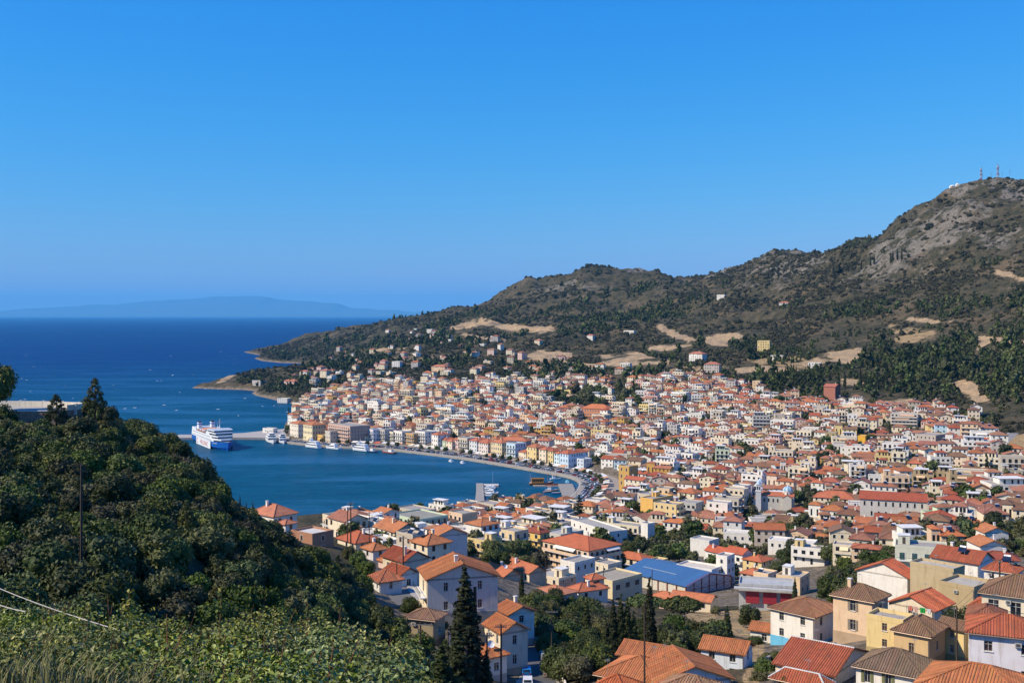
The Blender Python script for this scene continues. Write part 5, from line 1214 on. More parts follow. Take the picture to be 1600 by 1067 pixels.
# ---------------------------------------------------------------- boats
def hull(mb, L, Bm, zd, zk, col, m, n=9, bow=0.55, stripe=None, sheer=0.3, stern=0.85):
    """lofted hull along +x (bow); returns half-breadth function"""
    hb = lambda t: Bm / 2 * (stern + (1 - stern) * min(1, t / 0.25)) * (1 - max(0, (t - bow) / (1 - bow)) ** 2.2)
    secs = []
    for i in range(n + 1):
        t = i / n; x = -L / 2 + L * t; r = hb(t) + 0.02; s = zd + sheer * max(0, (t - 0.5) * 2) ** 2
        rake = 0.06 * L * max(0, t - 0.7) / 0.3
        secs.append([(x - rake * 0.9, 0, zk), (x - rake * 0.8, r * 0.55, zk * 0.6), (x - rake * 0.3, r * 0.92, zd * 0.35), (x, r, s)])
    for i in range(n):
        for sgn in (-1, 1):
            for j in range(3):
                q = [secs[i][j], secs[i + 1][j], secs[i + 1][j + 1], secs[i][j + 1]]
                q = [(p[0], p[1] * sgn, p[2]) for p in q]
                c = stripe if stripe and j == 1 else col
                mb.face(q if sgn < 0 else q[::-1], c, m)
        mb.face([(secs[i][3][0], -secs[i][3][1], secs[i][3][2] - 0.05), (secs[i + 1][3][0], -secs[i + 1][3][1], secs[i + 1][3][2] - 0.05), (secs[i + 1][3][0], secs[i + 1][3][1], secs[i + 1][3][2] - 0.05), (secs[i][3][0], secs[i][3][1], secs[i][3][2] - 0.05)], (0.45, 0.42, 0.38), m)
    s = secs[0]
    mb.face([(p[0], -p[1], p[2]) for p in s[::-1]] + [(p[0], p[1], p[2]) for p in s[1:]], col, m)
    return hb
SM = [M['shippaint'], M['glass'], M['metal'], M['wood'], M['cloth']]
# ferry
L = 94.0; bowp = Vector((*sea(357, 705), 0)); dirv = Vector((0.50, -0.866, 0)).normalized()
ctr = bowp - dirv * (L / 2)
fer = empty('ferry', ctr, math.atan2(dirv.y, dirv.x), 'large white and blue car ferry coming alongside the harbour pier', 'ferry'); fer.scale = (1, 1, 0.85)
BL, WH = (0.012, 0.13, 0.48), (0.80, 0.81, 0.80)
b = MB(); hull(b, L, 20, 8.4, -3, BL, 0, 18, 0.70, None, 1.0, 0.96); b.build('hull', SM, fer)
hbf = lambda t: 10 * (0.96 + 0.04 * min(1, t / 0.25)) * (1 - max(0, (t - 0.7) / 0.3) ** 2.2)
def side_panel(mb, x0, x1, z0, z1, col, out=0.06, m=0, k=8, sides=(-1, 1)):
    for i in range(k):
        a, c = x0 + (x1 - x0) * i / k, x0 + (x1 - x0) * (i + 1) / k
        ya, yc = hbf(a / L + 0.5) + out, hbf(c / L + 0.5) + out
        for sg in sides:
            q = [(a, sg * ya, z0), (c, sg * yc, z0), (c, sg * yc, z1), (a, sg * ya, z1)]
            mb.face(q if sg < 0 else q[::-1], col, m)
for sg_ in (-1, 1):
    b = MB(); side_panel(b, -26, 24, 0.4, 8.3, WH, 0.22, sides=(sg_,)); b.build('white_side_panel', SM, fer)
for sg_ in (-1, 1):
    b = MB(); side_panel(b, -46, 34, -0.4, 0.5, (0.03, 0.03, 0.05), 0.14, 0, 14, (sg_,)); b.build('boot_stripe', SM, fer)
def deck(x0, x1, z0, z1, name, inset=0.15, col=WH, front=0.0):
    mb = MB(); n = 14
    pr, pl_ = [], []
    for i in range(n + 1):
        x = x0 + (x1 - x0) * i / n
        y = max(2.0, min(hbf(x / L + 0.5), 10) - inset)
        pr.append((x, -y)); pl_.append((x, y))
    ring = pr + pl_[::-1]
    mb.face([(*p, z1) for p in ring], (0.50, 0.52, 0.54), 0)
    for i in range(len(ring)):
        p, q = ring[i], ring[(i + 1) % len(ring)]
        mb.face([(*p, z0), (*q, z0), (*q, z1), (*p, z1)], col, 0)
    return mb, ring
mb, ring = deck(-46, 40, 8.3, 11.4, 'd'); mb.build('superstructure', SM, fer)
mb, ring = deck(-45.5, 36, 11.4, 14.4, 'd', 0.3); mb.build('superstructure', SM, fer)
mb, ring = deck(8, 33, 14.4, 17.4, 'd', 0.3); mb.build('superstructure', SM, fer)
mb, ring = deck(12, 31, 17.4, 20.2, 'd', 0.2); mb.build('bridge_deck', SM, fer)
mb, ring = deck(-45, -30, 14.4, 17.0, 'd', 0.4); mb.build('superstructure', SM, fer)
def band(x0, x1, z0, z1, inset, col, name, m=1):
    mb, ring = deck(x0, x1 + 0.06, z0, z1, name, inset - 0.08, col)
    mb.f, mb.c, mb.m = mb.f[1:], mb.c[1:], [m] * (len(mb.f) - 1)
    return mb.build(name, SM, fer)
band(26, 36, 12.2, 13.4, 0.3, DARK, 'front_window_band'); band(20, 33, 15.2, 16.6, 0.3, DARK, 'front_window_band'); band(14, 31, 18.2, 19.4, 0.2, DARK, 'bridge_window_band'); band(30, 40, 9.0, 10.2, 0.15, DARK, 'front_window_band')
for z0, x0, x1, n in ((9.3, -42, 26, 24), (12.2, -42, 22, 22)):
    k = MB()
    for i in range(n):
        x = x0 + (x1 - x0) * i / n
        y = hbf(x / L + 0.5) - (0.15 if z0 < 10 else 0.3) + 0.03
        for sg in (-1, 1):
            q = [(x, sg * y, z0), (x + 1.3, sg * y, z0), (x + 1.3, sg * y, z0 + 0.9), (x, sg * y, z0 + 0.9)]
            k.face(q if sg < 0 else q[::-1], DARK, 1)
    tag(k.build('porthole_row', SM, fer), kind='stuff')
for sg in (-1, 1):
    k = MB(); k.box(-33, -27, sg * 6 - 1.6, sg * 6 + 1.6, 14.45, 22.6, WH, 0); k.box(-32.6, -27.6, sg * 6 - 1.3, sg * 6 + 1.3, 22.6, 24.0, (0.03, 0.03, 0.05), 0); k.box(-33.05, -26.95, sg * 6 - 1.65, sg * 6 + 1.65, 20.4, 21.4, BL, 0); k.build('funnel', SM, fer)
k = MB(); k.tube((18, 0, 20.2), (18, 0, 29.5), 0.5, 0.3, 8, WH, 0); k.box(17.6, 18.4, -2.6, 2.6, 26.4, 26.8, (0.6, 0.3, 0.25), 0); k.tube((18, 0, 29.5), (18, 0, 31.5), 0.12, None, 5, (0.5, 0.5, 0.5), 0); k.box(17.7, 18.3, -1.2, 1.2, 28.4, 28.9, (0.4, 0.15, 0.12), 0); k.build('mast', SM, fer)
for x, y in ((-4, -4), (-4, 4), (-12, 0)):
    k = MB(); k.tube((x, y, 14.4), (x, y, 22.5), 0.25, 0.15, 6, WH, 0); k.build('pole', SM, fer)
k = MB(); k.box(-24, -8, -6.5, 6.5, 16.6, 17.0, (0.66, 0.30, 0.14), 4)
for x in (-23.5, -8.5):
    for y in (-6, 6): k.tube((x, y, 14.4), (x, y, 16.6), 0.12, None, 5, WH, 0)
k.build('deck_awning', SM, fer)
for i in range(3):
    for sg in (-1, 1):
        k = MB(); hull(k, 7.5, 2.6, 1.2, -0.6, (0.65, 0.22, 0.06), 0, 6); k.box(-2.6, 2.4, -1.1, 1.1, 1.1, 1.9, WH, 0); k.build('lifeboat', SM, fer, (-20 + i * 9.5, sg * 9.2, 15.4))
k = MB()
for i in range(30):
    x = -44 + 82 * i / 29
    y = min(hbf(x / L + 0.5), 10) - 0.4
    for sg in (-1, 1): k.tube((x, sg * y, 14.4), (x, sg * y, 15.5), 0.06, None, 4, WH, 0)
for x0, x1 in ((-44, 20),):
    for sg in (-1, 1): k.tube((x0, sg * 9.6, 15.5), (x1, sg * 9.6, 15.5), 0.06, None, 4, WH, 0)
tag(k.build('deck_railing', SM, fer), kind='stuff')
def lettering(name, s, size, parent, loc, rot, mat, ext=0.02):
    cu = bpy.data.curves.new(name, 'FONT'); cu.body = s; cu.size = size; cu.extrude = ext; cu.align_x = 'CENTER'
    o = bpy.data.objects.new(name + '_outline', cu); COL.objects.link(o)
    bpy.context.view_layer.update()
    me = bpy.data.meshes.new_from_object(o.evaluated_get(bpy.context.evaluated_depsgraph_get()))
    bpy.data.objects.remove(o); bpy.data.curves.remove(cu)
    me.materials.clear(); me.materials.append(mat)
    q = link(name, me, parent, loc); q.rotation_euler = rot
    return q
M['red'] = NT('red_hull_lettering').fin((0.50, 0.05, 0.035), 0.5, 0.3)
M['white'] = NT('white_hull_lettering').fin((0.8, 0.8, 0.8), 0.5, 0.3)
for sg in (-1, 1):
    lettering('side_lettering', 'HELLENIC', 6.4, fer, (2.5, sg * (hbf(0.5) + 0.26), 2.2), (R(90), 0, 0 if sg < 0 else math.pi), M['red'])
    k = MB()
    for t in np.linspace(0.6, 5.4, 12): k.box(-21 + 2.2 * math.cos(t) - 0.35, -21 + 2.2 * math.cos(t) + 0.35, sg * 10.3 - 0.05, sg * 10.3 + 0.05, 4.4 + 2.4 * math.sin(t) - 0.35, 4.4 + 2.4 * math.sin(t) + 0.35, (0.55, 0.06, 0.04), 0)
    k.build('side_emblem', SM, fer)
a_ = (hbf(0.90) - hbf(0.80)) / (0.1 * L)
lettering('bow_name', 'MYKONOS', 1.5, fer, (L * 0.345, -hbf(0.845) - 0.35, 6.7), (R(90), 0, -math.atan(a_)), M['white'])

def boat(name, px, py, L, rot, kind, col, label, cat='boat', group=None, cabin=WH):
    x, y = sea(px, py)
    o = empty(name, (x, y, 0), R(rot), label, cat, group)
    Bm = L * (0.30 if L > 14 else 0.36)
    zd = 0.085 * L + 0.25
    k = MB(); hull(k, L, Bm, zd, -0.4, col, 0, 8, 0.5, None, 0.04 * L); k.build('hull', SM, o)
    if kind == 'cat':
        k = MB()
        k.box(-L * 0.44, L * 0.26, -Bm * 0.42, Bm * 0.42, zd - 0.05, zd + 2.3, cabin, 0); k.box(-L * 0.36, L * 0.12, -Bm * 0.36, Bm * 0.36, zd + 2.3, zd + 4.3, cabin, 0)
        k.box(L * 0.02, L * 0.16, -Bm * 0.25, Bm * 0.25, zd + 4.3, zd + 6.0, cabin, 0); k.build('cabin', SM, o)
        k = MB()
        for z_, x0, x1, yy in ((zd + 0.8, -L * 0.40, L * 0.265, Bm * 0.425), (zd + 2.9, -L * 0.33, L * 0.125, Bm * 0.365), (zd + 4.9, L * 0.03, L * 0.165, Bm * 0.255)): k.box(x0, x1, -yy, yy, z_, z_ + 0.8, DARK, 1)
        k.build('window_band', SM, o)
        k = MB(); k.tube((L * 0.02, 0, zd + 6), (-L * 0.02, 0, zd + 9.5), 0.15, 0.08, 6, WH, 0); k.build('mast', SM, o)
    elif kind == 'sail':
        k = MB(); k.box(-L * 0.18, L * 0.18, -Bm * 0.28, Bm * 0.28, zd - 0.05, zd + 0.55, cabin, 0); k.build('cabin', SM, o)
        k = MB(); k.tube((L * 0.06, 0, zd), (L * 0.06, 0, zd + L * 1.15), 0.09, 0.05, 6, (0.7, 0.7, 0.7), 2); k.tube((L * 0.06, 0, zd + 1.3), (-L * 0.36, 0, zd + 1.2), 0.12, None, 6, (0.25, 0.3, 0.45), 4); k.build('mast', SM, o)
    elif kind == 'motor':
        k = MB(); k.box(-L * 0.25, L * 0.16, -Bm * 0.34, Bm * 0.34, zd - 0.05, zd + L * 0.11, cabin, 0); k.box(-L * 0.20, L * 0.06, -Bm * 0.28, Bm * 0.28, zd + L * 0.11, zd + L * 0.17, cabin, 0); k.build('cabin', SM, o)
        k = MB(); k.box(-L * 0.2, L * 0.165, -Bm * 0.345, Bm * 0.345, zd + L * 0.04, zd + L * 0.085, DARK, 1); k.build('window_band', SM, o)
    elif kind == 'fish':
        k = MB(); k.box(-L * 0.30, -L * 0.05, -Bm * 0.26, Bm * 0.26, zd - 0.05, zd + 2.0, cabin, 0); k.box(-L * 0.33, -L * 0.02, -Bm * 0.31, Bm * 0.31, zd + 2.0, zd + 2.15, (0.5, 0.3, 0.15), 3); k.build('wheelhouse', SM, o)
        k = MB(); k.tube((L * 0.1, 0, zd), (L * 0.1, 0, zd + L * 0.5), 0.1, 0.06, 5, (0.4, 0.25, 0.12), 3); k.build('mast', SM, o)
    else:
        k = MB(); k.box(-L * 0.2, -L * 0.1, -Bm * 0.36, Bm * 0.36, zd - 0.2, zd - 0.1, (0.4, 0.26, 0.14), 3); k.box(L * 0.1, L * 0.2, -Bm * 0.33, Bm * 0.33, zd - 0.2, zd - 0.1, (0.4, 0.26, 0.14), 3); k.build('thwart', SM, o)
    return o
boat('passenger_ferry', 424, 691, 30, -70, 'cat', WH, 'white catamaran ferry moored at the pier, nearest the big ferry')
boat('passenger_ferry', 441, 691.5, 24, -70, 'cat', (0.74, 0.76, 0.8), 'smaller white and grey passenger boat right of the white catamaran')
boat('excursion_boat', 488, 699.5, 20, 140, 'cat', WH, 'white excursion boat moored below the cream-yellow mansion')
boat('excursion_boat', 520, 701.5, 19, 140, 'motor', WH, 'white motor yacht moored in front of the brown hotel')
boat('excursion_boat', 563, 704.5, 21, 140, 'cat', WH, 'white excursion boat with high cabin right of the brown hotel')
boat('fishing_boat', 579, 706, 14, 140, 'fish', (0.05, 0.09, 0.2), 'dark blue fishing boat beside the high-cabin excursion boat')
boat('fishing_boat', 607, 708, 16, 140, 'fish', (0.33, 0.10, 0.06), 'dark red-brown fishing caique at the end of the mooring row')
boat('motor_boat', 704, 721.5, 7, 120, 'motor', WH, 'small white launch at the promenade wall, left one of two')
boat('motor_boat', 722, 724, 7, 120, 'motor', WH, 'small white launch at the promenade wall, right one of two')
for i, (px, py, L_, rt, kd, lab) in enumerate([(763, 764, 10, 175, 'motor', 'white cabin cruiser nearest the jetty head'), (761, 767, 9, 175, 'motor', 'second white cruiser from the jetty head'), (766, 771, 11, 170, 'motor', 'third white cruiser along the jetty'), (763, 775, 9, 172, 'motor', 'fourth white cruiser along the jetty, nearest the shore'), (770, 762, 9, 90, 'sail', 'white sailing yacht lying along the jetty arm')]):
    boat('moored_yacht', px, py, L_, rt, kd, (0.78, 0.79, 0.8), lab, 'boat', 'yachts along the jetty')
boat('fishing_boat', 868, 749, 8, 10, 'fish', WH, 'small white fishing boat near the curved promenade')
boat('motor_boat', 886, 754.5, 7, 100, 'motor', (0.12, 0.45, 0.62), 'small turquoise boat near the curved promenade', cabin=(0.3, 0.65, 0.75))
boat('fishing_boat', 862, 767, 9, 0, 'fish', (0.6, 0.28, 0.15), 'orange-brown caique beside the mole')
boat('rowing_boat', 870, 771, 7, 5, 'row', (0.02, 0.06, 0.30), 'deep blue open boat beside the mole')
boat('rowing_boat', 856, 769, 6, 20, 'row', (0.5, 0.12, 0.08), 'red open boat beside the mole')
for i, px in enumerate((790, 806, 818, 832, 846)):
    boat('rowing_boat', px, 796.5 - (px - 790) * 0.055, 5.5, 80, 'row', [(0.75, 0.75, 0.75), (0.1, 0.25, 0.5), (0.75, 0.74, 0.7), (0.5, 0.12, 0.08), (0.1, 0.3, 0.45)][i], ['white open boat on the near shore, farthest left', 'blue open boat on the near shore', 'cream open boat in the middle of the near shore', 'red open boat on the near shore', 'pale blue open boat on the near shore, farthest right'][i])
# wooden show ship lying at a low raft
x, y = sea(846, 757)
o = empty('wooden_ship', (x, y, 0), R(4), 'ornate brown wooden ship with red benches lying in the bay corner', 'ship')
k = MB(); hull(k, 17, 5.5, 1.6, -0.5, (0.30, 0.11, 0.04), 3, 9, 0.55, (0.40, 0.18, 0.05), 0.8); k.build('hull', SM, o)
k = MB(); k.box(-7, 1.5, -2.2, 2.2, 1.5, 4.3, (0.42, 0.20, 0.04), 3); k.box(-7.4, 2, -2.5, 2.5, 4.3, 4.6, (0.30, 0.14, 0.04), 3); k.build('cabin', SM, o)
for i in range(6): k = MB(); k.box(-0.4, 0.4, -0.03, 0, 0, 1.2, DARK, 1); k.build('cabin_window', SM, o, (-6.3 + i * 1.3, -2.21, 2.4))
k = MB(); k.tube((4.5, 0, 1.4), (4.5, 0, 9), 0.14, 0.08, 6, (0.35, 0.2, 0.1), 3); k.build('mast', SM, o)
k = MB(); k.tube((-8, 0, 1.6), (-8, 0, 8), 0.1, 0.06, 6, (0.6, 0.6, 0.6), 2); k.build('flagpole', SM, o)
x, y = sea(862, 759.5)
o = empty('raft', (x, y, 0), R(2), 'low wooden raft with dark red seats between the wooden ship and the mole', 'raft')
k = MB(); k.box(-13, 9, -1.8, 1.8, -0.4, 0.7, (0.42, 0.33, 0.26), 3); k.build('deck', SM, o)
for i in range(9): k = MB(); k.box(-0.8, 0.8, -0.5, 0.5, 0, 0.5, (0.20, 0.05, 0.05), 3); k.box(-0.8, 0.8, 0.4, 0.5, 0.5, 1.1, (0.20, 0.05, 0.05), 3); k.build('seat', SM, o, (-4 + i * 1.7, 0.2, 0.7))
# harbour terminal
g = sea(422, 679)
o = house((g[0], g[1], 2.1), 13, 7, 4.2, -25, near=1, roof='flat', wcol=WHITE, label='white flat-roofed terminal building on the harbour pier', cat='terminal', name='ferry_terminal', base=0.5, wspace=2.2, chim=False)

# ---------------------------------------------------------------- the town: houses met by walking its blocks
LAND = [('blue-domed church', 1215, 770), ('sports hall', 1070, 915), ('long stone hall', 1410, 790), ('ochre tower house', 980, 745), ('amber slab block', 1030, 795), ('sky-blue mansion', 895, 715), ('brown hotel', 535, 680), ('cream-yellow mansion', 478, 680), ('huge orange roof', 935, 645),
        ('yellow-orange wall', 1350, 690), ('peach end block', 1528, 670), ('beige awning block', 1430, 655), ('red brick house', 1295, 615), ('white gymnasium', 1095, 855), ('jetty', 750, 790), ('mole', 885, 775), ('long school row', 815, 690), ('green hotel', 655, 830), ('grey concrete block', 880, 845), ('town wood', 960, 620), ('harbour', 440, 690)]
LW = [(n, ground(px, py, 200)) for n, px, py in LAND]
def dens(px, py):
    """chance of a house at a spot of the town"""
    if inpoly([px], [py], [(860, 612), (935, 606), (1000, 612), (1005, 648), (920, 650), (905, 640), (850, 640)])[0]: return 0.10 if py < 640 else 0.3
    if inpoly([px], [py], [(740, 612), (800, 608), (850, 622), (800, 630), (745, 625)])[0]: return 0.5
    if inpoly([px], [py], [(930, 855), (1000, 838), (1105, 838), (1180, 850), (1210, 865), (1210, 905), (1040, 890), (930, 905), (780, 900), (760, 870)])[0]: return 0.0
    if inpoly([px], [py], [(1350, 690), (1410, 690), (1400, 650), (1340, 645)])[0]: return 0.7
    return 1.0
cand = []
sp = 12.2
for ix in range(-32, 72):
    for iy in range(20, 140):
        a = R(40)
        # two street grids: along the bay, and turned a little for the valley
        x0, y0 = ix * sp, iy * sp
        x = x0 + random.uniform(-2.6, 2.6) + (sp / 2 if iy % 2 else 0); y = y0 + random.uniform(-2.6, 2.6)
        if y < 330 or y > 1680: continue
        z = float(tz(x, y)); px, py = proj(x, y, z)
        if px < 430 or px > 1640 or py < 586 or py > 870: continue
        if not inpoly([px], [py], URBAN)[0]: continue
        cand.append((x, y, z, px, py))
xs, ys = np.array([c[0] for c in cand]), np.array([c[1] for c in cand])
okc = inpoly(xs, ys, COAST) & (segdist(xs, ys, QW) > 40) & (segdist(xs, ys, COAST, True) > 9)
fp = np.array(FOOT)
pick = []
for (x, y, z, px, py), k in zip(cand, okc):
    if not k: continue
    if (np.hypot(fp[:, 0] - x, fp[:, 1] - y) < fp[:, 2] + 5.0).any(): continue
    if random.random() > dens(px, py) * 0.90: continue
    if px > 1500 and y < 420: continue
    flat = random.random() < (0.34 if px < 950 else 0.30)
    if y < 560 and px < 1000: flat = random.random() < 0.6
    w, d = random.uniform(6.4, 12.5), random.uniform(6.0, 10.5)
    st = random.choices([1, 2, 3], [0.18, 0.62, 0.20])[0]
    if flat: st = random.choices([1, 2, 3, 4], [0.22, 0.36, 0.30, 0.12])[0]; w += 1.0; w, d = (w * 1.5, d * 1.25) if random.random() < 0.28 else (w, d)
    if px > 1330 and y < 560 or px < 1010 and y < 790: st = min(st, 2)
    if 1160 < px < 1295 and 780 < py < 845: st = 1
    rr_ = max(w, d) / 2
    if any(abs(q['x'] - x) < 16 and abs(q['y'] - y) < 16 and math.hypot(q['x'] - x, q['y'] - y) < (rr_ + max(q['w'], q['d']) / 2) * 0.86 for q in pick[-260:]): continue
    rz = -46 + 26 * min(1, max(0, (px - 560) / 900)) + random.gauss(0, 5)
    if random.random() < 0.2: rz += 18
    wc = random.choices([WHITE, CREAM, PEACH, YEL, PINK, BEIGE, GREY, SKYB, LAV, TAN, OCHRE, GREEN], [40, 27, 5, 6, 2, 10, 6, 1.6, 1.2, 3.5, 1.5, 0.6])[0]
    rc = random.choices([ORANGE, REDT, OLDT, (0.46, 0.21, 0.125), (0.42, 0.20, 0.13)], [26, 12, 18, 24, 20])[0]
    rf = 'flat' if flat else random.choices(['hip', 'gablex', 'gabley'], [66, 18, 16])[0]
    pick.append(dict(x=x, y=y, z=z, px=px, py=py, w=w, d=d, st=st, rz=rz, wc=wc, rc=rc, rf=rf))
# what can be seen: paint the houses near to far into a coarse picture
SX = 1024 / 1600.0
zb = np.full((700, 1060), 1e9, dtype=np.float32)
def stamp(x, y, z, w, d, h):
    r = (w + d) * 0.34
    px, py0 = proj(x, y - 0.4 * d, z); _, py1 = proj(x, y, z + h)
    hw = r * F / y
    X0, X1 = int((px - hw) * SX), int((px + hw) * SX) + 1
    Y0, Y1 = int(py1 * SX), int(py0 * SX) + 1
    X0, X1, Y0, Y1 = max(0, X0), min(1024, X1), max(0, Y0), min(682, Y1)
    if X1 <= X0 or Y1 <= Y0: return 0
    s = zb[Y0:Y1, X0:X1]; m = s > y
    s[m] = y
    return int(m.sum())
for (x, y, r) in sorted(FOOT, key=lambda q: q[1]): stamp(x, y, float(tz(x, y)), r * 1.3, r * 1.3, 6.5)
pick.sort(key=lambda q: q['y'])
for q in pick: q['vis'] = stamp(q['x'], q['y'], q['z'], q['w'], q['d'], q['st'] * 3.0 + (1.8 if q['rf'] != 'flat' else 0.6))
pick = [q for q in pick if q['vis'] >= 8]
pitched = sorted([q for q in pick if q['rf'] != 'flat'], key=lambda q: -q['vis'])
flats = sorted([q for q in pick if q['rf'] == 'flat'], key=lambda q: -q['vis'])
solo = pitched[:175] + flats[:205]
rest = pitched[175:] + flats[205:]
CNAME = {WHITE: 'white', CREAM: 'cream', PEACH: 'peach', YEL: 'yellow', PINK: 'pink', BEIGE: 'beige', GREY: 'grey', SKYB: 'light blue', LAV: 'lavender-white', TAN: 'tan', OCHRE: 'ochre', GREEN: 'pale green'}
RNAME = {ORANGE: 'orange', REDT: 'red', OLDT: 'old brown', (0.46, 0.21, 0.125): 'faded orange', (0.42, 0.20, 0.13): 'brownish'}
SN = ['', 'one', 'two', 'three', 'four', 'five']
def nearest(q):
    best = min(LW, key=lambda l: (l[1].x - q['x']) ** 2 + (l[1].y - q['y']) ** 2)
    dx, dy = q['x'] - best[1].x, q['y'] - best[1].y
    if abs(dx) > abs(dy) * 1.2: rel = 'right of' if dx > 0 else 'left of'
    else: rel = 'behind' if dy > 0 else 'in front of'
    return best[0], rel, math.hypot(dx, dy)
groups = {}
for q in solo:
    n, rel, dist = nearest(q)
    q['dist'] = dist
    kindw = 'block' if q['rf'] == 'flat' and q['st'] >= 3 else 'house'
    roofw = 'flat roof' if q['rf'] == 'flat' else '%s %s roof' % (RNAME[q['rc']], 'hipped' if q['rf'] == 'hip' else 'gable')
    q['key'] = (SN[q['st']], CNAME[q['wc']], kindw, roofw, rel, n)
    groups.setdefault(q['key'], []).append(q)
ORDN = ['nearest'] + [q + ' nearest' for q in 'second third fourth fifth sixth seventh eighth ninth tenth eleventh twelfth thirteenth fourteenth fifteenth sixteenth seventeenth eighteenth nineteenth twentieth'.split()]
for key, qs in groups.items():
    qs.sort(key=lambda q: q['dist'])
    for i, q in enumerate(qs):
        s, c, kw, rw, rel, n = key
        q['label'] = ('%s-storey %s %s with %s %s the %s' % (s, c, kw, rw, rel, n)) if len(qs) == 1 else ('%s %s-storey %s %s, %s, %s the %s' % (ORDN[min(i, 19)], s, c, kw, rw, rel, n))
AW = [(0.74, 0.70, 0.62), (0.66, 0.46, 0.28), None, None, (0.34, 0.16, 0.12)]
def town_house(q, joined=None):
    fl = q['rf'] == 'flat'
    h = q['st'] * 3.0 + random.uniform(-0.2, 0.5)
    wc = jit(q['wc'], 0.05)
    near = 1 if q['y'] < 560 and joined is None else 0
    house((q['x'], q['y'], q['z'] + 0.1), q['w'], q['d'], h, q['rz'], roof=q['rf'], wcol=wc, rcol=jit(tuple(v * k for v, k in zip(q['rc'], (0.90, 0.82, 0.78))), 0.16), st=q['st'], near=near, joined=joined, chim=random.random() < 0.55, tank=random.random() < 0.30, box=fl and random.random() < 0.35,
          balc=('f' if random.random() < 0.75 else '') + ('r' if random.random() < 0.3 else '') if fl and q['st'] > 1 else '', balk=random.choice(['solid', 'rail']), awn=random.choice(AW), win='fr',
          shut=random.choice([None, None, None, GRN, (0.06, 0.10, 0.14), (0.16, 0.09, 0.05)]), wins=True, wing=(random.uniform(0.35, 0.6), random.uniform(0.5, 0.85), random.choice([0.5, 0.6, 0.7, 1.3 if not fl else 0.6]), random.choice((-1, 1))) if not fl and random.random() < 0.38 else None, pent=random.choice(['slab', 'slab', 'tile']) if fl and random.random() < 0.4 else None,
          label=q.get('label'), cat='apartment block' if fl and q['st'] >= 3 else 'house', group='flat-roofed houses of the town' if fl else 'tile-roofed houses of the town', name='town_house' if not fl else 'flat_roofed_house', base=4.0, wspace=2.5)
for q in solo: town_house(q)
# sunlit villas among the trees beyond the town, and the houses too small to tell apart
more = []
for _ in range(1500):
    px, py = random.uniform(430, 1000), random.uniform(508, 606)
    top = np.interp(px, [430, 520, 640, 760, 860, 1000], [585, 550, 520, 525, 545, 580])
    if py < top or random.random() > 0.12 + 0.5 * (py - top) / (610 - top): continue
    if any(inpoly([px], [py], s)[0] for s in SCARS): continue
    g = ground(px, py, 900)
    if not inpoly([g.x], [g.y], COAST)[0] or g.y > 3000 or g.z < 3 or inpoly([px], [py], URBAN)[0] and dens(px, py) > 0.5: continue
    if any((g.x - m[0]) ** 2 + (g.y - m[1]) ** 2 < 24 ** 2 for m in more) or (np.hypot(fp[:, 0] - g.x, fp[:, 1] - g.y) < 22).any(): continue
    more.append((g.x, g.y, g.z, px, py))
for x, y, z, px, py in more[:130]:
    if random.random() < 0.25: continue
    q = dict(x=x, y=y, z=z, w=random.uniform(8, 14), d=random.uniform(7, 11), st=random.choice([1, 2, 2, 3]), rz=random.uniform(-55, -15), wc=random.choice([WHITE, WHITE, CREAM, PINK, GREY, BEIGE]), rc=random.choice([(0.46, 0.21, 0.125), ORANGE, (0.42, 0.20, 0.13)]), rf=random.choice(['hip', 'hip', 'hip', 'flat']))
    rest.append(q)
jb = MB()
for q in rest: town_house(q, jb)
tag(jb.build('distant_houses', HM), kind='stuff')
print('town', len(pick), 'solo', len(solo), 'rest', len(rest), 'more', len(more), round(time.time() - T0, 1))

# ---------------------------------------------------------------- plants
def ico(r, c, sub=1):
    t = (1 + 5 ** 0.5) / 2
    v = np.array([(-1, t, 0), (1, t, 0), (-1, -t, 0), (1, -t, 0), (0, -1, t), (0, 1, t), (0, -1, -t), (0, 1, -t), (t, 0, -1), (t, 0, 1), (-t, 0, -1), (-t, 0, 1)], dtype=float)
    f = [(0, 11, 5), (0, 5, 1), (0, 1, 7), (0, 7, 10), (0, 10, 11), (1, 5, 9), (5, 11, 4), (11, 10, 2), (10, 7, 6), (7, 1, 8), (3, 9, 4), (3, 4, 2), (3, 2, 6), (3, 6, 8), (3, 8, 9), (4, 9, 5), (2, 4, 11), (6, 2, 10), (8, 6, 7), (9, 8, 1)]
    v /= np.linalg.norm(v[0])
    return v * np.asarray(r) + np.asarray(c), [q + (q[2],) for q in f]
def leaves(C, Rd, n, size, r, up=0.35, shell=(0.78, 1.08), aspect=0.6, squash=1.0):
    """leaf quads over the surfaces of the lobes C with radii Rd"""
    w = Rd ** 2; k = r.choice(len(C), n, p=w / w.sum())
    d = r.normal(size=(n, 3)); d[:, 2] = d[:, 2] + up; d /= np.linalg.norm(d, axis=1)[:, None]
    p = C[k] + d * (Rd[k] * r.uniform(*shell, n))[:, None] * np.array([1, 1, squash])
    nm = d + r.normal(size=(n, 3)) * 0.65; nm /= np.linalg.norm(nm, axis=1)[:, None]
    a = np.cross(nm, r.normal(size=(n, 3))); a /= np.linalg.norm(a, axis=1)[:, None]
    b = np.cross(nm, a)
    s = (size * r.uniform(0.6, 1.35, n))[:, None]
    V = np.stack([p - a * s, p - b * s * aspect + nm * s * 0.15, p + a * s, p + b * s * aspect + nm * s * 0.15], 1).reshape(-1, 3)
    Q = np.arange(4 * n).reshape(-1, 4)
    return V, Q, r.random(n)
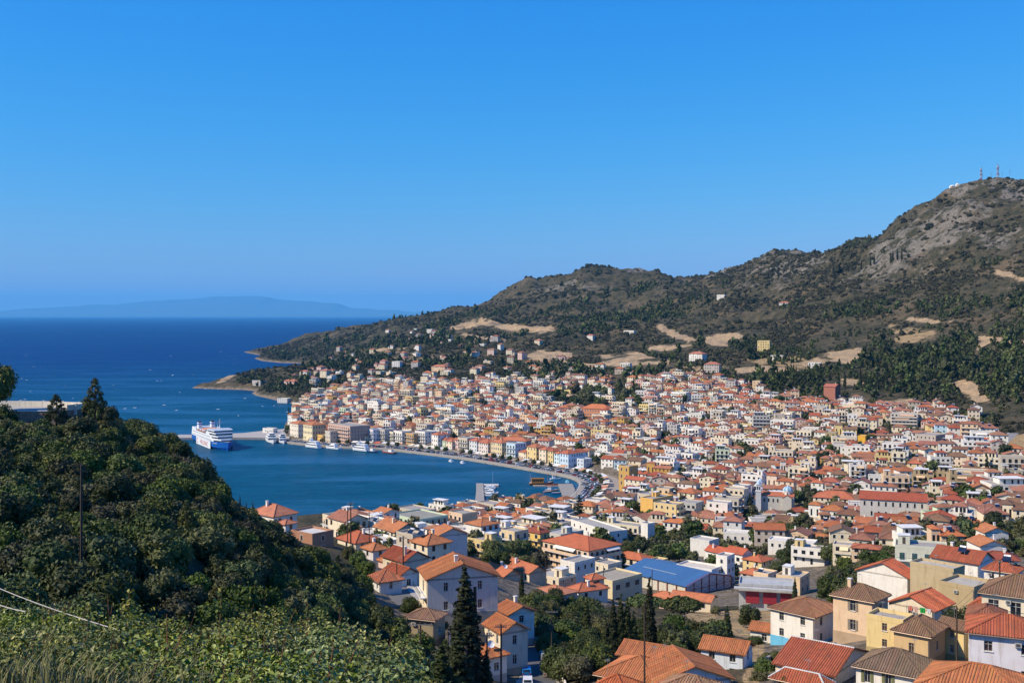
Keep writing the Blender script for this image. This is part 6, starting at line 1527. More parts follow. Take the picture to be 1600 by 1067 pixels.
def crown_mesh(name, mat, lobes, n, size, seed, core=0.80, **kw):
    r = np.random.default_rng(seed)
    C = np.array([l[:3] for l in lobes], dtype=float); Rd = np.array([l[3] for l in lobes], dtype=float)
    V, Q, t = leaves(C, Rd, n, size, r, **kw)
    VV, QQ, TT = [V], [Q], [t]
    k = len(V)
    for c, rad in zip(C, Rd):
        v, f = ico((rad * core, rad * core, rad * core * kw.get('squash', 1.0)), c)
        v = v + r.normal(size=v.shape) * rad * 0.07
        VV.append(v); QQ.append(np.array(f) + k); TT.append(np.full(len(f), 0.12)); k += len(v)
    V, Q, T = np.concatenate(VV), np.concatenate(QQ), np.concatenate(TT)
    me = bpy.data.meshes.new(name)
    return mesh_mixed(name, V, Q, T, mat)
def mesh_mixed(name, V, Q, T, mat):
    """quads whose fourth corner repeats the third are triangles"""
    tri = Q[:, 2] == Q[:, 3]
    lens = np.where(tri, 3, 4)
    mask = np.ones(Q.shape, bool); mask[tri, 3] = False
    li = Q[mask].astype(np.int32)
    me = bpy.data.meshes.new(name)
    me.vertices.add(len(V)); me.vertices.foreach_set('co', V.astype(np.float32).ravel())
    me.loops.add(len(li)); me.loops.foreach_set('vertex_index', li)
    me.polygons.add(len(Q)); me.polygons.foreach_set('loop_start', np.concatenate([[0], np.cumsum(lens)[:-1]]).astype(np.int32))
    me.update(calc_edges=True); me.materials.append(mat)
    ca = me.color_attributes.new('tint', 'FLOAT_COLOR', 'CORNER')
    a = np.ones((len(li), 4), dtype=np.float32); a[:, :3] = np.repeat(T.astype(np.float32), lens)[:, None]
    ca.data.foreach_set('color', a.ravel())
    return me
def lobes_round(seed, R_, Hh, z0, n, r0=(0.38, 0.58)):
    r = np.random.default_rng(seed)
    L = [(0, 0, z0 + Hh * 0.5, R_ * 0.62)]
    for i in range(n):
        t = 2.4 * i + r.normal() * 0.3; u = r.uniform(-0.75, 1.0)
        rad = R_ * 0.68 * math.sqrt(max(0.05, 1 - (u * 0.85) ** 2)) * r.uniform(0.75, 1.1)
        L.append((rad * math.cos(t), rad * math.sin(t), z0 + Hh * (0.5 + 0.42 * u), R_ * r.uniform(*r0)))
    return L
def lobes_cone(seed, R_, Hh, z0, n, p=0.8):
    r = np.random.default_rng(seed); L = []
    for i in range(n):
        u = i / (n - 1); rr = R_ * max(0.08, (1 - u) ** p) * (0.55 + 0.45 * min(1, u * 5 + 0.3)); t = 2.4 * i
        L.append((rr * 0.35 * math.cos(t) + r.normal() * R_ * 0.05, rr * 0.35 * math.sin(t) + r.normal() * R_ * 0.05, z0 + Hh * u * 0.96, max(0.12, rr * 0.72)))
    return L
def trunk_mesh(h, r0, seed, limbs=3, col=(0.10, 0.075, 0.055), spread=1.4, top=0.75):
    rr = random.Random(seed); b = MB()
    p = Vector((0, 0, -0.8)); rad = r0
    for i in range(4):
        q = p + Vector((rr.uniform(-0.1, 0.1) * h * 0.25, rr.uniform(-0.1, 0.1) * h * 0.25, (h * top + 0.8) / 4))
        b.tube(p, q, rad, rad * 0.82, 7, col, 0, False); p, rad = q, rad * 0.82
    for i in range(limbs):
        t = 2 * math.pi * i / limbs + rr.uniform(-0.4, 0.4); z = h * rr.uniform(0.32, 0.6)
        b.tube((0, 0, z), (spread * math.cos(t), spread * math.sin(t), z + h * 0.22), rad * 0.7, rad * 0.3, 5, col, 0, False)
    return b.mesh('trunk', M['bark'])
TPL = {}
for i in range(5):
    TPL['oak', i] = (crown_mesh('crown', M['oak'], lobes_round(11 + i, 3.3, 4.6, 1.0, 15), 3400, 0.23, 100 + i), trunk_mesh(4.5, 0.22, i))
for i in range(2): TPL['yellowing', i] = (crown_mesh('crown', M['scrub_oak'], lobes_round(25 + i, 2.6, 3.6, 0.9, 12), 2600, 0.20, 125 + i), trunk_mesh(3.6, 0.2, 35 + i))
for i in range(3):
    TPL['olive', i] = (crown_mesh('crown', M['olive'], lobes_round(31 + i, 2.9, 3.8, 1.1, 13), 3000, 0.20, 130 + i), trunk_mesh(4.0, 0.25, 40 + i))
for i in range(2):
    r_ = np.random.default_rng(60 + i); L_ = []
    for k in range(26):
        u = k / 25; t = 2.4 * k; rr = 2.3 * (1 - u) ** 0.85 + 0.25
        L_.append((rr * 0.75 * math.cos(t), rr * 0.75 * math.sin(t), 1.6 + 6.6 * u, 0.30 + 0.42 * (1 - u) + r_.uniform(-0.06, 0.1)))
    TPL['pine', i] = (crown_mesh('crown', M['pine'], L_, 3600, 0.19, 160 + i, core=0.5, aspect=0.35, up=0.1), trunk_mesh(8.5, 0.2, 60 + i, 6, (0.12, 0.08, 0.06), 1.3, 0.95))
for i in range(3):
    TPL['cypress', i] = (crown_mesh('crown', M['cypress'], lobes_cone(71 + i, 1.0, 8.6, 0.3, 40, 0.62), 5200, 0.12, 170 + i, up=0.8, core=0.90, shell=(0.86, 1.10)), trunk_mesh(8.0, 0.16, 70 + i, 0, top=0.9))
for i in range(4):        # small in the picture
    TPL['round_far', i] = (crown_mesh('crown', M['oak' if i % 2 else 'olive'], lobes_round(81 + i, 3.0, 4.4, 1.2, 10), 420, 0.50, 180 + i, core=0.86), trunk_mesh(4.5, 0.2, 80 + i, 2))
for i in range(2):
    TPL['cypress_far', i] = (crown_mesh('crown', M['cypress'], lobes_cone(91 + i, 1.15, 10.0, 0.4, 14, 0.5), 420, 0.34, 190 + i, up=0.8, core=0.9), trunk_mesh(8.0, 0.16, 90 + i, 0))
L_ = []
for k in range(60):
    u = (k // 6) / 9.0; t = k * 1.05 + (k // 6) * 0.5; rr = 3.4 * (1 - u) ** 0.7 + 0.2
    for f_ in (0.45, 0.95): L_.append((rr * f_ * math.cos(t), rr * f_ * math.sin(t), 2.5 + 13.5 * u, 0.42 + 0.25 * (1 - u)))
TPL['araucaria', 0] = (crown_mesh('crown', M['cypress'], L_, 2400, 0.34, 210, core=0.55, squash=0.6), trunk_mesh(16, 0.35, 99, 0, top=0.98))
L_ = [(1.9 * math.cos(t) * f_, 1.9 * math.sin(t) * f_, 5.4 + 0.5 * (1 - f_) + 0.15 * math.sin(3 * t), 0.85) for f_ in (0.35, 0.8, 1.25) for t in np.arange(0, 6.28, 0.75 / max(f_, 0.4))]
TPL['umbrella', 0] = (crown_mesh('crown', M['pine'], L_, 3000, 0.22, 220, core=0.6, squash=0.7), trunk_mesh(6.2, 0.22, 98, 6, (0.16, 0.11, 0.08), 1.9, 0.85))
pv, pq, pt_ = [], [], []
r_ = np.random.default_rng(5)
for k in range(34):
    t = 2.4 * k; el = r_.uniform(-0.5, 1.2); p = np.array([0, 0, 6.0]); dz = math.sin(el) * 0.45; n0 = len(pv)
    for j in range(5):
        w_ = 0.34 * math.sin(math.pi * (j + 0.6) / 5.6); sd_ = np.array([-math.sin(t), math.cos(t), 0]) * w_
        pv += [p - sd_, p + sd_]
        p = p + np.array([math.cos(t) * 0.48, math.sin(t) * 0.48, dz]); dz -= 0.2
    for j in range(4): pq.append((n0 + 2 * j, n0 + 2 * j + 1, n0 + 2 * j + 3, n0 + 2 * j + 2)); pt_.append(r_.random())
TPL['palm', 0] = (mesh_mixed('crown', np.array(pv), np.array(pq), np.array(pt_), M['olive']), trunk_mesh(6.2, 0.28, 97, 0, (0.16, 0.12, 0.09), top=0.98))
NM = {'oak': 'evergreen_tree', 'olive': 'olive_tree', 'yellowing': 'yellowing_tree', 'pine': 'pine_tree', 'cypress': 'cypress_tree', 'round_far': 'round_tree', 'cypress_far': 'cypress_tree', 'araucaria': 'tall_conifer', 'umbrella': 'umbrella_pine', 'palm': 'palm_tree'}
NV = {}
for k, i in TPL: NV[k] = max(NV.get(k, 0), i + 1)
_proto = {}
def tree(kind, x, y, z, s, label, group=None, var=None, sz=None):
    i = random.randrange(NV[kind]) if var is None else var
    cr, tr = TPL[kind, i]
    o = empty(NM[kind], (x, y, z), random.uniform(0, 6.28), label, 'tree', group)
    o.scale = (s, s, (sz or s) * random.uniform(0.92, 1.1))
    link('trunk', tr, o); link('crown', cr, o)
    return o
def scatter(name, P, scl, tpl, kind='stuff', tilt=0.15):
    """one object whose points carry plants (geometry nodes)"""
    n = len(P)
    col = bpy.data.collections.new(name + '_plants')
    for i, me in enumerate(tpl): col.objects.link(bpy.data.objects.new('plant', me))
    me = bpy.data.meshes.new(name); me.vertices.add(n); me.vertices.foreach_set('co', np.asarray(P, dtype=np.float32).ravel())
    a = me.attributes.new('scl', 'FLOAT_VECTOR', 'POINT')
    sv = np.repeat(np.asarray(scl)[:, None], 3, 1) * np.random.default_rng(1).uniform(0.85, 1.2, (n, 3)); a.data.foreach_set('vector', sv.astype(np.float32).ravel())
    a = me.attributes.new('rot', 'FLOAT_VECTOR', 'POINT')
    rv = np.random.default_rng(2).normal(0, tilt, (n, 3)); rv[:, 2] = np.random.default_rng(3).uniform(0, 6.28, n); a.data.foreach_set('vector', rv.astype(np.float32).ravel())
    a = me.attributes.new('idx', 'INT', 'POINT'); a.data.foreach_set('value', np.random.default_rng(4).integers(0, len(tpl), n).astype(np.int32))
    o = tag(link(name, me), kind=kind)
    ng = bpy.data.node_groups.new(name + '_nodes', 'GeometryNodeTree')
    ng.interface.new_socket('Geometry', in_out='INPUT', socket_type='NodeSocketGeometry'); ng.interface.new_socket('Geometry', in_out='OUTPUT', socket_type='NodeSocketGeometry')
    N, Lk = ng.nodes, ng.links
    gi, go, ip, ci = N.new('NodeGroupInput'), N.new('NodeGroupOutput'), N.new('GeometryNodeInstanceOnPoints'), N.new('GeometryNodeCollectionInfo')
    ci.inputs['Collection'].default_value = col; ci.inputs['Separate Children'].default_value = True; ci.inputs['Reset Children'].default_value = True
    def na(nm, dt):
        q = N.new('GeometryNodeInputNamedAttribute'); q.data_type = dt; q.inputs['Name'].default_value = nm; return q.outputs['Attribute']
    ip.inputs['Pick Instance'].default_value = True
    Lk.new(gi.outputs[0], ip.inputs['Points']); Lk.new(ci.outputs[0], ip.inputs['Instance']); Lk.new(na('idx', 'INT'), ip.inputs['Instance Index'])
    Lk.new(na('rot', 'FLOAT_VECTOR'), ip.inputs['Rotation']); Lk.new(na('scl', 'FLOAT_VECTOR'), ip.inputs['Scale']); Lk.new(ip.outputs[0], go.inputs[0])
    md = o.modifiers.new('plants', 'NODES'); md.node_group = ng
    return o
# the wood on the near left slope
WOOD = [(-120, 640), (60, 640), (140, 655), (180, 678), (270, 705), (330, 765), (365, 810), (430, 850), (480, 885), (520, 900), (560, 915), (585, 950), (606, 978), (632, 1000), (668, 1020), (700, 1040), (722, 1075), (740, 1130), (-120, 1130)]
pts = []
def free(x, y, r=2.5): return not (np.hypot(fp_[:, 0] - x, fp_[:, 1] - y) < fp_[:, 2] + r).any()
fp_ = np.array(FOOT)
SPW = 4.7
for ix in range(-48, 14):
    for iy in range(12, 52):
        x, y = ix * SPW + random.uniform(-1.7, 1.7) + (iy % 2) * SPW / 2, iy * SPW + random.uniform(-1.7, 1.7)
        if y < 58 or y > 238: continue
        z = float(tz(x, y)); px, py = proj(x, y, z)
        if px < -90 or py > 1240 or not (inpoly([px], [py], WOOD)[0] or (py >= 1130 and px < 700)): continue
        if not free(x, y, 1.5) or (px < 135 and y > 186): continue
        pts.append((x, y, z, px, py))
pts.sort(key=lambda q: math.hypot(q[0], q[1]))
see = []
wz = np.full((700, 1060), False)
for q in pts:
    hw = 3.2 * F / q[1] * SX; X0, X1 = int(q[3] * SX - hw), int(q[3] * SX + hw); Y1 = int(q[4] * SX); Y0 = int(Y1 - 5.5 * F / q[1] * SX)
    X0, X1, Y0, Y1 = max(0, X0), min(1024, X1), max(0, Y0), min(682, Y1)
    if X1 <= X0 or Y1 <= Y0: q_ = 0
    else: q_ = int((~wz[Y0:Y1, X0:X1]).sum()); wz[Y0:Y1, X0:X1] = True
    see.append((q_, q))
vis = sorted([s for s in see if s[0] > 10], key=lambda s: -s[0])
hidden = [s[1] for s in see if s[0] <= 10] + [s[1] for s in vis[290:]]
print('wood', len(pts), len(vis))
for n_, (x, y, z, px, py) in vis[:290]:
    k = random.choices(['oak', 'olive', 'yellowing', 'pine'], [72, 19, 4, 5])[0]
    if k in ('yellowing', 'pine'):
        tree(k, x, y, z - 1.0, random.uniform(0.55, 0.85), 'yellowish small tree in the dense wood of the left slope' if k == 'yellowing' else 'pointed pine rising from the dense wood of the left slope', 'yellowish trees in the left wood' if k == 'yellowing' else 'pines in the left wood', sz=0.62 if k == 'pine' else None); continue
    tree(k, x, y, z - 1.0, random.uniform(0.52, 0.88) * (0.72 if px > 520 else 1), 'grey-green olive tree in the dense wood of the left slope' if k == 'olive' else 'dark evergreen oak in the dense wood of the left slope', 'olive trees in the left wood' if k == 'olive' else 'evergreen oaks in the left wood')
hp = [(q[0], q[1], q[2] - 0.4) for q in hidden]
for _ in range(1500):
    x, y = random.uniform(-190, 0), random.uniform(55, 235); z = float(tz(x, y)); px, py = proj(x, y, z)
    if (inpoly([px], [py], WOOD)[0] or py > 1130) and free(x, y, 0) and not (px < 135 and y > 188): hp.append((x, y, z - 1.6))
scatter('wood_undergrowth', hp, [random.uniform(0.45, 0.8) for _ in hp], [TPL['oak', 0][0], TPL['oak', 2][0], TPL['olive', 1][0]])
# hand-set trees: kind, foot in the photograph, height scale, label
def T(kind, px, py, s, label, group=None, ymin=15, sz=None):
    g = ground(px, py, ymin); return tree(kind, g.x, g.y, g.z - 0.2, s, label, group, sz=sz)
g = at(727, 1076, 150)
tree('cypress', g.x, g.y, g.z - 1, 3.1, 'tall dense dark cypress standing in front of the big grey gable', var=0, sz=1.95)
g = at(716, 1085, 146); tree('cypress', g.x, g.y, g.z - 1, 2.9, 'second dark cypress spreading at the left foot of the tall one', var=1, sz=1.1)
g = at(690, 1090, 140); tree('cypress', g.x, g.y, g.z - 1, 2.2, 'bushy low cypress left of the tall cypress', var=2, sz=0.95)
g = at(760, 1090, 150); tree('cypress', g.x, g.y, g.z - 1, 1.3, 'slim cypress at the right foot of the tall one', var=1, sz=0.80)
for i, (px, py, s) in enumerate([(367, 800, 0.62), (375, 802, 0.66), (385, 803, 0.60), (395, 805, 0.62)]):
    g = at(px, py + 6, 262); tree('cypress', g.x, g.y, g.z - 1, s * 0.75, ['leftmost of four slim cypresses before the faded orange roof', 'second from left of four slim cypresses before the faded orange roof', 'third from left of four slim cypresses before the faded orange roof', 'rightmost of four slim cypresses before the faded orange roof'][i], 'slim cypresses before the faded orange roof', sz=s * 1.0)
for px, py, Y, k, s, sz, lab in [(148, 655, 196, 'pine', 0.98, 0.92, 'pine with a thin pointed top right of the terrace'), (88, 668, 188, 'pine', 1.0, 0.72, 'bright green pine growing in front of the terrace wall'), (-4, 640, 196, 'oak', 0.95, 1.25, 'sunlit tall leafy tree left of the terrace at the left edge'), (170, 662, 196, 'olive', 0.6, 0.55, 'small shrub-like tree under the pointed pine')]:
    g = at(px, py, Y); tree(k, g.x, g.y, g.z, s, lab, sz=sz)
# valley between the slopes
i = 0
for px, py, s, sz in [(946, 1010, 0.8, 0.70), (958, 1010, 0.9, 0.95), (970, 1012, 0.9, 0.98), (980, 1012, 0.9, 0.9), (990, 1008, 0.8, 0.72), (1015, 1000, 1.0, 1.05), (1006, 1004, 0.8, 0.8), (917, 985, 0.8, 0.75), (815, 955, 0.7, 0.85), (962, 1024, 0.9, 0.7)]:
    g = at(px, py + 16, 205) if px > 910 else at(px, py, 265); tree('cypress', g.x, g.y, g.z - 1.5, s * 1.6, 'dark cypress in the valley row behind the orange house', 'cypresses of the valley row', sz=sz * 1.55)
T('cypress', 1136, 1002, 1.25, 'single dark cypress in the dry field before the sports hall', None, 100, 0.80)
T('cypress', 1242, 948, 1.0, 'dark cypress with reddish flowers beside the grey fire station', None, 100, 0.9)
T('umbrella', 1065, 1000, 1.35, 'umbrella pine with bare trunk at the edge of the dry field', None, 100, 1.45)
T('umbrella', 1008, 985, 1.4, 'broad umbrella pine left of the bare-trunked pine', None, 100, 1.3)
T('oak', 1170, 980, 0.75, 'round dark bush-like tree alone in the dry field', None, 100)
T('olive', 1118, 962, 0.5, 'small grey-green tree near the field wall', None, 100)
n_ = 0
for _ in range(2500):
    px, py = random.uniform(780, 1215), random.uniform(948, 1070)
    inn = inpoly([px], [py], [(800, 965), (840, 945), (925, 958), (930, 990), (1000, 992), (1060, 1000), (1120, 1010), (1130, 1030), (1000, 1040), (960, 1060), (900, 1075), (872, 1075), (860, 1030), (830, 985)])[0]
    if not inn or (930 < px < 1030 and py > 1004): continue
    g = ground(px, py, 100)
    if not free(g.x, g.y, 1.5) or any((g.x - q[0]) ** 2 + (g.y - q[1]) ** 2 < 4.4 ** 2 for q in pts[-400:] if q[1] > 100): continue
    pts.append((g.x, g.y, g.z, px, py)); n_ += 1
    k = random.choice(['oak', 'oak', 'olive'])
    tree(k, g.x, g.y, g.z - 0.5, random.uniform(0.55, 0.95), 'leafy %s tree in the green valley below the sports hall' % ('olive-grey' if k == 'olive' else 'dark green'), 'trees of the green valley (%s)' % ('olive-grey' if k == 'olive' else 'dark green'))
    if n_ > 90: break
# gardens and squares of the town
for px, py, k, s, lab in [(905, 822, 'araucaria', 1.15, 'very tall dark conifer near the mole'), (1120, 785, 'araucaria', 1.0, 'tall feathery conifer above the market quarter'), (1050, 805, 'palm', 1.3, 'palm among the roofs behind the amber block'), (1212, 848, 'palm', 1.2, 'palm in front of the long white school wing'), (1368, 780, 'palm', 1.1, 'palm right of the broad orange school roof'), (1245, 790, 'round_far', 1.6, 'left half of the big dark tree clump beside the church'), (1262, 788, 'round_far', 1.8, 'middle of the big dark tree clump beside the church'), (1276, 786, 'round_far', 1.5, 'right half of the big dark tree clump beside the church'),
    (1084, 848, 'round_far', 2.0, 'tall dark tree behind the school yard'), (1062, 878, 'round_far', 1.5, 'dark round tree at the sports court'), (1082, 880, 'round_far', 1.0, 'lighter small tree at the sports court'), (972, 850, 'round_far', 1.5, 'dark green tree before the white tower block'), (940, 870, 'round_far', 1.3, 'dark tree beside the white workshop'), (1030, 843, 'round_far', 1.3, 'tree left of the school yard'), (1345, 835, 'cypress_far', 0.9, 'dark poplar-like cypress beside the cream balconies'), (1318, 788, 'cypress_far', 0.75, 'dark cypress right of the church clump'), (963, 804, 'cypress_far', 0.8, 'dark cypress left of the amber block'), (1335, 880, 'round_far', 1.3, 'spreading tree left of the white gable'), (1160, 712, 'round_far', 1.9, 'left tree of the dark grove in mid town'), (1172, 716, 'round_far', 1.7, 'right tree of the dark grove in mid town'), (668, 668, 'round_far', 1.7, 'dark round tree in the old town above the sea front'), (750, 632, 'cypress_far', 1.0, 'left of a pair of dark cypresses in the upper old town'), (757, 632, 'cypress_far', 1.0, 'right of a pair of dark cypresses in the upper old town'), (1262, 628, 'cypress_far', 1.0, 'dark cypress at the upper edge of the town'), (1180, 600, 'cypress_far', 1.1, 'tall cypress above the hillside houses')]:
    T(k, px, py, s * 0.85, lab, None, 200)
for lst, lab, grp, ks in [([(1215, 905), (1300, 905), (1320, 900), (1345, 905), (1290, 925), (1310, 930), (1335, 928), (1355, 920), (1300, 945), (1325, 950), (1345, 945), (1365, 935), (1280, 880), (1300, 885), (1320, 882), (1360, 895), (1380, 890), (1385, 905), (1225, 880), (1245, 875)], 'dark leafy tree in the belt behind the peach house', 'trees of the belt behind the peach house', ['oak', 'oak', 'olive']),
    ([(770, 885), (785, 880), (800, 878), (815, 880), (830, 882), (778, 895), (795, 892), (812, 893), (828, 896), (765, 872), (782, 870), (842, 890), (838, 878)], 'grey-green tree in the grove left of the peach apartments', 'trees of the grove by the peach apartments', ['olive', 'olive', 'oak']),
    ([(965, 895), (980, 890), (995, 885), (1010, 888), (1025, 890), (1040, 893), (985, 878), (1000, 872), (1045, 880), (950, 885), (1120, 900), (1140, 905), (915, 862), (930, 868)], 'dark round tree in the park behind the sports hall', 'trees of the park behind the sports hall', ['oak', 'round_far'])]:
    for px, py in lst:
        g = ground(px, py, 200)
        if free(g.x, g.y, -1.0): tree(random.choice(ks), g.x, g.y, g.z - 0.3, random.uniform(0.85, 1.3), lab, grp)
n_ = 0
tz_b = [(q['x'], q['y']) for q in pick]; tb = np.array(tz_b)
for _ in range(18000):
    if n_ >= 290: break
    px, py = random.uniform(440, 1640), random.uniform(594, 870)
    if not inpoly([px], [py], URBAN)[0]: continue
    wd_ = 1.0 if inpoly([px], [py], [(860, 612), (935, 606), (1000, 612), (1005, 648), (920, 640), (850, 640)])[0] else 0.30
    if random.random() > wd_: continue
    g = ground(px, py, 300)
    if not inpoly([g.x], [g.y], COAST)[0] or segdist(np.array(g.x), np.array(g.y), QW) < 42 or (np.hypot(tb[:, 0] - g.x, tb[:, 1] - g.y) < 4.0).any() or not free(g.x, g.y, 0.8): continue
    k = 'cypress_far' if random.random() < 0.12 else 'round_far'
    tree(k, g.x, g.y, g.z - 0.3, random.uniform(0.95, 1.6) * (1.4 if wd_ == 1 else 1), 'round green tree between the town houses' if k == 'round_far' else 'slim cypress between the town houses', 'trees between the town houses' if k == 'round_far' else 'cypresses between the town houses'); n_ += 1
# cypresses and pines on the slope above the town
for grp, lab, lst in [('cypress group left above the upper town', 'dark slim cypress in the group above the upper town, left part', [(1210 + i * 5.5 + random.uniform(-2, 2), 606 + random.uniform(-10, 6)) for i in range(14)] + [(1240, 596), (1244, 600), (1272, 606), (1282, 604)]),
    ('cypresses right above the upper town', 'dark slim cypress scattered on the slope right of the red brick house', [(1310, 610), (1320, 606), (1345, 604), (1352, 607), (1360, 612), (1370, 606), (1385, 604), (1395, 600), (1410, 598), (1418, 600), (1430, 590), (1444, 588), (1462, 586), (1474, 584), (1490, 582), (1500, 578), (1386, 590), (1420, 582)]),
    ('cypresses high on the mountain flank', 'dark cypress high on the mountain flank', [(1395, 408), (1402, 408), (1409, 406), (1392, 412), (1360, 416), (1366, 415), (1346, 422)])]:
    for px, py in lst: T('cypress_far', px, py, 2.0, lab, grp, 800, 2.0)
# hillside scrub and woods
SC = [crown_mesh('bush', M['scrub'], [(0, 0, 0.7, 1.3), (1.0, 0.3, 0.4, 0.9), (-0.7, 0.8, 0.4, 1.0), (0.1, -1.0, 0.3, 0.9)], 60, 0.62, 300 + i, core=0.95, squash=0.8) for i in range(3)]
PN = [crown_mesh('bush', M['pine'], lobes_cone(310 + i, 1.5, 4.5, 0.4, 5, 0.7), 70, 0.6, 320 + i, core=0.95) for i in range(2)]
ns = 190000
sx = rng.uniform(370, 1680, ns); sy = 760 * (3500 / 760.0) ** (rng.random(ns) ** 0.75)
X_, Y_ = (sx - CX) / F * sy, sy
Z_ = tz(X_, Y_)
ppx, ppy = proj(X_, Y_, Z_)
bad = ~inpoly(X_, Y_, COAST) | (segdist(X_, Y_, COAST, True) < 12) | (Z_ < 3)
for pl in SCARS: bad |= inpoly(ppx, ppy, pl) | inpoly(ppx, ppy - 5, pl)
urb_ = inpoly(ppx, ppy, URBAN) & ~inpoly(ppx, ppy, [(860, 612), (935, 606), (1000, 612), (1005, 648), (920, 640), (850, 640)])
bad |= urb_
dn = fbm(X_ / 110, Y_ / 150, 4)
dn2 = fbm(X_ / 35 + 8, Y_ / 50, 3)
p_ = np.clip((dn - 0.36) * 4.5, 0.14, 1) * np.clip((dn2 - 0.25) * 3, 0.25, 1)
for pl in DRY: p_ = np.where(inpoly(ppx, ppy, pl), p_ * 0.30, p_)
rockz = np.clip((fbm(X_ / 120 + 40, Y_ / 170, 4) - 0.46) * 7, 0, 1) * np.clip((Z_ - 120) / 90, 0, 1)
p_ *= 1 - 0.45 * np.maximum(rockz, np.clip((Z_ - 290) / 60, 0, 0.7))
hq = tb
keep_ = ~bad & (rng.random(ns) < p_ * 0.78)
X_, Y_, Z_, ppx, ppy = X_[keep_], Y_[keep_], Z_[keep_], ppx[keep_], ppy[keep_]
WOODS = [[(880, 500), (920, 497), (1100, 460), (1130, 470), (1060, 500), (1020, 503), (900, 530), (870, 520)], [(1430, 480), (1610, 440), (1610, 480), (1450, 500)], [(1290, 480), (1420, 470), (1420, 490), (1280, 500)], [(1420, 560), (1500, 520), (1560, 545), (1610, 560), (1610, 650), (1560, 650), (1520, 600), (1440, 600)], [(860, 575), (1000, 578), (1010, 610), (930, 604), (850, 612), (780, 590)], [(1320, 385), (1360, 370), (1370, 378), (1325, 392)]]
inw = np.zeros(len(X_), bool)
for pl in WOODS: inw |= inpoly(ppx, ppy, pl)
inw |= (fbm(X_ / 150 + 70, Y_ / 200, 3) > 0.62) & (Z_ < 200)
sz_ = np.exp(np.random.default_rng(9).normal(0.35, 0.40, len(X_))) * (0.75 + Y_ / 5200)
scatter('hillside_scrub', np.stack([X_, Y_, Z_ - 0.3], 1)[~inw], sz_[~inw] * 0.82, SC)
scatter('hillside_pinewood', np.stack([X_, Y_, Z_ - 0.3], 1)[inw], sz_[inw] * 1.0, PN + SC[:1])
print('plants', len(X_), int(inw.sum()), round(time.time() - T0, 1))

for k, px, py, Y, s, lab in [('oak', 1503, 1000, 186, 0.95, 'leafy green tree between the cream gabled house and the tan house'), ('olive', 1340, 1004, 196, 0.62, 'grey bush with bare twigs beside the peach house'), ('oak', 1196, 1060, 168, 0.5, 'dark bush on the dry bank left of the blue-based house'), ('olive', 1205, 1040, 180, 0.5, 'grey-green bush above the dry bank'), ('olive', 1185, 1075, 160, 0.55, 'low grey-green bush below the dry bank'), ('oak', 1228, 1085, 150, 0.4, 'small yellow-green bush under the veranda roof'), ('oak', 1525, 1052, 160, 0.35, 'small bush between the yellow annex and the narrow cream house'), ('oak', 1180, 1020, 205, 0.5, 'round bush behind the low white shed'), ('oak', 640, 962, 196, 0.5, 'dark bush by the lane above the brown stone house'), ('olive', 690, 985, 184, 0.4, 'reddish bush right of the brown stone house'), ('oak', 583, 925, 214, 0.55, 'dark bush left of the small white house'), ('oak', 572, 905, 225, 0.6, 'dark tree above the small white house'), ('oak', 560, 890, 232, 0.65, 'dark tree at the top of the wood edge by the low pink house'), ('olive', 545, 878, 240, 0.6, 'olive tree behind the wood edge near the red hipped roof')]:
    g = at(px, py, Y); tree(k, g.x, g.y, g.z - 0.3, s, lab)
# low garden shrubs in the gaps between the town houses
gp, gs = [], []
for _ in range(20000):
    px, py = random.uniform(440, 1640), 594 + 280 * random.random() ** 1.2
    if not inpoly([px], [py], URBAN)[0]: continue
    x, y = None, None
    g = ground(px, py, 300)
    if not inpoly([g.x], [g.y], COAST)[0] or g.y > 1350 or segdist(np.array(g.x), np.array(g.y), QW) < 40: continue
    d2 = np.hypot(tb[:, 0] - g.x, tb[:, 1] - g.y).min()
    if d2 < 4.6 or not free(g.x, g.y, 0.5): continue
    gp.append((g.x, g.y, g.z - 0.2)); gs.append(random.uniform(0.3, 0.85))
    if len(gp) > 5000: break
scatter('garden_shrubbery', gp, gs, [TPL['round_far', 0][0], TPL['round_far', 1][0], TPL['round_far', 2][0]])
print('gardens', len(gp))

# bushes on the bank that runs on to the right of the near houses
bp = []
for _ in range(420):
    px, y = random.uniform(1610, 1900), random.uniform(95, 420); x = (px - CX) * y / F
    if free(x, y, 1.0): bp.append((x, y, float(tz(x, y)) - 0.5))
scatter('bank_undergrowth', bp, [random.uniform(0.3, 0.8) for _ in bp], [TPL['oak', 1][0], TPL['olive', 0][0], TPL['yellowing', 0][0]])

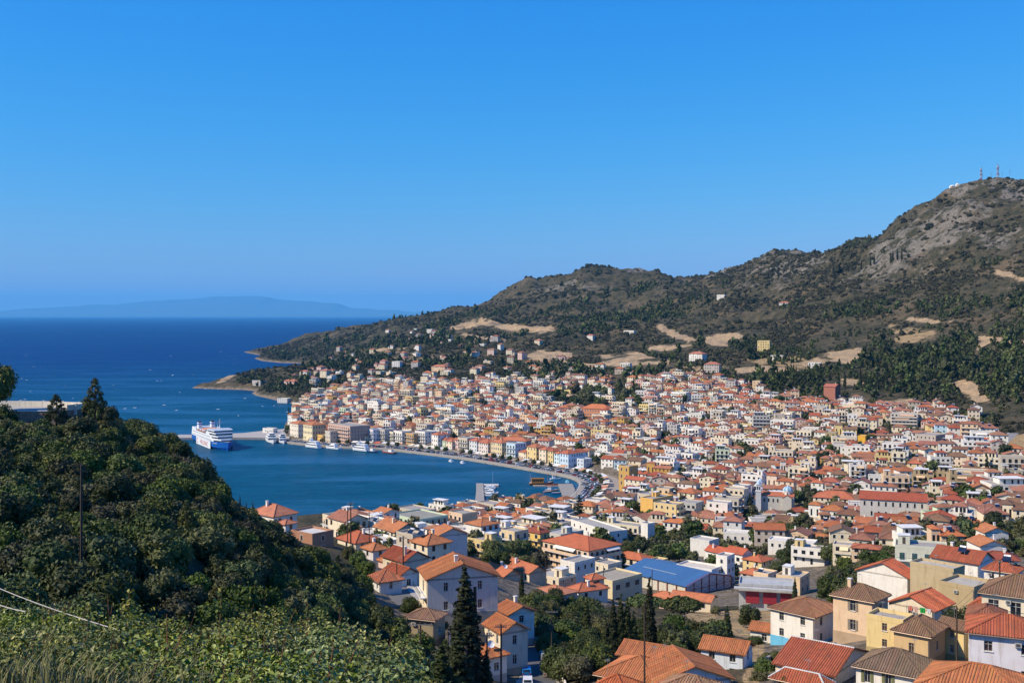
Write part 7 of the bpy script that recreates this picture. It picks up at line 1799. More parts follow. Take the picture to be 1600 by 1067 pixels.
# ---------------------------------------------------------------- curved terrace on the crest of the left slope
def terrace():
    Yc, zc = 196.0, zz(641, 196.0)
    c = at(60, 640, 198)
    root = empty('roadside_terrace', (c.x, c.y, c.z), 0, 'curved concrete terrace with a pale parapet and posts on the wooded crest', 'terrace')
    P = []
    for t in np.linspace(-0.55, 1.18, 26):                    # far rim, rounding to the right end
        P.append((-9.0 + 17.2 * math.sin(max(-1.2, t)) , 7.5 * math.cos(t) if t > 0 else 7.5 - t * t * 0.6))
    back = [(-30, 6.6), (-22, 7.1)] + P[2:]
    end = back[-1]
    back += [(end[0] + 0.35, end[1] - 1.4), (end[0] - 0.1, end[1] - 3.0), (end[0] - 1.0, end[1] - 4.4)]
    frontp = [(back[-1][0] - 1.4, back[-1][1] - 0.9), (2.0, -2.6), (-6, -2.9), (-16, -3.0), (-30, -3.0)]
    rim = back + frontp
    b = MB(); b.face([(*p, 0) for p in rim][::-1], (0.40, 0.38, 0.34)); b.build('floor', [M['concrete']], root)
    b = MB()
    for p, q in zip(rim[:-1], rim[1:]): b.face([(*q, 0), (*p, 0), (*p, -6), (*q, -6)], (0.30, 0.22, 0.17))
    b.build('retaining_wall', [M['stone']], root)
    b = MB(); o = offset(rim, -0.22)
    hh = [1.0] * len(rim)
    for i in range(len(back) - 1):
        p, q, r, s = rim[i], rim[i + 1], o[i + 1], o[i]
        b.face([(*p, 0), (*q, 0), (*q, 1.0), (*p, 1.0)][::-1], (0.72, 0.66, 0.54)); b.face([(*s, 0), (*r, 0), (*r, 1.0), (*s, 1.0)], (0.72, 0.66, 0.54)); b.face([(*p, 1.0), (*q, 1.0), (*r, 1.0), (*s, 1.0)], (0.76, 0.71, 0.60))
    b.build('parapet', [M['plaster']], root)
    acc = 0
    for i in range(1, len(back)):
        acc += math.dist(back[i - 1], back[i])
        if acc > 4.0:
            acc = 0; k = MB(); k.box(-0.22, 0.22, -0.22, 0.22, -0.9, 1.12, (0.62, 0.58, 0.50)); k.build('parapet_post', [M['plaster']], root, (*back[i], 0))
    b = MB()
    for p, q in zip(frontp[:-1], frontp[1:]): b.tube((*p, 0.0), (*q, 0.0), 0.10, None, 6, (0.7, 0.68, 0.62))
    b.build('guard_rail', [M['paint']], root)
    for i in range(7):
        k = MB(); k.box(-0.14, 0.14, -0.14, 0.14, -1.6, 0.1, (0.74, 0.71, 0.64)); k.build('rail_post', [M['paint']], root, (-30 + i * 3.6 + 3.2, -3.1, 0))
terrace()

# ---------------------------------------------------------------- poles, wires, masts
def pole(px, py, Y, h, label, arms=1, arm=1.8, r=0.14, group='wooden electricity poles', rot=0.0, col=(0.085, 0.06, 0.045), terrain=False):
    g = ground(px, py, Y * 0.8) if terrain else at(px, py, Y)
    o = empty('utility_pole', g, R(rot), label, 'utility pole', group)
    b = MB(); b.tube((0, 0, -1.5), (0, 0, h), r, r * 0.7, 8, col); b.build('post', [M['wood']], o)
    for i in range(arms):
        b = MB(); z = h - 0.35 - i * 0.9
        b.box(-arm / 2, arm / 2, -0.06 - r, -r, z - 0.06, z + 0.06, (0.30, 0.27, 0.24)); a_ = b.build('crossarm', [M['wood']], o)
        for s in (-0.45, -0.2, 0.2, 0.45):
            k = MB(); k.tube((s * arm, -r - 0.03, z + 0.06), (s * arm, -r - 0.03, z + 0.24), 0.05, 0.04, 6, (0.35, 0.30, 0.27)); k.build('insulator', [M['paint']], a_)
    return o, Vector((g.x, g.y, g.z + h - 0.2))
PO = []
for a in [(630, 933, 222, 12.5, 'tall wooden pole in front of the pinkish gable, thickest of the left roofs', 1, 1.6, 0.2), (620, 934, 218, 7.0, 'short pole left of the tall pole by the pinkish gable', 0), (548, 840, 262, 8.6, 'pole with crossarm rising against the bay', 2, 1.8, 0.18), (543, 838, 264, 7.0, 'plain pole just left of the crossarm pole against the bay', 0), (577, 850, 300, 9.0, 'pole before the broad orange roof near the bay', 0), (127, 880, 105, 9.5, 'bare grey pole standing in the left wood', 0, 1, 0.16), (657, 1062, 142, 7.6, 'pole with wide crossarm before the brown stone house', 1, 3.2, 0.14), (761, 1090, 150, 9.0, 'pole among branches by the small dish house', 1, 2.0, 0.14), (783, 1082, 152, 9.6, 'pole beside the street front of the white house', 1, 1.6, 0.15), (862, 1032, 196, 9.2, 'pole with a flat-topped crossarm right of the street', 1, 2.2, 0.13),
          (853, 930, 305, 9.6, 'dark pole before the low faded orange hipped shed', 0), (1007, 1080, 128, 10.5, 'thick dark pole in front of the orange houses', 0, 1, 0.13), (1066, 1012, 215, 6.8, 'pole behind the pale blue gable', 1, 1.4), (1133, 1006, 205, 6.2, 'pole left of the low white shed', 1, 2.4), (1495, 1035, 158, 8.2, 'brown pole before the little yellow annex', 0, 1, 0.16), (1562, 942, 196, 7.8, 'thick pole with a cable box right of the red gable roof', 1, 0.8, 0.2), (1019, 938, 300, 8.6, 'thin pole before the beige office', 0), (943, 935, 312, 9.4, 'thin pole at the corner of the beige office', 0), (1539, 830, 420, 11, 'tall lamp-like pole in the narrow alley at right', 1, 1.2)]:
    PO.append(pole(*a)[1])
def wire(a, b, sag=0.6, r=0.018):
    k = MB(); n = 10; pts = [a.lerp(b, i / n) - Vector((0, 0, sag * 4 * (i / n) * (1 - i / n))) for i in range(n + 1)]
    for p, q in zip(pts[:-1], pts[1:]): k.tube(p, q, r, None, 4, (0.03, 0.03, 0.03), 0, False)
    return k
for i, j, lab in [(0, 2, 'power line between the tall pole and the crossarm pole by the bay'), (6, 8, 'power line crossing in front of the tall cypress'), (8, 9, 'power line across the narrow street'), (9, 12, 'power line over the green valley trees'), (11, 13, 'power line above the pale blue gable'), (14, 15, 'power line over the yellow annex')]:
    k = MB()
    for off in (-0.5, 0.5): k.add(wire(PO[i] + Vector((off, 0, 0)), PO[j] + Vector((off, 0, 0))))
    tag(k.build('power_line', [M['rubber']]), lab, 'power line')
# aerials on the summit
def mast(px, py, Y, h, wb, wt, label, lattice=True, dishes=0):
    x_ = (px - CX) * Y / F; g = Vector((x_, Y, float(tz(x_, Y)))); o = empty('antenna_mast', g, R(20), label, 'antenna mast')
    b = MB()
    if lattice:
        n = max(6, int(h / 5))
        for i in range(n):
            z0, z1 = h * i / n, h * (i + 1) / n
            w0, w1 = wb + (wt - wb) * i / n, wb + (wt - wb) * (i + 1) / n
            c = (0.42, 0.06, 0.05) if i % 2 == 0 else (0.62, 0.60, 0.58)
            C0 = [(-w0, -w0), (w0, -w0), (w0, w0), (-w0, w0)]; C1 = [(-w1, -w1), (w1, -w1), (w1, w1), (-w1, w1)]
            for k in range(4):
                b.tube((*C0[k], z0 - 0.5), (*C1[k], z1), 0.28, None, 4, c); b.tube((*C0[k], z0), (*C1[(k + 1) % 4], z1), 0.16, None, 4, c); b.tube((*C1[k], z1), (*C1[(k + 1) % 4], z1), 0.14, None, 4, c)
        b.build('lattice', [M['paint']], o)
        k = MB(); k.tube((0, 0, h), (0, 0, h * 1.12), 0.25, 0.12, 5, (0.3, 0.3, 0.3)); k.build('whip_antenna', [M['metal']], o)
        for i in range(dishes):
            k = MB(); k.lathe([(0.1, 0), (0.9, 0.25), (1.4, 0.7)], 10, col=(0.7, 0.7, 0.7)); k.xf(Matrix.Rotation(R(80), 4, 'X')); k.build('dish', [M['paint']], o, ((-1) ** i * (wb + 0.4), -wb, h * (0.35 + 0.22 * i)))
    else:
        b.tube((0, 0, -1), (0, 0, h), 0.32, 0.16, 5, (0.25, 0.23, 0.23)); b.build('tube', [M['metal']], o)
        k = MB(); k.box(-1.2, 1.2, -0.15, 0.15, h * 0.8, h * 0.83, (0.3, 0.3, 0.3)); k.build('crossbar', [M['metal']], o)
mast(1533, 284, 2050, 22, 1.2, 1.0, 'shorter red and white lattice mast on the summit, left', True, 2)
mast(1559, 281, 2050, 29, 1.4, 1.0, 'tallest red and white lattice mast on the summit', True, 4)
mast(1566, 281, 2050, 18, 0, 0, 'slim grey aerial right of the tallest summit mast', False)
mast(1578, 281, 2050, 25, 0, 0, 'thin aerial farthest right on the summit', False)
mast(1549, 281, 2050, 12, 0, 0, 'short aerial between the two lattice masts', False)
for px, w_, lab in [(1488, 15, 'white dome-like hut on the shoulder left of the summit masts'), (1496, 9, 'small white hut right of the dome-like hut on the summit')]:
    x_ = (px - CX) * 2085 / F; g = Vector((x_, 2085, float(tz(x_, 2085)))); o = empty('summit_hut', (g.x, g.y, g.z - 1), 0, lab, 'hut')
    b = MB(); b.box(-w_ / 3, w_ / 3, -3, 3, -2, 4, WHITE, 0, False); b.build('wall', [M['plaster']], o); b = MB(); b.lathe([(w_ / 3, 4), (w_ / 4, 5.6), (0.1, 6.4)], 10, col=WHITE); b.build('roof', [M['plaster']], o)

# ---------------------------------------------------------------- vehicles
def car_parts(kind, col):
    L, Wd, Hh = {'saloon': (4.2, 1.7, 1.42), 'pickup': (4.9, 1.75, 1.7), 'hatch': (3.7, 1.62, 1.45), 'van': (4.8, 1.85, 2.1)}[kind]
    b = MB(); prof = {'saloon': [(-2.1, .35), (-2.1, .85), (-1.6, .92), (-1.1, 1.42), (.35, 1.42), (1.0, .92), (1.95, .78), (2.1, .6), (2.1, .35)], 'hatch': [(-1.85, .35), (-1.85, .9), (-1.6, 1.42), (.2, 1.45), (.85, .95), (1.7, .8), (1.85, .6), (1.85, .35)],
        'pickup': [(-2.45, .45), (-2.45, 1.0), (-.5, 1.0), (-.45, 1.7), (.6, 1.7), (1.1, 1.1), (2.3, .98), (2.45, .8), (2.45, .45)], 'van': [(-2.4, .4), (-2.4, 2.05), (1.0, 2.1), (1.7, 1.25), (2.35, 1.0), (2.4, .8), (2.4, .4)]}[kind]
    nP = len(prof)
    for i in range(nP - 1):
        (x0, z0), (x1, z1) = prof[i], prof[i + 1]
        w0, w1 = Wd / 2 - 0.14 * max(0, z0 - 0.9), Wd / 2 - 0.14 * max(0, z1 - 0.9)
        b.face([(x0, -w0, z0), (x0, w0, z0), (x1, w1, z1), (x1, -w1, z1)], col)
    for s in (-1, 1):
        q = [(x, s * (Wd / 2 - 0.14 * max(0, z - 0.9)), z) for x, z in prof]
        b.face(q if s > 0 else q[::-1], col)
    body = b.mesh('body', [M['carpaint']])
    g = MB()
    x0, x1, zt = {'saloon': (-1.35, .75, 1.34), 'hatch': (-1.6, .6, 1.36), 'pickup': (-.38, .85, 1.6), 'van': (.2, 1.55, 1.9)}[kind]
    for s in (-1, 1):
        q = [(x0 - 0.05, s * (Wd / 2 - 0.0), .95), (x1, s * (Wd / 2 - 0.0), .95), (x1 - .5, s * (Wd / 2 - 0.05), zt), (x0 + .22, s * (Wd / 2 - 0.05), zt)]
        g.face(q if s < 0 else q[::-1], (0.02, 0.025, 0.03))
    # screens follow the body slopes, a hair outside
    def scr(i):
        (xa, za), (xb, zb_) = prof[i], prof[i + 1]
        n = Vector((zb_ - za, 0, -(xb - xa))).normalized() * 0.015
        if n.z < 0: n = -n
        a, c = 0.15, 0.88
        pa, pb = Vector((xa + (xb - xa) * a, 0, za + (zb_ - za) * a)) + n, Vector((xa + (xb - xa) * c, 0, za + (zb_ - za) * c)) + n
        w = Wd / 2 - 0.2
        g.face([(pa.x, -w, pa.z), (pa.x, w, pa.z), (pb.x, w, pb.z), (pb.x, -w, pb.z)], (0.02, 0.025, 0.03))
    for i in {'saloon': (2, 4), 'hatch': (1, 3), 'pickup': (2, 4), 'van': (2,)}[kind]: scr(i)
    return body, g.mesh('window', [M['glass']]), L, Wd
wb_ = MB(); wb_.tube((0, -0.1, 0), (0, 0.1, 0), 0.31, None, 12, (0.02, 0.02, 0.02)); wb_.tube((0, -0.11, 0), (0, 0.11, 0), 0.17, None, 8, (0.45, 0.45, 0.46)); WHEEL = wb_.mesh('wheel', [M['rubber']])
def car(kind, col, loc, rz, label, rack=False, cat='car'):
    bo, wi, L, Wd = car_parts(kind, col)
    o = empty('parked_car' if cat == 'car' else 'pickup_truck', loc, rz, label, cat, 'vehicles in the narrow street')
    link('body', bo, o); link('window', wi, o)
    for sx_ in (-0.31, 0.30):
        for sy_ in (-1, 1): link('wheel', WHEEL, o, (sx_ * L, sy_ * (Wd / 2 - 0.06), 0.31))
    for sy_ in (-1, 1):
        k = MB(); k.box(L / 2 - 0.04, L / 2 + 0.015, sy_ * Wd * 0.33 - 0.17, sy_ * Wd * 0.33 + 0.17, 0.6, 0.76, (0.7, 0.7, 0.65)); k.build('headlight', [M['glass']], o)
        k = MB(); k.box(-L / 2 - 0.015, -L / 2 + 0.04, sy_ * Wd * 0.36 - 0.12, sy_ * Wd * 0.36 + 0.12, 0.62, 0.84, (0.4, 0.02, 0.02)); k.build('tail_light', [M['paint']], o)
    if rack:
        k = MB()
        for y_ in (-0.7, 0.7): k.box(-2.2, 0.6, y_ - 0.03, y_ + 0.03, 1.85, 1.92, (0.3, 0.08, 0.06))
        for x_ in (-2.2, -1.5, -0.8, -0.1, 0.6): k.box(x_ - 0.03, x_ + 0.03, -0.75, 0.75, 1.92, 1.98, (0.3, 0.08, 0.06))
        for x_ in (-2.2, -1.2):
            for y_ in (-0.72, 0.72): k.box(x_ - 0.03, x_ + 0.03, y_ - 0.03, y_ + 0.03, 1.0, 1.85, (0.2, 0.2, 0.2))
        k.build('ladder_rack', [M['paint']], o)
        k = MB(); k.tube((-2.55, 0, 0.8), (-2.45, 0, 0.8), 0.36, None, 12, (0.05, 0.05, 0.05)); k.build('spare_wheel', [M['rubber']], o)
def on_street(px, py, side, kind, col, label, **kw):
    g = ground(px, py, 100)
    i = min(range(len(street)), key=lambda k: (Vector(((street[k][0][0] + street[k][1][0]) / 2, (street[k][0][1] + street[k][1][1]) / 2)) - Vector((g.x, g.y))).length)
    i = min(max(i, 1), len(street) - 2)
    l, r, z = street[i]; l2, r2, z2 = street[i + 1]
    c = Vector(l).lerp(Vector(r), side); d = (Vector(l2) + Vector(r2) - Vector(l) - Vector(r))
    car(kind, col, (c.x, c.y, z + 0.02), math.atan2(d.y, d.x), label, **kw)
on_street(857, 1056, 0.80, 'pickup', (0.55, 0.50, 0.42), 'pale pickup with a red roof rack seen from behind in the street', rack=True, cat='pickup')
on_street(851, 1034, 0.84, 'hatch', (0.42, 0.44, 0.46), 'silver car parked along the white wall of the street')
on_street(846, 1016, 0.84, 'hatch', (0.05, 0.06, 0.10), 'dark blue car parked ahead of the silver car')
on_street(838, 1003, 0.84, 'saloon', (0.50, 0.51, 0.52), 'light grey car parked farthest up the street')
on_street(812, 1056, 0.14, 'hatch', (0.02, 0.18, 0.50), 'bright blue car parked on the left side of the street')
on_street(802, 1072, 0.14, 'hatch', (0.70, 0.70, 0.70), 'white car at the bottom left of the street')
# low white wall on the outer side of the street
b = MB()
for (l0, r0, z0), (l1, r1, z1) in zip(street[:-1], street[1:]):
    d = (Vector(r1) - Vector(r0)).normalized(); nn = Vector((d.y, -d.x)) * 1.0; n2 = Vector((d.y, -d.x)) * 1.25
    p0, p1, q0, q1 = Vector(r0) + nn, Vector(r1) + nn, Vector(r0) + n2, Vector(r1) + n2
    b.face([(*p1, z1 - 2), (*p0, z0 - 2), (*p0, z0 + 1.0), (*p1, z1 + 1.0)], WHITE); b.face([(*p0, z0 + 1.0), (*q0, z0 + 1.0), (*q1, z1 + 1.0), (*p1, z1 + 1.0)], WHITE); b.face([(*q0, z0 - 3), (*q1, z1 - 3), (*q1, z1 + 1.0), (*q0, z0 + 1.0)], WHITE)
tag(b.build('street_wall', [M['plaster']]), 'low white wall along the outer side of the narrow street', 'wall', kind='thing')
# cars, awnings and parasols along the promenade: one small mesh each
def tiny_car(col):
    b = MB(); b.box(-2.1, 2.1, -0.85, 0.85, 0.3, 0.9, col, 0, False)
    for q in ([(-1.5, -0.8, 0.9), (1.2, -0.8, 0.9), (0.6, -0.7, 1.45), (-1.1, -0.7, 1.45)], [(1.2, 0.8, 0.9), (-1.5, 0.8, 0.9), (-1.1, 0.7, 1.45), (0.6, 0.7, 1.45)], [(1.2, -0.8, 0.9), (1.2, 0.8, 0.9), (0.6, 0.7, 1.45), (0.6, -0.7, 1.45)], [(-1.5, 0.8, 0.9), (-1.5, -0.8, 0.9), (-1.1, -0.7, 1.45), (-1.1, 0.7, 1.45)]): b.face(q, (0.02, 0.025, 0.03), 1)
    b.face([(-1.1, -0.7, 1.45), (0.6, -0.7, 1.45), (0.6, 0.7, 1.45), (-1.1, 0.7, 1.45)], col, 0); b.box(-1.8, 1.8, -0.87, 0.87, 0.02, 0.3, (0.02, 0.02, 0.02), 2)
    return b.mesh('parked_car', [M['carpaint'], M['glass'], M['rubber']])
TC = {n: tiny_car(c) for n, c in {'white': (0.7, 0.7, 0.7), 'silver': (0.42, 0.43, 0.45), 'red': (0.42, 0.03, 0.03), 'dark blue': (0.03, 0.05, 0.14), 'black': (0.02, 0.02, 0.02), 'light blue': (0.2, 0.34, 0.5), 'grey': (0.16, 0.16, 0.17)}.items()}
def walk(line, step):
    acc, out = 0, []
    for a, b_ in zip(line[:-1], line[1:]):
        a, b_ = Vector(a), Vector(b_); L = (b_ - a).length; t = (b_ - a) / L
        while acc < L: out.append((a + t * acc, math.atan2(t.y, t.x))); acc += step
        acc -= L
    return out
nt = 0
for off, st_, rot in ((6.6, 2.8, 1.15), (12.6, 3.0, -1.15)):
    for p, ang in walk(offset(QL, SGN * off), st_):
        if nt > 235 or random.random() < 0.42: continue
        n = random.choices(list(TC), [28, 24, 12, 8, 10, 6, 12])[0]
        o = link('parked_car', TC[n], None, (p.x, p.y, 1.5 + 0.01)); o.rotation_euler = (0, 0, ang + rot + random.gauss(0, 0.05)); nt += 1
        tag(o, 'small %s car parked in the rows along the far promenade' % n, 'car', '%s cars along the promenade' % n)
for i, (p, ang) in enumerate(walk(offset(QL, SGN * 19.0), 7.5)):
    if i < 9 or random.random() < 0.3: continue
    o = empty('cafe_awning', (p.x, p.y, 1.65), ang, None, 'awning', 'cafe awnings along the promenade')
    c = random.choice([(0.74, 0.70, 0.60), (0.74, 0.72, 0.66), (0.70, 0.62, 0.46), (0.55, 0.14, 0.09), (0.62, 0.34, 0.18), (0.60, 0.60, 0.58)])
    nm = {0.74: 'cream', 0.70: 'sand-coloured', 0.55: 'red', 0.62: 'orange-brown', 0.60: 'grey'}[c[0]]
    o['label'] = '%s cafe awning on the pavement of the far promenade' % nm; o['group'] = '%s cafe awnings along the promenade' % nm
    w_ = random.uniform(4.5, 7.5)
    k = MB(); k.face([(-w_ / 2, -2.2, 2.3), (w_ / 2, -2.2, 2.3), (w_ / 2, 2.2, 3.2), (-w_ / 2, 2.2, 3.2)], c); k.face([(-w_ / 2, -2.2, 1.95), (w_ / 2, -2.2, 1.95), (w_ / 2, -2.2, 2.3), (-w_ / 2, -2.2, 2.3)], c); k.build('canopy', [M['cloth']], o)
    for x_ in (-w_ / 2 + 0.1, w_ / 2 - 0.1):
        k = MB(); k.tube((x_, -2.1, 0), (x_, -2.1, 2.3), 0.05, None, 5, (0.4, 0.4, 0.4)); k.build('post', [M['metal']], o)
for i, (p, ang) in enumerate(walk(offset(QL, SGN * 4.0), 26)):
    o = empty('promenade_lamp', (p.x, p.y, 1.62), ang, 'slim grey lamp post on the far promenade', 'street lamp', 'lamp posts on the promenade')
    k = MB(); k.tube((0, 0, 0), (0, 0, 7.5), 0.11, 0.07, 6, (0.3, 0.3, 0.3)); k.build('post', [M['metal']], o); k = MB(); k.box(-0.2, 1.4, -0.12, 0.12, 7.4, 7.55, (0.3, 0.3, 0.3)); k.build('lamp_arm', [M['metal']], o)
for i, (p, ang) in enumerate(walk(offset(QL, SGN * 16.0), 10)):
    if i < 4 or random.random() < 0.25: continue
    tree('round_far', p.x, p.y, 1.6, random.uniform(0.5, 0.8), 'clipped street tree between road and sea-front houses', 'street trees along the promenade')
g = ground(925, 758, 500)
for i in range(16):
    n = random.choice(list(TC)); o = link('parked_car', TC[n], None, (g.x + (i % 4) * 5.2 - 6, g.y + (i // 4) * 6.4 - 14, float(tz(g.x, g.y)) + 0.1)); o.rotation_euler = (0, 0, 1.2 + random.gauss(0, 0.1))
    tag(o, '%s car parked on the square at the head of the bay' % n, 'car', '%s cars on the square at the bay head' % n)
# walls and fences round the near houses
def yard_wall(pts, h, th, label, col=WHITE, mat='plaster', cope=True):
    P = [at(*p) for p in pts]
    o = tag(empty('garden_wall', P[0], 0, label, 'wall'), kind='thing')
    b, c = MB(), MB()
    for p, q in zip(P[:-1], P[1:]):
        p, q = p - P[0], q - P[0]
        n = Vector((-(q - p).y, (q - p).x, 0)).normalized() * th / 2
        k0, k1 = [p - n, p + n], [q - n, q + n]
        for u, v in ((k0[0], k1[0]), (k1[1], k0[1])): b.face([(u.x, u.y, u.z - 3), (v.x, v.y, v.z - 3), (v.x, v.y, v.z + h), (u.x, u.y, u.z + h)], col)
        if cope: c.face([(k0[0].x, k0[0].y, p.z + h), (k1[0].x, k1[0].y, q.z + h), (k1[1].x, k1[1].y, q.z + h), (k0[1].x, k0[1].y, p.z + h)], tuple(min(0.8, v * 1.1) for v in col))
    b.build('wall', [M[mat]], o)
    if c.f: c.build('coping', [M['concrete']], o)
yard_wall([(1188, 1045, 172), (1204, 1036, 180), (1222, 1030, 186)], 1.4, 0.5, 'rough stone retaining wall on the bank left of the blue-based house', (0.34, 0.30, 0.25), 'stone')
yard_wall([(1165, 1012, 216), (1190, 1004, 222), (1218, 1001, 226)], 1.0, 0.25, 'low pale wall along the path behind the low white shed', (0.62, 0.56, 0.47))
yard_wall([(1512, 1058, 154), (1530, 1062, 150), (1536, 1076, 142)], 1.1, 0.3, 'short rubble wall at the foot of the yellow annex', (0.36, 0.30, 0.23), 'stone')
yard_wall([(652, 940, 214), (664, 934, 222), (668, 926, 232)], 1.2, 0.25, 'white garden wall beside the lane at the big gabled house')
yard_wall([(700, 1000, 178), (722, 990, 186), (745, 985, 190)], 1.5, 0.3, 'pale yard wall under the big grey gable', (0.66, 0.60, 0.52))
yard_wall([(1085, 958, 318), (1140, 957, 322), (1192, 957, 326)], 1.1, 0.3, 'long pale field wall in front of the sports hall', (0.66, 0.62, 0.56))
P_ = [at(1188, 1022, 196), at(1206, 1019, 198), at(1226, 1024, 194), at(1240, 1030, 190)]
o = empty('iron_fence', P_[0], 0, 'thin iron fence along the yard of the blue-based house', 'fence')
for p, q in zip(P_[:-1], P_[1:]):
    p, q = p - P_[0], q - P_[0]; k = MB()
    for z_ in (0.25, 1.05): k.tube(p + Vector((0, 0, z_)), q + Vector((0, 0, z_)), 0.02, None, 4, (0.10, 0.09, 0.08))
    n_ = 7
    for i in range(n_ + 1): u = p.lerp(q, i / n_); k.tube(u + Vector((0, 0, -0.6)), u + Vector((0, 0, 1.15)), 0.018, None, 4, (0.10, 0.09, 0.08))
    k.build('fence_panel', [M['metal']], o)
# two big dishes at the red roof, washing on the cream terrace
for px, lab in ((1305, 'left of two round white satellite dishes beside the wide red roof'), (1315, 'right of two round white satellite dishes beside the wide red roof')):
    g = at(px, 1008 if px < 1310 else 1011, 158); o = empty('satellite_dish', g, R(14), lab, 'satellite dish', 'satellite dishes beside the wide red roof')
    k = MB(); k.lathe([(0.02, 0.0), (0.2, 0.02), (0.36, 0.08), (0.47, 0.16)], 18, col=(0.76, 0.75, 0.72)); k.lathe([(0.465, 0.165), (0.35, 0.09), (0.2, 0.03), (0.01, 0.012)], 18, col=(0.78, 0.77, 0.74)); k.xf(Matrix.Rotation(R(72), 4, 'X')); k.build('reflector', [M['paint']], o)
    k = MB(); k.tube((0, 0.05, 0), (0, 0.25, -2.6), 0.04, None, 6, (0.4, 0.4, 0.4)); k.build('stand', [M['metal']], o); k = MB(); k.tube((0, 0, -0.3), (0, -0.45, -0.08), 0.02, None, 5, (0.3, 0.3, 0.3)); k.box(-0.05, 0.05, -0.52, -0.42, -0.12, -0.02, (0.2, 0.2, 0.2)); k.build('feed_arm', [M['metal']], o)
g = at(1438, 962, 190); o = empty('washing_line', g, R(-40), 'washing line with green and red laundry on the cream house terrace', 'washing line')
k = MB(); k.tube((-2.4, 0, 1.5), (2.4, 0, 1.5), 0.015, None, 4, (0.5, 0.5, 0.5)); k.tube((-2.4, 0, -1.0), (-2.4, 0, 1.5), 0.04, None, 5, (0.4, 0.4, 0.4)); k.tube((2.4, 0, -1.0), (2.4, 0, 1.5), 0.04, None, 5, (0.4, 0.4, 0.4)); k.build('line', [M['metal']], o)
for x_, w_, c in ((-1.7, 0.7, (0.55, 0.18, 0.14)), (-0.8, 0.6, (0.6, 0.35, 0.3)), (0.4, 0.9, (0.02, 0.30, 0.06)), (1.5, 0.6, (0.6, 0.6, 0.6))):
    k = MB()
    for i in range(4): k.face([(x_ - w_ / 2 + w_ * i / 4, 0.05 * (-1) ** i, 0.6), (x_ - w_ / 2 + w_ * (i + 1) / 4, 0.05 * (-1) ** (i + 1), 0.6), (x_ - w_ / 2 + w_ * (i + 1) / 4, 0.0, 1.5), (x_ - w_ / 2 + w_ * i / 4, 0.0, 1.5)], c)
    k.build('laundry', [M['cloth']], o)

# ---------------------------------------------------------------- foreground shrubs and grass
def leafy(name, seed, n, Rx, Rz, size, mat):
    """shrub of pointed leaves folded along the midrib, on thin twigs"""
    r = np.random.default_rng(seed)
    L = [(r.normal() * Rx * 0.45, r.normal() * Rx * 0.45, Rz * r.uniform(0.3, 0.8), Rx * r.uniform(0.28, 0.5)) for _ in range(16)]
    C = np.array([l[:3] for l in L]); Rd = np.array([l[3] for l in L]); k = r.choice(len(C), n, p=Rd ** 2 / (Rd ** 2).sum())
    d = r.normal(size=(n, 3)); d[:, 2] += 0.5; d /= np.linalg.norm(d, axis=1)[:, None]
    p = C[k] + d * (Rd[k] * r.uniform(0.72, 1.25, n))[:, None]
    nm = d * 0.7 + r.normal(size=(n, 3)) * 0.6; nm[:, 2] += 0.4; nm /= np.linalg.norm(nm, axis=1)[:, None]
    a = np.cross(nm, r.normal(size=(n, 3))); a /= np.linalg.norm(a, axis=1)[:, None]; b = np.cross(nm, a)
    s = (size * r.uniform(0.5, 1.3, n))[:, None]
    root, tip = p - a * s, p + a * s * 1.15 - nm * s * 0.25
    m1 = p - a * s * 0.1; l_, r_ = m1 - b * s * 0.62 + nm * s * 0.22, m1 + b * s * 0.62 + nm * s * 0.22
    V = np.stack([root, l_, tip, r_], 1).reshape(-1, 3)
    i4 = np.arange(n) * 4
    Q = np.concatenate([np.stack([i4, i4 + 2, i4 + 1, i4 + 1], 1), np.stack([i4, i4 + 3, i4 + 2, i4 + 2], 1)])
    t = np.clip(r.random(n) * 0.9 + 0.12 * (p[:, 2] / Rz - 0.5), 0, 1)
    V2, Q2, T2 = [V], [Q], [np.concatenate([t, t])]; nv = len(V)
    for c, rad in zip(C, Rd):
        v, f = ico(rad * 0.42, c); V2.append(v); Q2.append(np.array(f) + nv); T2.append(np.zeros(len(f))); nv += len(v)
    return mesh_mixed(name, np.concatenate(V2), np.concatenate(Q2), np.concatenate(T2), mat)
SH = [leafy('foliage', 400 + i, 5400, 0.85, 1.1, 0.027, M['ivy']) for i in range(4)]
def twigs(seed, Rz, n=12):
    r = random.Random(seed); b = MB()
    for i in range(n):
        t = r.uniform(0, 6.28); a = r.uniform(0.15, 0.8); p = Vector((0, 0, -0.4)); q = Vector((math.cos(t) * a * 0.5, math.sin(t) * a * 0.5, Rz * 0.55)); e = Vector((math.cos(t) * a, math.sin(t) * a, Rz * r.uniform(0.8, 1.25)))
        b.tube(p, q, 0.014, 0.009, 5, (0.16, 0.08, 0.05), 0, False); b.tube(q, e, 0.009, 0.003, 4, (0.22, 0.10, 0.06), 0, False)
    return b.mesh('twigs', [M['bark']])
TW = [twigs(i, 1.1) for i in range(3)]
EDGE = [(-60, 935), (0, 938), (40, 928), (75, 915), (120, 935), (180, 955), (230, 950), (300, 955), (400, 952), (420, 940), (470, 952), (520, 958), (580, 990), (620, 1020), (650, 1070), (690, 1120)]
ns_ = 0
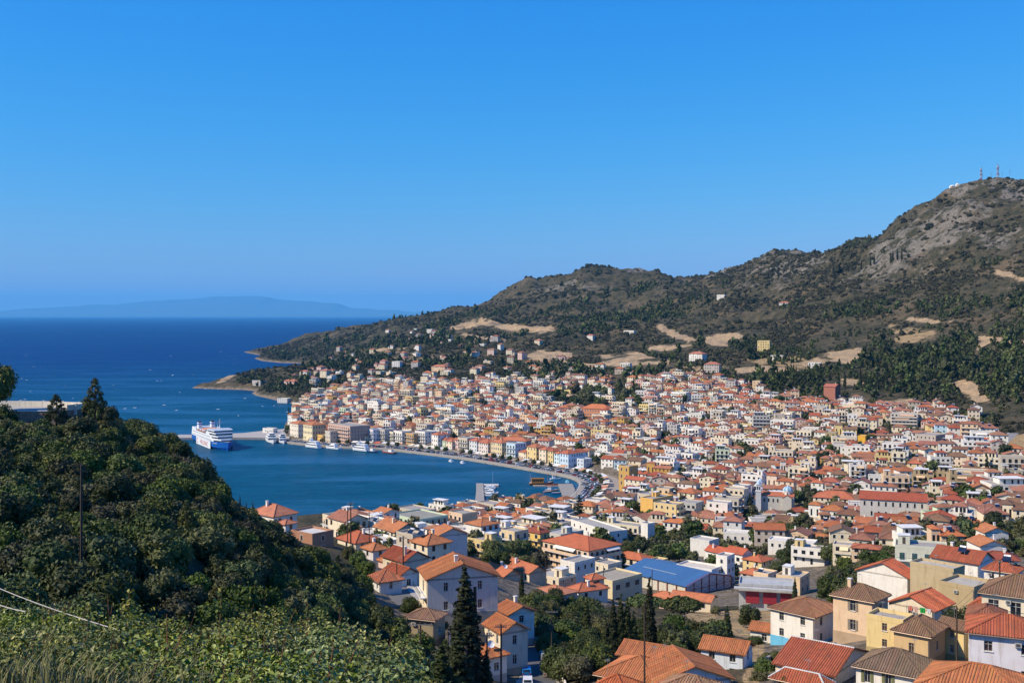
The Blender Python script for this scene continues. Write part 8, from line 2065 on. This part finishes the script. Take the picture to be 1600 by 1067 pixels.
for Y, stp in ((8.2, 88), (10.2, 74), (12.4, 62), (14.6, 54)):
    for px in np.arange(-60, 640, stp):
        x = (px + random.uniform(-20, 20) - CX) * Y / F; yy = Y + random.uniform(-0.6, 0.6)
        e = np.interp(px, [q[0] for q in EDGE], [q[1] for q in EDGE]) + (14.6 - Y) * 9 + random.uniform(0, 14)
        grassy = px < 200 and Y < 11
        top = zz(e, yy)
        s = random.uniform(0.75, 1.15) * (0.85 if grassy else 1.0)
        zb_ = top - 1.35 * s
        o = empty('leafy_shrub', (x, yy, zb_), random.uniform(0, 6.28), None, 'shrub', 'leafy shrubs of the foreground')
        side = 'left' if px < 240 else ('middle' if px < 430 else 'right'); dp = 'nearest' if Y < 9 else ('front' if Y < 11 else ('second' if Y < 13 else 'topmost'))
        o['label'] = 'glossy green shrub in the %s row of the foreground thicket, %s part' % (dp, side)
        o['group'] = 'foreground shrubs, %s row, %s part' % (dp, side)
        o.scale = (s, s, s); link('foliage', random.choice(SH), o); link('twigs', random.choice(TW), o); ns_ += 1
# shoots that rise above the thicket
for px, py, Y, h, lab in [(478, 990, 13.5, 0.55, 'pale leafy shoot rising highest above the foreground thicket'), (342, 975, 13, 0.42, 'dry brown flower stalk above the middle of the thicket'), (198, 965, 12, 0.3, 'thin leafy shoot left of the dry flower stalk')]:
    g = at(px, py, Y); o = empty('tall_shoot', g, 0, lab, 'shoot')
    k = MB(); k.tube((0, 0, -0.4), (0.03, 0, h), 0.007, 0.004, 5, (0.24, 0.15, 0.07)); k.build('stem', [M['bark']], o)
    r = np.random.default_rng(int(px)); n = 46 if px > 400 else 26
    C_ = np.stack([r.normal(0, 0.03, n) + 0.02, r.normal(0, 0.03, n), np.linspace(0, h, n)], 1)
    V, Q, t = leaves(C_, np.full(n, 0.035), n * 2, 0.028, r, 0.3)
    link('leaves', mesh_mixed('leaves', V, Q, t, M['ivy' if px > 400 else 'drygrass']), o)
# grass, lower left
n = 4200
gx = rng.uniform(-80, 330, n); gyy = rng.uniform(6.8, 12.5, n)
X0 = (gx - CX) / F * gyy
e = np.interp(gx, [q[0] for q in EDGE], [q[1] for q in EDGE]) + (14.6 - gyy) * 10
Z0 = H - (e + 26 - HY) * gyy / F - 0.22
keepg = rng.random(n) < np.clip(1.25 - np.maximum(0, gx - 150) / 190, 0.04, 1)
X0, gyy, Z0 = X0[keepg], gyy[keepg], Z0[keepg]; n = len(X0)
hg = rng.uniform(0.06, 0.27, n); an = rng.uniform(0, 6.28, n); ln = rng.normal(0.0, 0.10, n); wd = rng.uniform(0.0025, 0.006, n)
dx, dy = np.cos(an), np.sin(an)
bend = rng.uniform(0.04, 0.42, n) * hg / 0.35
V = np.stack([np.stack([X0 - dy * wd, gyy + dx * wd, Z0 - 0.1], 1), np.stack([X0 + dy * wd, gyy - dx * wd, Z0 - 0.1], 1), np.stack([X0 + dy * wd * .8 + dx * bend * .35, gyy - dx * wd * .8 + dy * bend * .35, Z0 + hg * .6], 1), np.stack([X0 - dy * wd * .8 + dx * bend * .35, gyy + dx * wd * .8 + dy * bend * .35, Z0 + hg * .6], 1), np.stack([X0 + dx * bend, gyy + dy * bend, Z0 + hg], 1)], 1).reshape(-1, 3)
i5 = np.arange(n) * 5
Q = np.concatenate([np.stack([i5, i5 + 1, i5 + 2, i5 + 3], 1), np.stack([i5 + 3, i5 + 2, i5 + 4, i5 + 4], 1)])
tg = rng.random(n)
tag(link('dry_grass', mesh_mixed('dry_grass', V, Q, np.concatenate([tg, tg]), M['drygrass'])), kind='stuff')
# pale cables slanting down through the thicket
for (xa, ya, Ya), (xb, yb, Yb), lab in [((-60, 892, 16), (190, 985, 11.5), 'pale rope slanting down into the foreground thicket'), ((-60, 915, 14.5), (40, 955, 12), 'second pale rope low at the left edge of the thicket')]:
    a, b_ = at(xa, ya, Ya), at(xb, yb, Yb); k = MB(); pts_ = [a.lerp(b_, i / 12) - Vector((0, 0, 0.05 * 4 * (i / 12) * (1 - i / 12))) for i in range(13)]
    for p, q in zip(pts_[:-1], pts_[1:]): k.tube(p, q, 0.0055, None, 6, (0.46, 0.42, 0.39), 0, False)
    tag(k.build('rope', [M['cloth']]), lab, 'rope')

# ---------------------------------------------------------------- labels that repeat within a small group are told apart by their order
ORDW = ['first', 'second', 'third', 'fourth', 'fifth', 'sixth', 'seventh', 'eighth', 'ninth', 'tenth', 'eleventh', 'twelfth', 'thirteenth', 'fourteenth', 'fifteenth', 'sixteenth', 'seventeenth', 'eighteenth', 'nineteenth', 'twentieth']
def lab_place(o):
    x, y = o.location.x, o.location.y
    best = min(LW, key=lambda l: (l[1].x - x) ** 2 + (l[1].y - y) ** 2)
    dx, dy = x - best[1].x, y - best[1].y
    rel = ('right of' if dx > 0 else 'left of') if abs(dx) > abs(dy) * 1.2 else ('behind' if dy > 0 else 'in front of')
    return (rel, best[0], math.hypot(dx, dy))
sets = {}
for o in S.objects:
    if o.parent is None and o.get('label') in ('round green tree between the town houses', 'slim cypress between the town houses'):
        r_, n_, d_ = lab_place(o); sets.setdefault((o['label'].replace(' between the town houses', ' among houses'), r_, n_), []).append((d_, o))
for (l_, r_, n_), qs in sets.items():
    qs.sort(key=lambda q: q[0])
    for i, (d_, o) in enumerate(qs): o['label'] = '%s %s the %s' % (l_, r_, n_) if len(qs) == 1 else '%s %s %s the %s' % (ORDN[min(i, 19)], l_, r_, n_)
bylab = {}
for o in S.objects:
    if o.parent is None and o.get('label'): bylab.setdefault(o['label'], []).append(o)
for lab, os_ in bylab.items():
    if 1 < len(os_) <= 20 and len(lab.split()) <= 13:
        os_.sort(key=lambda o: o.location.x / max(1.0, o.location.y))
        for i, o in enumerate(os_): o['label'] = lab + ', ' + ('leftmost' if i == 0 else 'rightmost' if i == len(os_) - 1 else ORDW[i] + ' from left')
print('all', len(S.objects), 'shrubs', ns_, 'cars', nt, round(time.time() - T0, 1))
